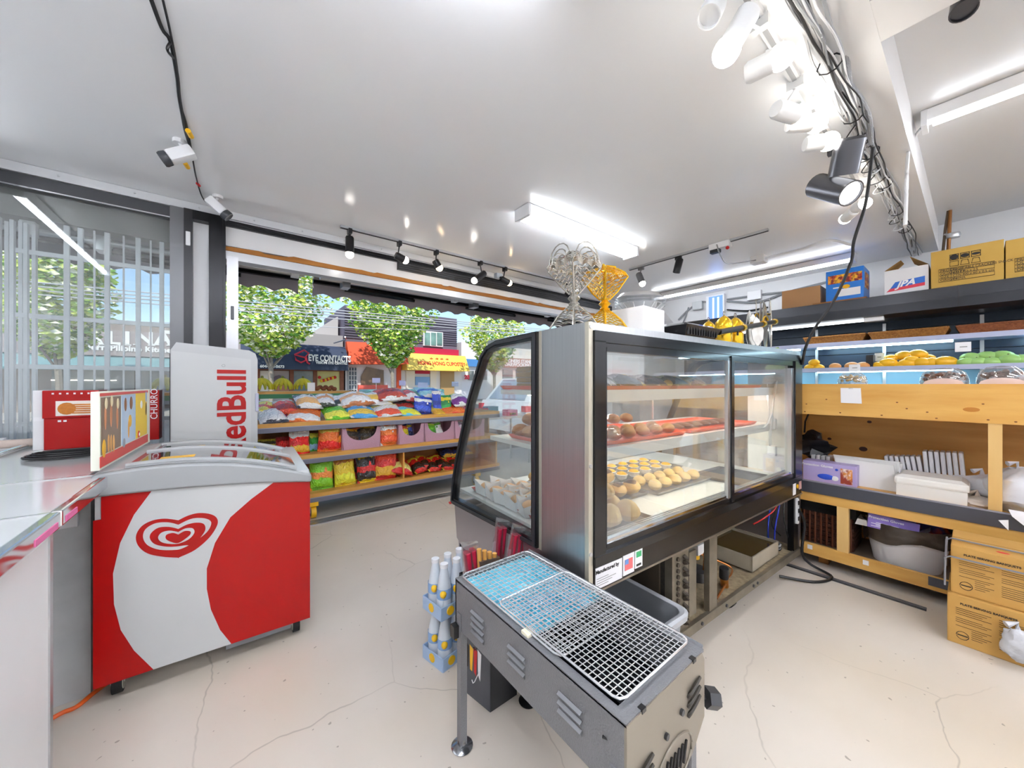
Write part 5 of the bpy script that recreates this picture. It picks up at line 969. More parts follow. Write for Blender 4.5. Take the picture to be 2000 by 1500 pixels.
for i in range(6): bun('large tan loaf at the left end of middle shelf', (.13 + (i % 2) * .06, .40 + (i // 2) * .08, .943 + .05 * (i % 2)), .055, .04, .032, mat('loaf_tan', 'c08a4e', .6, n=(8, '9a682e', .3)), 'tan loaves on middle shelf', .3, name='tan_loaf', cat='loaf')
for i in range(7): bun('dark flat cake on the right orange tray', (1.02 + i * .1, .3, .943), .042, .06, .016, mat('cake_dark', '5a3a24', .5), 'dark flat cakes', .1, name='flat_cake', cat='cake')
for i in range(24):
    x, y = .12 + (i % 3) * .06, .38 + (i // 3 % 2) * .12; o = MB().rbox(-.026, -.055, 0, .026, .055, .024, .008).build('cookie_pack', mat('cookie_pack', 'b48a44', .5, n=(14, '8a6224', .3))); o.location = inc((x, y, 1.180 + .026 * (i // 6))); o.rotation_euler = (0, 0, CF.a + .1 * (i % 3)); tag(o, 'tan cookie pack in the tall stack on the top shelf', 'cookies', 'stacked cookie packs')
PCK = [('5a6a88', 'cfd8e4', '2a3040'), ('4a5a3a', 'a8b48a', '2a3020'), ('3a3a40', '8a8a90', '1e1e22'), ('c8a84a', 'e8d8a0', '8a6a2a'), ('7a5a4a', 'c8b0a0', '4a3028')]
for i in range(10):
    o = bag_mesh(.12, .16, .05, 300 + i, PCK[i % 5]).build('snack_packet', foil(PCK[i % 5])); o.location = inc((.33 + i * .1, .26 + .06 * (i % 2), 1.215)); o.rotation_euler = (R(-72), 0, CF.a + .2 * (i % 3))
    for p in o.data.polygons: p.use_smooth = True
    tag(o, 'dark packaged snack lying on the top case shelf', 'snack packet', 'packets on the top case shelf')
for i in range(6): bun('small yellow fruit on the top case shelf', (.86 + .045 * i, .24 + .03 * (i % 2), 1.180), .026, .024, .022, mat('fruit_yellow', 'e8b83a', .4), 'yellow fruits in the case', name='yellow_fruit', cat='fruit')
# ------------------------------------------------------------------ things on top of the case
ZT = 1.413
def onct(px, y): return CF.ony(px, 640, y).x
def filigree(label, px, y, m, gold):
    """four flared openwork panels between corner ribs, on a knopped stem and a spreading openwork foot"""
    t = thing('lattice_vase', label, 'vase', inc((onct(px, y), y, ZT)), R(40)); H_ = .275 if not gold else .262
    cup = [(.018, H_ * .5), (.055, H_ * .64), (.1, H_ * .84), (.106, H_ * .89), (.088, H_)] if not gold else [(.018, H_ * .5), (.05, H_ * .62), (.092, H_ * .85), (.08, H_ * .92), (.035, H_)]
    foot = [(.013, H_ * .34), (.03, H_ * .30), (.065, H_ * .18), (.098, 0)]
    def rib(pr, a): return [Vector((r * math.cos(a), r * math.sin(a), z)) for r, z in pr]
    def at(pl, f): k = f * (len(pl) - 1); i = min(int(k), len(pl) - 2); return pl[i].lerp(pl[i + 1], k - i)
    for k in range(4):
        a0, a1 = R(-90 + 90 * k), R(90 * k)
        for pr, nm, rows in ((cup, 'cup_panel', 13), (foot, 'foot_panel', 9)):
            A, B = rib(pr, a0), rib(pr, a1); mb = MB(); mb.tube(A, .0036, 5)
            if nm == 'cup_panel': mb.tube([A[-1], (A[-2] + B[-2]) / 2 + Vector((0, 0, .012)), B[-1]], .003, 5)
            for j in range(1, rows + 1):
                f = j / (rows + 1); L0, R0 = at(A, f), at(B, f); n = 3 if nm == 'cup_panel' else 2; pts = []
                if gold and k % 2: pts = [at(A, f), at(A, min(1, f + .14)).lerp(at(B, min(1, f + .14)), .5), at(B, min(1, f + .26))]
                else:
                    for q in range(n * 4 + 1):
                        u = q / (n * 4); p = L0.lerp(R0, u); p.z += abs(math.sin(u * n * math.pi)) * .011 * (1 if nm == 'cup_panel' else .6); pts.append(p)
                mb.tube(pts, .0021, 4)
            if not gold and nm == 'cup_panel':
                for rr_3 in (.3, .42): c_ = (at(A, .78) + at(B, .78)) / 2; w_2 = at(B, .8) - at(A, .8); mb.tube([c_ + w_2 * rr_3 * math.cos(q) + Vector((0, 0, .05 * rr_3 / .3 * math.sin(q))) for q in [i * math.pi / 8 for i in range(9)]], .0026, 5)
            mb.build(nm, m, t, True)
    MB().lathe([(.014, H_ * .33), (.022, H_ * .36), (.013, H_ * .39), (.025, H_ * .44), (.013, H_ * .49), (.02, H_ * .52)], n=14).build('stem', m, t, True)
filigree('silver openwork lattice vase on the case top', 1121, .16, SILV, 0); filigree('gold openwork lattice vase beside the silver one', 1181, .14, GOLD, 1)
def ctop(label, name, cat, px, y, rz=0): return thing(name, label, cat, inc((onct(px, y), y, ZT)), CF.a + rz)
o = ctop('white carton under the clear plastic containers', 'white_box', 'box', 1257, .03, R(5)); MB().rbox(0, 0, 0, .17, .24, .105, .003).build('carton', WPLA, o); MB().add([(.17, .0, .1), (.25, .0, .06), (.25, .15, .055), (.17, .15, .1)], [(0, 1, 2, 3)]).build('open_flap', PAPER, o)
o = ctop('stacked clear plastic clamshell containers on the white carton', 'clamshell_container', 'container', 1250, .15); o.location.z += .108
CLS = glass('clamshell_plastic', 'f0f2f4', .28, .08, .35)
for k in range(3): MB().lathe([(.075, 0), (.115, .03), (.128, .032)], (0, 0, .013 * k), 22, 1.0, .8, False).build('container', CLS, o, True)
MB().lathe([(.128, .058), (.105, .078), (.04, .09), (.005, .091)], (0, 0, .0), 22, 1.0, .8, False).build('lid', CLS, o, True)
for k in range(14): q = 2 * math.pi * k / 14; MB().tube([(.08 * math.cos(q), .064 * math.sin(q), .002), (.118 * math.cos(q), .094 * math.sin(q), .03)], .002, 4).build('pressed_rib', WPLA, o)
o = ctop('small white paper bag beside the white carton', 'paper_bag', 'bag', 1304, .10); MB().hexa([(0, 0, 0), (.07, 0, 0), (.07, .08, 0), (0, .08, 0)], [(-.01, .02, .07), (.05, .03, .06), (.05, .06, .065), (-.01, .06, .08)]).build('bag', PAPER, o); MB().box(.005, .03, .06, .04, .04, .075).build('fold', PAPER, o)
o = ctop('black plastic food tray with clear lid at the case edge', 'food_tray', 'tray', 1342, -.02, 0); MB().hexa([(.02, .02, 0), (.28, .02, 0), (.28, .10, 0), (.02, .10, 0)], [(0, 0, .045), (.3, 0, .045), (.3, .12, .045), (0, .12, .045)]).build('tray_body', BLK, o)
for k in range(12): MB().box(.02 + .022 * k, .004, .004, .024 + .022 * k, .012, .04).build('tray_rib', mat('rib_dark', '2a2a2c', .3), o)
MB().hexa([(-.004, -.004, .046), (.304, -.004, .046), (.304, .124, .046), (-.004, .124, .046)], [(.04, .03, .06), (.26, .03, .06), (.26, .1, .06), (.04, .1, .06)]).build('clear_lid', CLEAR, o)
def jar(label, px, y, s, body=True):
    o = ctop(label, 'gold_jar', 'jar', px, y); p = [(.04, 0), (.045, .01), (.043, .075), (.03, .085)] if body else [(.04, 0), (.042, .012), (.04, .02)]
    MB().lathe([(r * s, z * s) for r, z in p], n=18).build('body', GOLD, o, True); z0 = p[-1][1] * s
    MB().lathe([(.048 * s, z0), (.05 * s, z0 + .015 * s), (.046 * s, z0 + .045 * s), (.02 * s, z0 + .075 * s), (.006 * s, z0 + .085 * s)], n=18).build('domed_lid', GOLD, o, True); MB().tube([(.012 * s * math.cos(a), 0, z0 + .098 * s + .012 * s * math.sin(a)) for a in [i * .63 for i in range(10)]], .003 * s, 6, True).build('ring_knob', SILV, o, True)
jar('gold jar behind the black tray, shortest of three', 1384, .17, .82); jar('gold jar with open ring knob, middle of three', 1414, .06, .86); jar('gold jar with ring knob, right one of three', 1436, .09, .95)
o = ctop('telescopic handle with black grips and gold joints', 'telescopic_handle', 'handle', 1404, .0)
p0 = CF.ony(1405, 649, 0); p1 = CF.ony(1512, 629, 0) - Vector((p0.x, 0, ZT)); p0 = Vector((0, 0, p0.z - ZT)); MB().cyl(p0, p0.lerp(p1, .36), .014, n=12).build('grip', BLK, o, True); MB().cyl(p0.lerp(p1, .4), p0.lerp(p1, .74), .013, n=12).build('grip', BLK, o, True); MB().cyl(p0.lerp(p1, .78), p1, .013, n=12).build('grip', BLK, o, True)
for f in (.37, .75, .99): MB().cyl(p0.lerp(p1, f), p0.lerp(p1, f + .04), .017, n=12).build('gold_joint', GOLD, o, True)
MB().cyl(p0.lerp(p1, .3) + Vector((0, 0, -.035)), p0.lerp(p1, .3) + Vector((0, 0, 0)), .005, n=8).build('foot', BLK, o)
o = ctop('bundle of silver and gold leaf-shaped plates standing upright', 'leaf_plates', 'plates', 1476, .04); o.scale = (1.15, 1.15, 1.45)
for k in range(8):
    h = .12 + .02 * min(k, 5); a = .012 * k; W_ = [(-.0, 0, 0), (.03, 0, h * .25), (.036, 0, h * .55), (.014, 0, h * .9), (0, 0, h), (-.014, 0, h * .9), (-.03, 0, h * .55), (-.024, 0, h * .25)]
    lf = MB().prism([(p[0], p[2]) for p in W_], 'y', -.002, .002).xf(Matrix.Translation((.02 + .028 * k, .03 * (k % 3), 0)) @ Matrix.Rotation(R(10 * (k - 3)), 4, 'Z') @ Matrix.Rotation(R(-3 + 2 * k), 4, 'Y')).build('leaf_plate', SILV, o)
    if k % 2: MB().tube([(.02 + .028 * k + .03 * math.cos(q), .03 * (k % 3) - .006, h * .6 + .02 * math.sin(q)) for q in [0, .6, 1.2, 1.8, 2.4, 3.1]], .004, 6).build('gold_trim', GOLD, o, True)
o = ctop('green vegetable lying at the right end of case top', 'green_pepper', 'vegetable', 1522, .06); MB().ell((.02, .02, .012), .035, .014, .012, 10, 8, .2).build('pod', mat('pepper_green', 'b8cc4a', .4), o, True); MB().tube([(.05, .025, .012), (.07, .03, .03)], .003, 6).build('stalk', GRN, o)
# ------------------------------------------------------------------ charcoal grill with wire racks in the foreground
gx0, gx1, gy0, gy1, gz = .597, .918, .415, 1.075, .545
gl_ = thing('charcoal_grill', 'grey hammered-metal charcoal grill on four legs in the foreground', 'grill', (gx0, gy0, 0)); w, d, hb = gx1 - gx0, gy1 - gy0, .155
HAM = mat('hammered_grey', '7f8084', .4, .3, bump=.35, bscale=240); HAML = mat('hammered_end', '938b7e', .38, .35, n=(3, '857d70', .3)); DARK = mat('grill_inside', '15171f', .7)
MB().box(0, 0, gz - hb, .006, d, gz).build('front_panel', HAM, gl_); MB().box(w - .006, 0, gz - hb, w, d, gz).build('back_panel', HAM, gl_)
MB().prism([(0, gz - hb), (w, gz - hb), (w, gz), (0, gz)], 'y', d - .006, d).build('far_end_panel', HAM, gl_)
near = [(0.0, gz - .185), (.05, gz - .215), (w * .5, gz - .235), (w - .06, gz - .215), (w, gz - .16), (w, gz - .02), (w - .012, gz), (0, gz)]
ne = MB().prism(near, 'y', -.006, .0).build('near_end_panel', HAML, gl_)
MB().box(.006, .006, gz - hb, w - .006, d - .006, gz - hb + .006).build('charcoal_pan', DARK, gl_)
for x0, x1, y0, y1 in ((0, .022, .03, d - .02), (w - .022, w, .03, d - .02), (0, w, -.004, .03), (0, w, d - .02, d)): MB().box(x0, y0, gz - .004, x1, y1, gz + .003).build('top_flange', HAM, gl_)
MB().prism([(w - .004, gz), (w + .004, gz + .01), (w + .006, gz + .004), (w, gz - .004)], 'y', 0, d).build('rolled_edge', HAM, gl_)
# louvres pressed into the long side
LOUV = mat('louvre', '8c8d90', .35, .4)
for yc in (.52, .33, .14):
    for k in range(4 if yc > .5 else 3): MB().prism([(-.001, gz - .05 - k * .02), (-.008, gz - .055 - k * .02), (-.001, gz - .064 - k * .02)], 'y', yc - .035, yc + .035).build('louvre', LOUV, gl_)
for xc, zz in ((.06, gz - .11), (w - .055, gz - .055)):
    for k in range(3): MB().tube(wiggle([(xc - .03, -.0065, zz - .014 - k * .022), (xc - .022, -.011, zz - .004 - k * .022), (xc, -.011, zz + .002 - k * .022), (xc + .028, -.007, zz + .004 - k * .022)], 4), .0045, 6).build('louvre', mat('slot_dark', '3e3a34', .6), ne, True)
for k in range(6): MB().cyl((w * .42 + k * .016, -.008, gz - .205), (w * .42 + k * .016 + .012, -.008, gz - .16), .003, n=8).build('vent_slot', BLK, ne)
MB().tube([(w * .56 + .075 * math.cos(a), -.0075, gz - .18 + .05 * math.sin(a)) for a in [i * .35 for i in range(18)]], .0025, 6, True).build('vent_shutter', HAML, ne, True)
for xz in ((.14, gz - .10), (w - .115, gz - .085)): MB().cyl((xz[0], -.012, xz[1]), (xz[0], -.005, xz[1]), .007, n=10).build('rivet', DKG, ne)
for xx in (.05, .262): MB().box(xx, -.0075, gz - .004, xx + .014, .004, gz + .0045).build('tab_slot', BLK, ne)
MB().cyl((.02, .002, gz - .06), (-.002, .05, gz - .06), .003, n=6).build('side_hole', BLK, gl_)
kn = MB().cyl((w + .002, .015, gz - .125), (w + .03, .0, gz - .135), .005, n=8).build('knob_stem', DKG, gl_); MB().cyl((w + .025, .003, gz - .133), (w + .05, -.012, gz - .14), .024, n=6).build('knob', DKG, kn); MB().cyl((w + .047, -.01, gz - .139), (w + .053, -.0135, gz - .141), .014, n=12).build('knob_face', BLK, kn)
kb = MB().box(-.022, d - .03, gz - .18, -.002, d - .005, gz - .14).build('side_knob', BLK, gl_)
FT = mat('foot_chrome', '9ea0a4', .18, .9)
for i, (x, y) in enumerate(((.008, d - .03), (w - .03, d - .035), (w - .024, .02), (.008, .02))):
    lg = MB().box(x - .012, y - .012, .01, x + .012, y + .012, gz - .1).build('leg', HAM, gl_); MB().lathe([(.034, 0), (.036, .004), (.03, .008), (.014, .012), (.012, .03)], (x, y, 0), 20).build('foot', FT if i == 0 else BLKM, lg, True)
# two chromed wire racks lying on the grill
WIRE = mat('wire_white_chrome', 'e4e6e8', .2, .6)
def rack(label, x0, x1, y0, y1, z, nx, ny, r=.0013):
    t = thing('wire_rack', label, 'wire rack', (x0, y0, z)); W_, D_ = x1 - x0, y1 - y0; c = .02
    fr = [(c, 0, 0), (W_ - c, 0, 0), (W_ - c * .3, c * .3, 0), (W_, c, 0), (W_, D_ - c, 0), (W_ - c * .3, D_ - c * .3, 0), (W_ - c, D_, 0), (c, D_, 0), (c * .3, D_ - c * .3, 0), (0, D_ - c, 0), (0, c, 0), (c * .3, c * .3, 0)]
    MB().tube(fr, .0028, 6, True).build('rim_wire', WIRE, t, True)
    for i in range(1, nx): x = W_ * i / nx; MB().cyl((x, .002, .002), (x, D_ - .002, .002), r, n=5, caps=False).build('long_wire', WIRE, t)
    for j in range(1, ny): y = D_ * j / ny; MB().cyl((.002, y, 0), (W_ - .002, y, 0), r, n=5, caps=False).build('cross_wire', WIRE, t)
    return t
rack('upper wire rack covering the far two thirds of the grill', .613, .905, .60, 1.068, gz + .010, 17, 25); rack('lower wire rack over the near end of the grill', .616, .903, .437, .86, gz + .0175, 20, 30)
# blue plastic film inside the grill's far half
bf = thing('blue_film', 'turquoise plastic film lying under the far rack', 'film', (.622, .70, gz + .001)); fr_ = random.Random(4)
TQ = mat('turquoise_film', '2fb4d0', .25, n=(7, '1a84b0', .25), n2=(3, '7cd6e6', .12), bump=.5, bscale=25, coat=.5)
MB().grid(lambda u, v: (.275 * u, .35 * v, .004 * noise.noise(Vector((u * 9, v * 11, 3)))), 14, 16).build('film', TQ, bf, True)
o = tag(MB().rbox(.6, .703, gz + .002, .628, .732, gz + .012, .003).build('paper_scrap', mat('scrap_cream', 'f0ead0', .6)), 'small cream paper scrap at the grill edge', 'paper')
ch = MB(); cr2 = random.Random(9)
pl_ = thing('charcoal_grate', 'dark slotted charcoal plate inside the near half of the grill', 'grate', (.62, .43, gz - .1))
for k in range(12): MB().box(.012 + .022 * k, 0, 0, .026 + .022 * k, .30, .006).build('slat', mat('grate_black', '0c0e16', .5, .4), pl_)
MB().box(0, 0, -.012, .28, .3, -.006).build('ash_plate', mat('ash_plate', '4a5060', .25, .7), pl_)
# grey tub beside the grill
tb = thing('grey_tub', 'grey plastic bus tub on the floor beside the grill', 'tub', (1.158, .70, 0)); tb.rotation_euler = (0, 0, R(-3)); TUBM = mat('tub_grey', '8b8e92', .4); TUBL = mat('tub_rim_grey', 'b2b5b9', .4)
def rr(x0, y0, x1, y1, r, n=5): 
    out = []
    for cx, cy_, a0 in ((x1 - r, y0 + r, -90), (x1 - r, y1 - r, 0), (x0 + r, y1 - r, 90), (x0 + r, y0 + r, 180)): out += [(cx + r * math.cos(R(a0 + 90 * i / n)), cy_ + r * math.sin(R(a0 + 90 * i / n))) for i in range(n + 1)]
    return out
def shell(rings, name, m, parent, bottom=True):
    mb = MB(); n = len(rings[0][0]); vs = []; fs = []
    for pl, z in rings: vs += [(p[0], p[1], z) for p in pl]
    for i in range(len(rings) - 1): fs += [(i * n + k, i * n + (k + 1) % n, (i + 1) * n + (k + 1) % n, (i + 1) * n + k) for k in range(n)]
    if bottom: fs.append(tuple(range(n))); fs.append(tuple((len(rings) - 1) * n + k for k in range(n)))
    mb.add(vs, fs); return mb.build(name, m, parent, True)
tw, td, th_ = .235, .52, .32
shell([(rr(.02, .02, tw - .02, td - .02, .04), .0), (rr(0, 0, tw, td, .045), th_), (rr(.008, .008, tw - .008, td - .008, .04), th_), (rr(.028, .028, tw - .028, td - .028, .035), .012)], 'tub_wall', TUBM, tb)
shell([(rr(-.016, -.016, tw + .016, td + .016, .05), th_ - .022), (rr(-.018, -.018, tw + .018, td + .018, .05), th_), (rr(-.008, -.008, tw + .008, td + .008, .048), th_ + .006), (rr(.004, .004, tw - .004, td - .004, .045), th_)], 'rolled_rim', TUBL, tb, False)
# dark carton with umbrella prints under the grill
sb = thing('umbrella_carton', 'dark carton printed with folded umbrellas under the grill', 'carton', (.748, 1.09, 0)); sb.rotation_euler = (0, 0, R(0))
UG = mat('carton_slate', '4a4d55', .45)
bxp = [Vector((0, 0)), Vector((.125, .0)), Vector((.10, .15)), Vector((-.028, .142))]
MB().hexa([(p.x, p.y, 0) for p in bxp], [(p.x, p.y, .37) for p in bxp]).build('carton_body', UG, sb); MB().hexa([(p.x, p.y, .37) for p in bxp], [(p.x, p.y, .374) for p in bxp]).build('carton_top', BLK, sb)
MB().hexa([(.001, -.001, 0), (.125, -.001, 0), (.125, .0, 0), (.001, 0, 0)], [(.001, -.001, .37), (.125, -.001, .37), (.125, 0, .37), (.001, 0, .37)]).build('dark_face', mat('carton_black', '1a1b1e', .4), sb)
fdir = (bxp[3] - bxp[0]).normalized(); fn_ = Vector((-fdir.y, fdir.x)); 
def uf(s, z, off=.0015): q = bxp[0] + fdir * s + (fn_ if fn_.x < 0 else -fn_) * off; return (q.x, q.y, z)
for (s0, z0, cols, hook) in ((.075, .27, (INK, ORG, GRN, INK), False), (.085, .14, (INK, YEL, REDM, PAPER), True)):
    for k, m in enumerate(cols):
        sa = s0 + .045 - .022 * k; MB().add([uf(sa, z0 + .06), uf(sa - .02, z0 + .05), uf(sa - .014, z0 - .03 - .008 * k), uf(sa - .002, z0 - .035)], [(0, 1, 2, 3)]).build('umbrella_print', m, sb)
    MB().tube([Vector(uf(s0 - .03, z0 - .02, .002)), Vector(uf(s0 - .005, z0 - .07, .002)), Vector(uf(s0 + .004, z0 - .08, .002)), Vector(uf(s0 + .01, z0 - .07, .002))], .0016, 5).build('umbrella_handle', INK if not hook else PAPER, sb)
# shrink-wrapped bottle packs behind the grill
BT = mat('bottle_frost', 'e4ebf2', .3, n=(6, 'd4e0ec', .3)); LBL = mat('label_blue', '8fb4e0', .5); LBY = mat('label_yellow', 'f0c020', .5)
def pack(label, x, y, z, rz):
    t = thing('bottle_pack', label, 'bottle pack', (x, y, z), rz)
    for i in range(3):
        for j in range(2):
            bx_, by_ = .035 + .066 * i, .035 + .066 * j
            b_ = MB().lathe([(.03, 0), (.031, .01), (.031, .11), (.026, .14), (.016, .19), (.015, .2)], (bx_, by_, 0), 14).build('bottle', BT, t, True); MB().cyl((bx_, by_, .2), (bx_, by_, .216), .017, n=14).build('cap', mat('cap_white', 'f0f2f6', .4), b_, True)
            MB().lathe([(.0318, .075), (.0318, .118)], (bx_, by_, 0), 14, cap=False).build('label_band', LBL, b_, True); MB().ell((bx_ - .02, by_ - .022, .1), .014, .014, .016, 10, 6).build('sun_print', LBY, b_, True)
    for yy, dd in ((0, -1), (.136, 1)): MB().box(-.004, yy - .002, 0, .206, yy + .002, .055).build('shrink_wrap', mat('wrap_blue', 'a9c4e6', .25), t)
    for xx in (-.004, .206): MB().box(xx - .002, 0, 0, xx + .002, .136, .055).build('shrink_wrap', mat('wrap_blue'), t)
    for xx in (.04, .15): MB().cyl((xx, -.006, .03), (xx, -.002, .03), .018, n=14).build('sun_print', LBY, t)
    MB().cyl((-.008, .07, .03), (-.005, .07, .03), .018, n=14).build('sun_print', LBY, t)
pack('pack of pale water bottles on the floor behind the grill', .70, 1.36, 0, R(12)); pack('pack of pale water bottles stacked on the lower pack', .69, 1.355, .218, R(8))
# red sticks in clear sleeves and a pouch of wooden skewers
cs = thing('stick_carton', 'open dark carton holding red sticks beside the display case', 'carton', (.80, 1.10, .0))
cs.location = (.765, 1.255, 0); MB().box(.0, 0, 0, .2, .09, .005).box(0, 0, 0, .2, .004, .40).box(0, .086, 0, .2, .09, .40).box(0, 0, 0, .004, .09, .40).box(.196, 0, 0, .2, .09, .40).build('carton_walls', BLK, cs)
MB().box(-.001, -.001, .25, .2, 0, .3).build('printed_band', PAPER, cs)
RST = mat('red_stick', 'b01c3c', .4)
for i, (px, py0, py1, Y, lb) in enumerate(((927, 1060, 1130, 1.20, 'sleeve of red sticks at the left of the pouch'), (972, 1022, 1100, 1.29, 'tallest sleeve of red sticks against the case'), (997, 1035, 1100, 1.20, 'sleeve of red sticks right of the tallest'), (1012, 1042, 1095, 1.20, 'sleeve of red sticks nearest the rack'))):
    a = onY(px, py1, Y); b = onY(px, py0, Y); t = thing('stick_sleeve', lb, 'sticks', (a.x, Y, b.z - .22)); t.rotation_euler = (R(4), R((-8, 4, 8, 10)[i]), 0)
    for k in range(4): MB().cyl((-.013 + .013 * (k % 2) * 2, .012 * (k // 2), .0), (-.013 + .013 * (k % 2) * 2, .012 * (k // 2), .2), .012, n=10).build('stick', RST, t, True)
    MB().hexa([(-.03, -.016, .0), (.03, -.016, 0), (.03, .03, 0), (-.03, .03, 0)], [(-.032, -.005, .235), (.036, -.004, .225), (.036, .012, .225), (-.03, .01, .25)]).build('clear_sleeve', CLEAR, t)
sp_ = thing('skewer_pouch', 'dark pouch with four wooden handled skewers', 'skewers', onY(955, 1120, 1.16)); sp_.location.z = .40
MB().hexa([(-.03, 0, 0), (.035, 0, 0), (.035, .02, 0), (-.03, .02, 0)], [(-.045, -.006, .125), (.05, -.006, .115), (.05, .024, .115), (-.045, .024, .125)]).build('pouch', mat('pouch_grey', '4a4846', .5, n=(12, '6a4a34', .3)), sp_)
for k in range(4): MB().cyl((-.036 + .022 * k, .008, .09), (-.04 + .024 * k, .008, .168 - .012 * k), .0095, n=10).build('wooden_handle', mat('handle_wood', 'd09a4c', .5), sp_, True)
o = tag(MB().prism([(0, 0), (.16, .02), (.15, .09), (.02, .06)], 'z', .001, .004).build('red_floor_mat', mat('mat_red', 'd83a34', .6)), 'small red sheet on the floor beside the display case', 'sheet'); o.location = onZ(878, 985, 0)
# ------------------------------------------------------------------ pine storage cabinet at right (open towards the camera)
XC = 3.03
def wx(px, py, X=XC): return onX(px, py, X)
CY0, CY1 = -1.3, 1.62
pc = thing('pine_cabinet', 'open pine storage cabinet with two shelves at the right', 'cabinet', (0, 0, 0))
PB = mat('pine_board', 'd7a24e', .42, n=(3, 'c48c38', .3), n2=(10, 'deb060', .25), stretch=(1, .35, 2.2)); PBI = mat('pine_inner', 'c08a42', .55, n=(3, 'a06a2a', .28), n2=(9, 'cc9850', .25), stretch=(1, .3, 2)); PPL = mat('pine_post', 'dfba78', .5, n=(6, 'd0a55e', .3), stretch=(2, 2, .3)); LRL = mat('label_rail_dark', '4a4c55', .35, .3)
fa = MB().box(XC, CY0, 1.0, XC + .022, CY1, 1.2).build('front_board', PB, pc)
MB().box(XC + .022, CY0, 1.178, XC + .55, CY1, 1.198).build('top_board', PB, pc); MB().box(XC + .5, CY0, .1, XC + .515, CY1, 1.18).build('back_board', PBI, pc)
KN = mat('wood_knot', '7a4a1e', .6)
for px, py, r in ((1897, 800, .02),): p = wx(px, py); MB().ell((XC - .0005, p.y, p.z), .001, .028, .012, 12, 8).build('knot', mat('knot_light', 'b4741f', .5), fa)
for px, py in ((1575, 789), (1614, 780), (1572, 804), (1641, 806), (1722, 811), (1752, 786), (1771, 798), (1811, 805), (1829, 817), (1930, 820), (1984, 824), (1920, 789)): p = wx(px, py); MB().ell((XC - .0005, p.y, p.z), .001, .005, .0035, 8, 6).build('nail_hole', KN, fa)
for px, py, r in ((1686, 877, .022), (1620, 857, .012), (1698, 824, .012)): p = onX(px, py, XC + .5); MB().ell((XC + .4995, p.y, p.z), .001, r, r * .75, 12, 8).build('knot', mat('knot_dark', '3e1d10', .6), pc)
zs1 = wx(1565, 935).z; zs1b = wx(1565, 975).z; zr0 = .072; zr1 = wx(1567, 1057).z
MB().box(XC + .01, CY0, zs1 - .03, XC + .5, CY1, zs1 - .012).build('shelf', PB, pc); MB().box(XC + .002, CY0, zs1b, XC + .03, CY1, zs1 - .01).build('shelf_front', PB, pc)
lr = MB().box(XC - .008, CY0, wx(1565, 958).z, XC + .004, CY1, zs1).build('label_rail', LRL, pc); MB().box(XC - .011, CY0, zs1 - .006, XC - .007, CY1, zs1 + .002).build('rail_edge', mat('rail_edge', '8c8c98', .3), pc)
MB().box(XC, CY0, zr0, XC + .022, CY1, zr1).build('bottom_rail', PB, pc); MB().box(XC + .02, CY0, zr0 + .02, XC + .5, CY1, zr0 + .04).build('bottom_shelf', mat('shelf_grey_brown', '6a5c4e', .7), pc)
def post(px0, px1, z0, z1, X=XC + .004): a = wx(px0, 900).y; b = wx(px1, 900).y; MB().box(X, b, z0, X + .04, a, z1).build('post', PPL, pc)
post(1930, 1958, zs1 - .02, 1.0); post(1634, 1657, zr0 + .04, zs1b); post(1925, 1950, zr0 + .04, zs1b); MB().box(XC + .004, 1.2, zr0 + .04, XC + .044, 1.25, 1.0).build('post', PPL, pc)
for y in (CY0, CY1 - .02): MB().box(XC + .02, y, .05, XC + .5, y + .02, 1.18).build('end_board', PBI, pc)
for y in (-1.1, -.2, .6, 1.4): MB().box(XC + .1, y, 0, XC + .4, y + .05, zr0 + .02).build('foot', PINED, pc)
for px, py in ((1582, 1068), (1691, 1099)): p = wx(px, py); MB().box(XC - .002, p.y - .013, p.z - .014, XC, p.y + .013, p.z + .014).build('white_sticker', PAPER, pc)
p = wx(1835, 1140); MB().box(XC - .006, p.y - .045, p.z - .022, XC, p.y + .04, p.z + .025).build('price_rail_stub', LRL, pc)
o = thing('paper_note', 'blank white paper sheet taped to the pine board', 'paper', wx(1662, 772)); MB().add([(-.004, .048, .045), (-.004, -.045, .045), (-.006, -.05, -.05), (-.006, .046, -.048)], [(0, 1, 2, 3)]).build('sheet', PAPER, o); MB().box(-.005, -.01, .038, -.003, .01, .046).build('tape', CLEAR, o)
# floor strip in front of the cabinet
a = onZ(1535, 1100, .004); b = onZ(1810, 1189, .004); fs_ = thing('floor_strip', 'dark ribbed metal strip on the floor before the cabinet', 'floor strip', (0, 0, 0)); MB().box(2.895, b.y, 0, 2.925, 1.3, .008).build('base_strip', DKG, fs_); MB().box(2.902, b.y, .008, 2.907, 1.3, .012).box(2.914, b.y, .008, 2.919, 1.3, .012).build('rib', mat('rib_grey', '8a8a90', .3, .6), fs_)
# --- contents of the upper shelf
Z1 = zs1 - .012; XS = XC + .16
def box_thing(name, label, cat, px0, px1, py0, py1, X, depth, base, m, tilt=0):
    """carton whose camera-side face spans the given outline on the plane X"""
    a = onX(px0, (py0 + py1) / 2, X); b = onX(px1, (py0 + py1) / 2, X); h = onX((px0 + px1) / 2, py0, X).z - base; t = thing(name, label, cat, (X, b.y, base)); t.rotation_euler = (0, 0, tilt)
    MB().rbox(0, 0, 0, depth, a.y - b.y, h, .003).build('carton', m, t); return t, a.y - b.y, h
o = thing('black_bag', 'crumpled black bag hanging in the cabinet corner', 'bag', onX(1588, 868, XC + .3)); MB().ell((0, .05, 0), .06, .14, .09, 14, 10, 0, .9).build('bag_body', mat('bag_black', '16161a', .3), o, True); MB().tube([(0, .05, .08), (.02, .05, .16), (.15, .05, .24)], .006, 6).build('strap', CABLE, o)
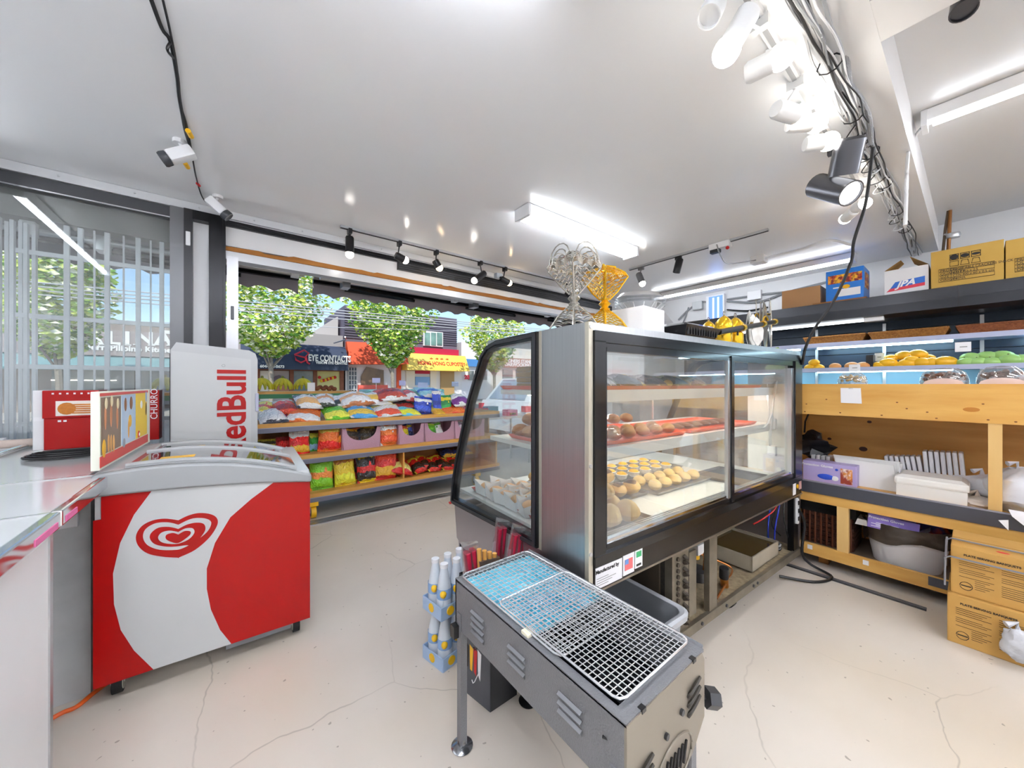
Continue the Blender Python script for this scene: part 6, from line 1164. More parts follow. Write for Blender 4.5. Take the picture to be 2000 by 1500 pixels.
XG = XC + .06; t, w, h = box_thing('glove_box', 'lilac disposable glove box with blue hand picture', 'box', 1568, 1673, 905, 952, XG, .11, Z1, mat('glove_lilac', 'b4a6d8', .45)); zf = -.0015
def fq(parent, w, h, u0, u1, v0, v1, m, name, x=-.0015, th=.0012):   # patch on the camera-side face: u from left to right, v from bottom to top
    return MB().box(x, w * (1 - u1), h * v0, x + th, w * (1 - u0), h * v1).build(name, m, parent)
fq(t, w, h, .72, .93, .08, .82, mat('flame_art', 'd88a3a', .5, n=(30, 'f4e4dc', .06), n2=(22, '9a3a2a', .06)), 'window_print'); MB().ell((-.002, w * .55, h * .3), .002, w * .16, h * .14, 12, 8).build('blue_hand_print', mat('hand_blue', '2a50c8', .4), t, True); MB().ell((-.002, w * .38, h * .28), .002, w * .07, h * .12, 10, 8).build('white_cuff_print', PAPER, t, True); MB().ell((-.002, w * .35, h * .72), .002, w * .03, h * .06, 10, 8).build('blue_mark', mat('hand_blue'), t)
text('Protection Gloves', .022, PAPER, t, (-.002, w * .72, h * .82), (0, -1, 0), (0, 0, 1), bold=.0006, depth=.0003)
o = thing('envelope_stack', 'stack of white paper bags beside the glove box', 'paper bags', onX(1690, 950, XC + .12)); o.location.z = Z1
for k in range(5): MB().hexa([(.01 + .022 * k, -.14, 0), (.016 + .022 * k, -.14, 0), (.016 + .022 * k, .13, 0), (.01 + .022 * k, .13, 0)], [(.03 + .03 * k, -.12 - .01 * k, .155 + .008 * (k % 3)), (.036 + .03 * k, -.12 - .01 * k, .155 + .008 * (k % 3)), (.036 + .03 * k, .15 + .008 * k, .16 - .01 * (k % 2)), (.03 + .03 * k, .15 + .008 * k, .16 - .01 * (k % 2))]).build('paper_bag', mat('bag_white', 'eeeeec', .6), o)
MB().prism([(0, 0), (.06, .02), (.07, .12), (.02, .15), (-.02, .08)], 'y', -.15, -.145).build('open_end', PAPER, o)
PLS = mat('plastic_stack', 'd6d6dc', .25, n=(24, 'f0f0f4', .25), stretch=(1, 6, 1), alpha=.85)
def stackc(label, px0, px1, py0, py1, X, n, rx):
    a = onX(px0, (py0 + py1) / 2, X); b = onX(px1, (py0 + py1) / 2, X); L_ = a.y - b.y; h = onX(px0, py0, X).z - onX(px0, py1, X).z; t = thing('lid_stack', label, 'plastic lids', (X, (a.y + b.y) / 2, (a.z + b.z) / 2)); t.rotation_euler = (R(rx), 0, 0)
    for k in range(n): y = -L_ / 2 + L_ * (k + .5) / n; MB().rbox(0, y - L_ / n * .4, -h / 2, .1, y + L_ / n * .4, h / 2, .006).build('lid', PLS, t)
stackc('sleeve of clear plastic lids behind the white box', 1728, 1802, 892, 928, XC + .25, 7, -8); stackc('second sleeve of clear plastic lids at right', 1802, 1885, 884, 928, XC + .25, 7, -4); stackc('grey sleeve of lids behind the glove box', 1583, 1622, 890, 910, XC + .25, 4, 0)
t, w, h = box_thing('foam_box', 'white takeaway foam box with stepped lid', 'box', 1750, 1890, 938, 985, XC + .05, .2, Z1, mat('foam_white', 'f2f0ea', .5)); MB().rbox(-.008, -.008, h * .62, .208, w + .008, h, .012).build('lid', mat('foam_white'), t); MB().hexa([(.0, .0, h), (.2, .0, h), (.2, w, h), (0, w, h)], [(.02, .02, h + .012), (.18, .02, h + .012), (.18, w - .02, h + .012), (.02, w - .02, h + .012)]).build('lid_top', mat('foam_white'), t)
BGW = mat('poly_bag_white', 'e6e6ea', .3, n=(5, 'cfd0d6', .3), bump=.6, bscale=18)
def crumple(name, label, cat, c, r, m, seed, parts=2):
    t = thing(name, label, cat, c); off = Vector((seed * 3.1, seed * 1.7, 0))
    def fn(u, v):
        a = u * 6.283; ph = v * math.pi; p = Vector((math.sin(ph) * math.cos(a), math.sin(ph) * math.sin(a), -math.cos(ph))); k = 1 + .3 * noise.noise(p * 1.6 + off) + .12 * noise.noise(p * 3.6 + off) - .1 * abs(noise.noise(p * 6 + off)); return Vector((p.x * r[0], p.y * r[1], p.z * r[2])) * k
    MB().grid(fn, 28, 18, True).build('bag_body', m, t, True)
    q = fn(.1, .95); MB().tube([q * .9, q * 1.15 + Vector((.02, 0, .02)), q * 1.25 + Vector((0, .03, .0))], .008, 6, rr=[.012, .008, .014]).build('twisted_top', m, t, True); return t
crumple('plastic_bag', 'white plastic bag behind the cabinet post', 'bag', onX(1925, 945, XC + .24) + Vector((0, 0, -.02)), (.09, .13, .065), BGW, 2); crumple('plastic_bag', 'large white plastic bag bulging at the right edge', 'bag', onX(1995, 960, XC + .12), (.11, .11, .12), BGW, 3)
crumple('plastic_bag', 'small pale bag lying between foam box and post', 'bag', onX(1912, 985, XC + .12) + Vector((0, 0, .01)), (.08, .07, .035), mat('poly_bag_cream', 'e8dccf', .35, bump=.5, bscale=18), 4); o = thing('torn_paper', 'torn white paper drooping over the shelf edge', 'paper', onX(1990, 1010, XC - .02)); MB().add([(0, .03, .03), (-.01, -.1, .03), (-.04, -.1, -.05), (-.02, -.02, -.04), (-.01, .02, -.0)], [(0, 1, 2, 3, 4)]).build('sheet', PAPER, o); MB().add([(-.01, .06, -.03), (-.012, .03, -.02), (-.02, .03, -.07)], [(0, 1, 2)]).build('scrap', PAPER, o)
# --- contents of the lower shelf
Z0 = zr0 + .04
WK = mat('wicker_dark', '5a2c18', .6, n=(60, '2e140a', .2), bump=1.0, bscale=160)
a = onX(1566, 1030, XC + .14); b = onX(1668, 1030, XC + .14); o = thing('wicker_basket', 'dark brown wicker basket on the bottom shelf', 'basket', (XC + .14, b.y, Z0)); wy = a.y - b.y; hb_ = onX(1600, 1000, XC + .14).z - Z0
for k in range(7): MB().rbox(.0, 0, hb_ * k / 7, .26, wy, hb_ * (k + .92) / 7, .006).build('woven_band', WK, o)
for k in range(9): MB().cyl((-.004, wy * (k + .5) / 9, 0), (-.004, wy * (k + .5) / 9, hb_), .006, n=6).build('stake', mat('wicker_stake', '6e3a20', .6), o)
MB().box(-.01, -.01, hb_, .27, wy + .01, hb_ + .07).build('dark_cloth', mat('cloth_black', '0e0c0e', .9), o)
tc0 = onX(1770, 1070, XC + .20); tb2 = thing('waste_tub', 'white tub lined with a dark waste bag on bottom shelf', 'tub', (XC + .2, tc0.y, Z0)); ry = (onX(1690, 1060, XC + .2).y - onX(1868, 1060, XC + .2).y) / 2
zt2 = (onX(1700, 1015, XC + .2).z - Z0) * 1.13
MB().lathe([(.76, 0), (.86, zt2 * .4), (1.0, zt2 * .95), (.97, zt2 * .95), (.84, zt2 * .4), (.72, .01)], n=28, sx=.17, sy=ry).build('tub', mat('tub_white', 'e6e6ea', .35), tb2, True)
BAGD = mat('waste_bag', '4e443c', .22, n=(7, '2c2622', .3), bump=.5, bscale=16)
def wb_(u, v):
    a = u * 6.283; k = 1.05 + .03 * noise.noise(Vector((math.cos(a) * 3, math.sin(a) * 3, v * 3))); drop = (.5 + .16 * math.sin(a * 1.0 + .8) + .05 * math.sin(a * 5)) * zt2; z = zt2 * 1.02 - drop * v; s_ = k * (1.0 - .10 * v * drop / zt2); return (.17 * s_ * math.cos(a), ry * s_ * math.sin(a), z + .006 * noise.noise(Vector((a * 4, v * 6, 0))))
MB().grid(wb_, 48, 10, True).build('bag_cuff', BAGD, tb2, True)
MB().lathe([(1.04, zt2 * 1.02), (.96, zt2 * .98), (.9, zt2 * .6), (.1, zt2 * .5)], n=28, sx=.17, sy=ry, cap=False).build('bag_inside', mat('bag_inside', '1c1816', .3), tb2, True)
ttop = Z0 + zt2 * .82
o = thing('glove_box', 'torn open purple glove box in the waste tub', 'box', (XC + .07, onX(1795, 1040, XC + .1).y, ttop)); o.rotation_euler = (R(4), R(-6), R(8)); MB().box(0, 0, 0, .003, .21, .085).box(.11, 0, 0, .113, .21, .08).box(0, 0, 0, .11, .21, .003).box(0, .207, 0, .11, .21, .085).build('carton_walls', PURP, o); MB().hexa([(0, .10, .083), (.1, .12, .083), (.1, .21, .083), (0, .21, .083)], [(0, .08, .087), (.1, .11, .087), (.1, .21, .087), (0, .21, .087)]).build('torn_top', PURP, o); MB().add([(.0, 0, .0), (.10, -.0, 0), (.09, -.05, .05), (.0, -.04, .06)], [(0, 1, 2, 3)]).build('open_flap', WPLA, o)
text('Protection Gloves', .02, PAPER, o, (-.001, .135, .066), (0, -1, 0), (0, 0, 1), bold=.0005, depth=.0003)
for k in range(4): MB().box(-.0015, .08, .012 + .008 * k, 0, .195 - .02 * (k % 2), .015 + .008 * k).build('fine_print', PAPER, o)
o = thing('glove_box', 'dark purple and orange carton leaning in the waste tub', 'box', (XC + .16, onX(1852, 1040, XC + .16).y, ttop - .02)); o.rotation_euler = (R(-30), 0, R(-6)); MB().rbox(0, -.02, 0, .1, .1, .14, .003).build('carton', mat('carton_violet', '3a2470', .45, n=(14, 'd8501c', .07)), o); MB().box(.0, .1, .01, .1, .103, .13).build('end_flap', mat('flap_grey', '7c746a', .6), o)
o = thing('crushed_foam_box', 'crushed white foam box in the waste tub', 'box', (XC + .09, onX(1700, 1040, XC + .09).y - .05, ttop + .0)); MB().hexa([(0, 0, 0), (.12, 0, 0), (.12, .12, 0), (0, .12, 0)], [(.01, .0, .03), (.1, .01, .045), (.11, .11, .04), (.01, .11, .035)]).build('foam_piece', mat('foam_white'), o); MB().box(.0, .02, .035, .08, .03, .042).build('torn_edge', PAPER, o)
# --- cartons on the floor in front of the cabinet
def carton(label, px, py, z0, X, dz, y1, y0, wire=False):
    t = thing('cardboard_carton', label, 'carton', (X, y0, z0)); w = y1 - y0
    MB().rbox(0, 0, 0, .30, w, dz, .004).build('carton_body', KRAFT, t); MB().box(.145, 0, dz - .0005, .15, w, dz + .0006).build('top_seam', mat('seam_brown', '8a6428', .8), t); MB().box(-.0008, w * .40, 0, .0, w * .44, dz).build('clear_tape', mat('tape_tan', 'b88c48', .3), t)
    text('PLATE SERVING BANQUETS', .0125, INK, t, (-.001, w - .115, dz * .84), (0, -1, 0), (0, 0, 1), bold=.0004, depth=.0003)
    for col, (u0, u1) in enumerate(((.05, .25), (.29, .55))):
        for k in range(15):
            if k in (4, 8): continue
            MB().box(-.0012, w - w * u1 + .012 * (k % 3), dz * (.74 - .04 * k), 0, w - w * u0 - (.045 if k > 9 and col == 0 else 0), dz * (.74 - .04 * k) + .0014).build('fine_print', INK, t)
    MB().tube([(-.0012, w - .045 + .018 * math.cos(a), dz * .2 + .018 * math.sin(a)) for a in [i * .45 for i in range(14)]], .0012, 5, True).build('crossed_ring_mark', INK, t); MB().box(-.0012, w - .06, dz * .19, 0, w - .03, dz * .21).build('crossed_ring_mark', INK, t)
    for k in range(5): MB().box(.17 + .02 * k, .02, dz + .0002, .182 + .02 * k, .1, dz + .0012).build('bar_print', INK, t)
    text('018', .05, INKR, t, (.08, w * .35, dz + .0008), (0, -1, 0), (1, 0, 0), bold=.001, depth=.0003); MB().ell((.05, w * .7, dz), .012, .02, .0012, 8, 6).build('red_mark', INKR, t)
    return t
q0 = onZ(1850, 1250, 0); carton('cardboard carton on the floor, lower of two', 0, 0, 0, q0.x, .225, q0.y, q0.y - .5); t = carton('cardboard carton on top, with grey wire around it', 0, 0, .226, q0.x + .02, .22, q0.y - .01, q0.y - .5)
ww = thing('wire_loop', 'grey wire basket frame hooked over the upper carton', 'wire frame', (q0.x, q0.y, 0)); GWI = mat('wire_grey_coated', '8c8e98', .35, .5)
for dx, z_ in ((-.012, .40), (.10, .455)): MB().tube([(dx, -.5, z_), (dx, -.01, z_), (dx - .0, .006, z_ - .012), (dx, .007, z_ - .14)], .004, 6).build('wire', GWI, ww, True)
MB().tube([(-.012, .004, .4), (.1, .004, .455)], .004, 6).build('wire', GWI, ww, True)
crumple('plastic_bag', 'clear crumpled plastic bag beside the cartons', 'bag', onX(1992, 1262, q0.x - .04) , (.03, .05, .07), mat('poly_bag_clear', 'dfe0e4', .2, n=(7, 'b8bac0', .25), bump=.7, bscale=22), 6)

# ------------------------------------------------------------------ produce cooler along the right wall
XK = 4.6; KY0, KY1 = -1.8, 2.3
kc = thing('produce_cooler', 'dark open-front produce cooler with lit shelves along the wall', 'cooler', (0, 0, 0)); CDK = mat('cooler_dark', '33353a', .3, .5); CBK = mat('cooler_back', '2c3a4a', .3, .2); SHW = mat('cooler_shelf', 'b4bcd0', .3, .3)
zh = onX(1540, 602, XK).z; zl = onX(1540, 634, XK).z
can = MB().prism([(XK, zl), (XK - .0, zh), (XK + .75, zh), (XK + .75, zl + .02), (XK + .12, zl - .02)], 'y', KY0, KY1).build('canopy', CDK, kc)
MB().prism([(XK - .003, zl + (zh - zl) * .45), (XK - .003, zh - .004), (XK + .01, zh)], 'y', KY0, KY1).build('canopy_face', mat('canopy_face', '45474c', .25, .6), kc)
for px in (1872, 1470): y = onX(px, 600, XK).y; MB().box(XK - .006, y - .003, zl, XK, y + .003, zh).build('canopy_joint', mat('joint_dark', '1c1d20', .5), kc)
MB().box(XK + .1, .62, zl - .03, XK + .13, KY1, zl - .012).build('canopy_light', emis('cooler_led', 'f0f8ff', 6.0), kc)
MB().rbox(XK + .04, onX(1700, 617, XK).y - .08, zl - .045, XK + .1, onX(1700, 617, XK).y + .05, zl - .005, .006).build('lamp_holder', WPLA, kc)
for k in range(9): zz = .95 + k * .115; MB().box(XK + .72 - .004 * (k % 2), KY0, zz, XK + .75, KY1, zz + .108).build('back_slat', CBK, kc)
for y in (KY0, KY1 - .03): MB().box(XK + .0, y, 0, XK + .78, y + .03, zh).build('end_panel', CDK, kc)
MB().box(XK + .75, KY0, 0, XK + .78, KY1, zh).build('back_panel', CBK, kc); MB().box(XK, KY0, 0, XK + .75, KY1, .9).build('base', CDK, kc); MB().box(XK - .02, KY0, .9, XK + .06, KY1, .98).build('bumper', SHW, kc)
for px in (1727, 1595, 1918): 
    y = onX(px, 640, XK + .7).y; MB().box(XK + .70, y - .012, .95, XK + .72, y + .012, zl).build('upright', ALU, kc)
XA = XK + .18; z1 = onX(1540, 677, XA).z; z2 = onX(1567, 722, XA).z
CYL = emis('cooler_strip_light', 'c8f0ff', 14.0)
for z, nm in ((z1, 0), (z2, 1)):
    s_ = MB().box(XA, KY0, z - .012, XK + .72, KY1, z).build('shelf', SHW, kc); MB().box(XA - .006, KY0, z - .03, XA + .004, KY1, z + .012).build('shelf_edge', mat('cooler_edge', 'b0b6d0', .3, .2), s_)
    for y0, y1 in ((-1.5, -.25), (.12, 1.05), (1.2, 2.1)): MB().box(XA + .22, y0, z - .034, XA + .25, y1, z - .016).build('light_strip', CYL, s_)
MB().box(XK + .715, KY0, .9, XK + .72, KY1, z2 - .02).build('blue_lining', mat('lining_blue', '8fb8cc', .4), kc)
# wicker trays on the upper shelf
WKL = mat('wicker_light', 'b47c34', .55, n=(70, '8a5520', .2), bump=.8, bscale=150)
for px0, px1, lb in ((1570, 1690, 'wicker tray at the left of the cooler shelf'), (1697, 1853, 'wicker tray in the middle of the cooler shelf'), (1868, 2040, 'reddish wicker tray at the right of cooler shelf')):
    a = onX(px0, 660, XA + .03).y; b = onX(px1, 660, XA + .03).y; t = thing('wicker_tray', lb, 'tray', (XA + .02, b, z1)); w = a - b; m = WKL if px0 < 1800 else mat('wicker_red', '9a5a30', .55, n=(70, '7a3e1c', .2), bump=.8, bscale=150)
    MB().box(.03, .03, 0, .3, w - .03, .008).build('woven_base', m, t); MB().hexa([(.03, .03, 0), (.036, .03, 0), (.036, w - .03, 0), (.03, w - .03, 0)], [(0, 0, .075), (.008, 0, .075), (.008, w, .075), (0, w, .075)]).build('front_side', m, t); MB().hexa([(.294, .03, 0), (.3, .03, 0), (.3, w - .03, 0), (.294, w - .03, 0)], [(.32, 0, .075), (.328, 0, .075), (.328, w, .075), (.32, w, .075)]).build('back_side', m, t)
    for y0, y1 in ((.03, 0), (w - .03, w)): MB().hexa([(.03, y0 - .003, 0), (.3, y0 - .003, 0), (.3, y0 + .003, 0), (.03, y0 + .003, 0)], [(0, y1 - .004, .075), (.328, y1 - .004, .075), (.328, y1 + .004, .075), (0, y1 + .004, .075)]).build('end_side', m, t)
    MB().tube([(0, 0, .078), (.328, 0, .078), (.328, w, .078), (0, w, .078)], .009, 6, True).build('rim', m, t, True)
# fruit on the lower shelf
MGY = mat('mango_yellow', 'f8c424', .35, n=(4, 'f2aa14', .3)); MGG = mat('mango_green', 'a8cc78', .35, n=(4, '8cb85c', .3)); MGO = mat('mango_peach', 'e8a860', .4, n=(5, 'd88848', .3)); STM = mat('fruit_stem', '5a4424', .7)
def fruit(label, name, cat, group, px, py, r, m, X):
    r *= .94; p = onX(px, py, X); t = thing(name, label, cat, p, 0, group); MB().ell((0, 0, 0), r * .8, r * 1.12, r * .8, 14, 10, rnd.uniform(-.4, .4), .04).build('flesh', m, t, True); MB().cyl((0, r * .2, r * .74), (0, r * .25, r * .88), r * .07, n=6).build('stem', STM, t); return t
XF = XA + .12
for i, (px, py) in enumerate(((1590, 708), (1581, 718), (1599, 718))): fruit('small yellow mango in the heap of three at the left', 'yellow_mango', 'mango', 'heap of three small mangoes', px, py, .048, MGY, XF)
for i, (px, py, r) in enumerate(((1631, 716, .05), (1664, 715, .055), (1686, 715, .055))): fruit(('peach-coloured fruit nearest the three small mangoes', 'peach-coloured fruit behind the white card', 'peach-coloured fruit right of the white card')[i], 'peach_mango', 'mango', None, px, py, r, MGO, XF)
Ym = [(1716, 714, .05), (1735, 709, .062), (1755, 716, .05), (1773, 710, .062), (1740, 700, .05), (1766, 695, .064), (1792, 693, .066), (1780, 703, .05), (1800, 709, .066), (1812, 700, .05), (1820, 708, .06), (1847, 707, .07)]
for i, (px, py, r) in enumerate(Ym): fruit('large yellow mango in the long cooler heap', 'yellow_mango', 'mango', 'large yellow mango heap', px, py, r, MGY, XF + (.06 if py < 702 else 0))
Gm = [(1888, 708, .055), (1896, 699, .06), (1912, 708, .055), (1907, 701, .05), (1938, 708, .056), (1928, 697, .062), (1957, 697, .068), (1975, 704, .066), (1997, 704, .064)]
for i, (px, py, r) in enumerate(Gm): fruit('pale green mango in the right-hand cooler heap', 'green_mango', 'mango', 'green mango heap', px, py, r, MGG, XF + (.06 if py < 703 else 0))
for lb, px0, px1, py0, py1, X, zb in (('white price card behind the yellow mangoes', 1708, 1727, 690, 705, XF + .1, z2), ('white price card hanging on the cooler shelf edge', 1658, 1680, 712, 725, XA - .02, z2), ('white price card clipped under the upper shelf', 1865, 1897, 669, 686, XA - .02, z1)):
    a = onX(px0, py0, X); b = onX(px1, py1, X); t = thing('price_card', lb, 'price card', (X, b.y, b.z)); MB().box(0, 0, 0, .004, a.y - b.y, a.z - b.z).build('card', PAPER, t); MB().box(.004, .01, (a.z - b.z) * .4, .02, .03, (a.z - b.z) * .6).build('clip', CLEAR, t); MB().box(-.001, .02, (a.z - b.z) * .45, 0, (a.y - b.y) * .7, (a.z - b.z) * .55).build('faint_print', mat('print_grey'), t)
o = thing('shelf_divider', 'dark divider post between peach and yellow mangoes', 'divider', (XF, onX(1699, 710, XF).y, z2)); MB().box(-.02, -.025, 0, .1, .025, .13).build('plate', BLK, o); MB().box(-.03, -.03, 0, .11, .03, .008).build('foot', BLK, o)
# snack tubs standing on the cabinet top
def dome(label, px0, px1, pyt, X, fillm, rings):
    a = onX(px0, 750, X).y; b = onX(px1, 750, X).y; r = (a - b) / 2; h = onX((px0 + px1) / 2, pyt, X).z - 1.198; t = thing('snack_tub', label, 'plastic tub', (X + r * .6, (a + b) / 2, 1.198)); s_ = h / r
    MB().lathe([(r, 0), (r * .97, h * .35), (r * .85, h * .7), (r * .55, h * .95), (r * .1, h)], n=28, sx=.6, cap=False).build('clear_dome', CLEAR, t, True); MB().lathe([(r * .9, .0), (r * .9, .012)], n=28, sx=.6).build('base', CLEAR, t)
    rg = random.Random(int(px0))
    for k in range(46):
        q = rg.uniform(0, 6.28); rr_2 = r * .8 * math.sqrt(rg.random()); z = rg.uniform(.1, .62) * h * (1 - .4 * (rr_2 / r) ** 2); MB().ell((rr_2 * .6 * math.cos(q), rr_2 * math.sin(q), z + .01), rings[0], rings[1], rings[0], 7, 5, q).build('piece', fillm, t, True)
    return t
t = dome('domed clear tub of brown dates, left one on the cabinet', 1793, 1895, 718, XC + .12, mat('date_brown', '6a4432', .4), (.012, .022)); t2 = dome('domed clear tub of brown dates at the right edge', 1905, 2012, 714, XC + .12, mat('date_brown'), (.012, .022)); 
for q in (t, t2): MB().ell((-.09, 0, .004), .004, .075, .03, 14, 8).build('oval_label', mat('label_pink', 'd8c0b8', .5), q, True)
dome('small clear tub of golden nuts on the cabinet', 1632, 1693, 727, XC + .1, mat('nut_gold', 'c09a4a', .4), (.008, .009))
# boxes stored on top of the cooler
XB = XK + .06
t, w, h = box_thing('storage_box', 'low plain brown box on the cooler at the left', 'box', 1527, 1602, 563, 601, XB, .25, zh, mat('card_brown', 'b08458', .7)); MB().box(.0, w * .48, h, .25, w * .52, h + .001).build('tape', mat('tape_tan'), t)
t, w, h = box_thing('storage_box', 'bright blue snack box with coloured print on the cooler', 'box', 1613, 1687, 525, 580, XB, .3, zh + .02, mat('box_blue', '1a78d4', .4)); MB().rbox(-.02, -.02, -.02, .34, w + .1, 0, .003).build('pallet_board', PINED, t)
fq(t, w, h, .06, .96, .56, .84, mat('print_warm', 'd8502c', .5, n=(24, 'f0b828', .08), n2=(30, '7a1c18', .06)), 'picture_band'); fq(t, w, h, .34, .92, .12, .36, PAPER, 'address_label'); MB().ell((-.002, w * .45, h * .42), .001, .03, .02, 10, 6).build('sun_print', YEL, t); fq(t, w, h, .2, .5, .40, .44, PAPER, 'slogan_line'); MB().box(.06, -.0015, h * .35, .24, 0, h * .85).build('side_print', mat('print_warm'), t)
t, w, h = box_thing('storage_box', 'open white box with blue and red stripe on the cooler', 'box', 1727, 1814, 523, 577, XB, .3, zh, mat('box_white', 'e6e6e8', .5)); MB().add([(0, w, h), (.3, w, h), (.28, w * .62, h + .1), (.02, w * .62, h + .08)], [(0, 1, 2, 3)]).build('open_flap', KRAFT, t); MB().add([(0, 0, h), (.3, 0, h), (.28, w * .38, h + .08), (.02, w * .42, h + .1)], [(0, 1, 2, 3)]).build('open_flap', KRAFT, t)
def skew(t, w, h, pts, m, nm, x=-.0015): MB().add([(x, w * (1 - u), h * v) for u, v in pts] + [(x + .001, w * (1 - u), h * v) for u, v in pts], [tuple(range(len(pts))), tuple(range(len(pts), 2 * len(pts)))]).build(nm, m, t)
skew(t, w, h, [(.14, .26), (.26, .5), (.92, .58), (.92, .34)], mat('stripe_blue', '2a6ac8', .5), 'blue_stripe'); skew(t, w, h, [(.05, .14), (.14, .26), (.92, .34), (.92, .22)], mat('stripe_red', 'd83a4c', .5), 'red_stripe'); text('JPA', .075, PAPER, t, (-.003, w * .48, h * .4), (0, -1, .12), (.0, -.35, 1), bold=.003, depth=.0005)
def bigbox(label, px0, px1, py0, py1, y_sh=0):
    t, w, h = box_thing('storage_box', label, 'box', px0, px1, py0, py1, XB - .02, .4, zh, mat('kraft_yellow', 'c4a04c', .7, n=(5, 'b8923e', .3)))
    for k in range(3):
        fr_ = [(.28 + .15 * k, .70), (.28 + .15 * k, .84), (.4 + .15 * k, .84), (.4 + .15 * k, .70)]; MB().tube([(-.002, w * (1 - u), h * v) for u, v in fr_], .003, 4, True).build('symbol_frame', INK, t); MB().ell((-.002, w * (1 - .34 - .15 * k), h * .77), .001, .022, .022 - .006 * k, 8, 6).build('handling_symbol', INK, t)
        fr_ = [(.28 + .15 * k, .54), (.30 + .15 * k, .66), (.38 + .15 * k, .66), (.4 + .15 * k, .54)] if k else [(.28, .54), (.28, .66), (.4, .66), (.4, .54)]; MB().tube([(-.002, w * (1 - u), h * v) for u, v in fr_], .0025, 4, True).build('symbol_frame', INK, t)
    MB().tube([(-.002, w * (1 - u), h * v) for u, v in ((.12, .16), (.12, .5), (.88, .5), (.88, .16))], .002, 4, True).build('table_frame', INK, t)
    for k in range(3): MB().box(-.002, w * .12, h * (.245 + .085 * k), 0, w * .88, h * (.245 + .085 * k) + .003).build('table_line', INK, t)
    MB().box(-.002, w * .70, h * .16, 0, w * .706, h * .5).build('table_line', INK, t)
    for k, (a_, b_) in enumerate((('PRODUCT', 'VEGETABLE CRACKERS SNACK'), ('QUANTITY', '600 P.Pcs x 2.5'), ('SIZE', 'CTN 400 x 60 x 0.5 cm'), ('ORIGIN', 'CHINA'))):
        text(a_, .026, INK, t, (-.002, w * .86, h * (.452 - .083 * k)), (0, -1, 0), (0, 0, 1), depth=.0003, align='LEFT'); text(b_, .026, INK, t, (-.002, w * .68, h * (.452 - .083 * k)), (0, -1, 0), (0, 0, 1), depth=.0003, align='LEFT', sx=.8)
    MB().box(.19, 0, h, .21, w, h + .001).build('tape', mat('tape_tan'), t)
bigbox('large tan shipping box with symbols and table on the cooler', 1818, 1961, 480, 566); bigbox('tan shipping box at the right edge on the cooler', 1964, 2130, 455, 548)
# copper coloured poles standing behind the boxes
o = thing('walking_poles', 'pair of copper walking poles standing behind the big box', 'poles', (0, 0, 0)); XPo = XK + .5
def pq(px, py): return onX(px, py, XPo)
CPM = mat('copper_pole', '8c5a28', .35, .5); MB().tube([pq(1862, 334), pq(1856, 400), pq(1852, 500)], .013, 10).build('pole', CPM, o, True); MB().tube([pq(1864, 336), pq(1853, 398)], .017, 10).build('upper_section', CPM, o, True); MB().tube([pq(1854, 398), pq(1846, 450), pq(1842, 490)], .010, 8).build('slim_pole', mat('pole_dark', '5a4a3a', .4, .5), o, True); MB().cyl(pq(1854, 396), pq(1853.5, 399), .024, n=12).build('collar', ALU, o)
MB().tube(wiggle([pq(1849, 335), pq(1858, 330), pq(1866, 328)], 4), .01, 8).build('hook', BLKM, o, True); MB().tube(wiggle([pq(1866, 333), pq(1872, 327), pq(1881, 325)], 4), .008, 8).build('hook', CPM, o, True); MB().lathe([(.04, -.02), (.045, 0), (.04, .02)], pq(1862, 460), 16).build('clamp', ALU, o, True); MB().cyl(pq(1844, 458), pq(1858, 460), .012, n=8).build('clamp_arm', ALU, o)
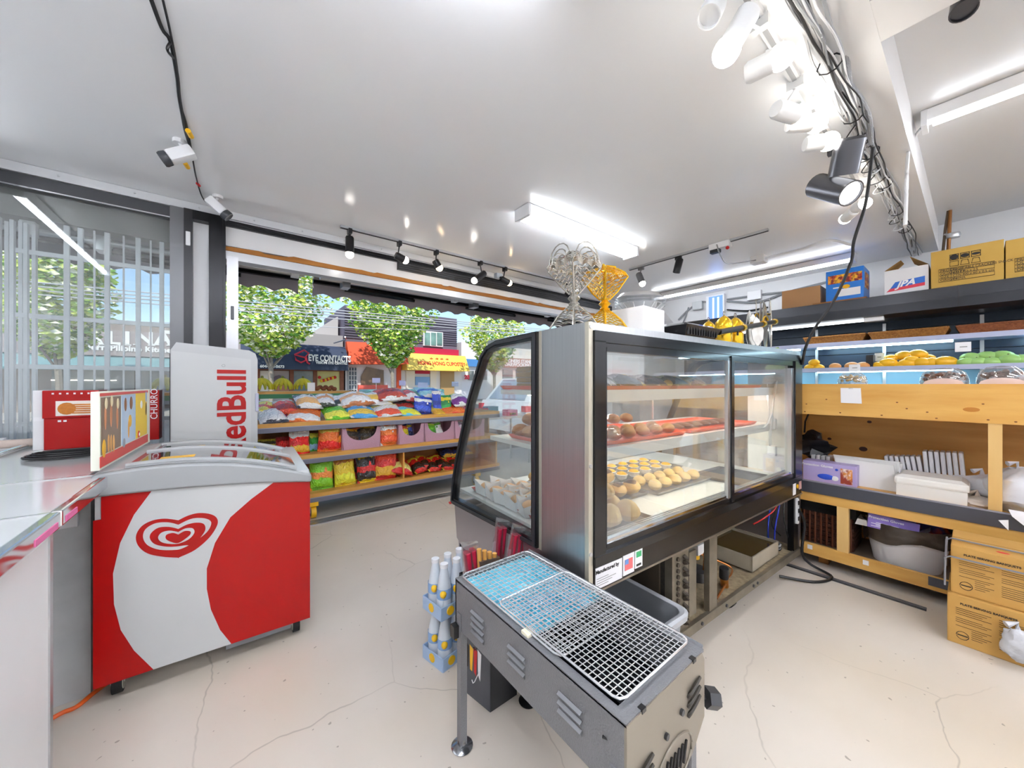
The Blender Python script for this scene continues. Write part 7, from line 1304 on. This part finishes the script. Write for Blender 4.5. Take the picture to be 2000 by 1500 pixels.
# small blue screen on the right wall
a = onX(1385, 581, XR - .05); b = onX(1412, 624, XR - .05); t = thing('wall_monitor', 'small blue-lit monitor on the far right wall', 'monitor', (XR - .06, b.y, b.z)); MB().rbox(0, -.02, -.02, .05, a.y - b.y + .04, a.z - b.z + .02, .006).build('case', WPLA, t); MB().box(-.003, 0, 0, 0, a.y - b.y, a.z - b.z).build('screen', emis('screen_blue', '5a78e8', 1.6), t)
for k in range(2): MB().box(-.005, (a.y - b.y) * (.25 + .35 * k), .02, -.002, (a.y - b.y) * (.37 + .35 * k), a.z - b.z - .02).build('screen_bar', emis('screen_cyan', 'a8d8ff', 2.2), t)
cw = thing('wall_cables', 'grey cables and conduit along the right wall', 'cables', (0, 0, 0))
for k, pts in enumerate((((1325, 625), (1345, 605), (1370, 590), (1384, 592)), ((1420, 585), (1470, 578), (1520, 572), (1600, 566)), ((1420, 588), (1480, 590), (1540, 570), (1640, 545)), ((1330, 640), (1338, 620), (1345, 600)), ((1420, 605), (1460, 607), (1500, 600)))): MB().tube(wiggle([onX(x, y, XR - .02) for x, y in pts], 5), .014 if k < 3 else .01, 6).build('cable', (mat('cable_grey'), CABLE)[k == 4], cw, True)
p = onX(1474, 577, XR - .03); MB().rbox(p.x - .03, p.y - .08, p.z - .06, p.x + .03, p.y + .08, p.z + .06, .008).build('junction_box', WPLA, cw); p = onX(1363, 597, XR - .03); MB().rbox(p.x - .03, p.y - .07, p.z - .06, p.x + .03, p.y + .07, p.z + .06, .008).build('junction_box', GREYP, cw)
# goods on a low table beyond the case, seen through its side glass
o = thing('folding_table', 'white folding table outside beyond the display case', 'table', (2.35, 4.15, 0)); MB().rbox(0, 0, .70, 1.3, .55, .73, .006).build('tabletop', WPLA, o)
for x, y in ((.05, .05), (1.25, .05), (.05, .5), (1.25, .5)): MB().cyl((x, y, 0), (x, y, .7), .015, n=8).build('leg', ALU, o)
for i, (x, m, lb, hh) in enumerate(((2.45, 'c8508c', 'magenta snack carton on the outside table', .2), (2.68, 'd83a5c', 'small crimson snack carton on the outside table', .13), (2.85, '5a9ab8', 'blue snack carton on the outside table', .15), (3.2, 'e86a9c', 'pink cake box on the outside table', .09))):
    t = thing('snack_carton', lb, 'carton', (x, 4.2, .73)); MB().rbox(0, 0, 0, .18, .14, hh, .004).build('carton', mat('carton_%d' % i, m, .45), t); MB().box(.03, -.002, hh * .15, .15, 0, hh * .5).build('picture', mat('picture_gold', 'd8a030', .5, n=(20, '3a2418', .1)), t)
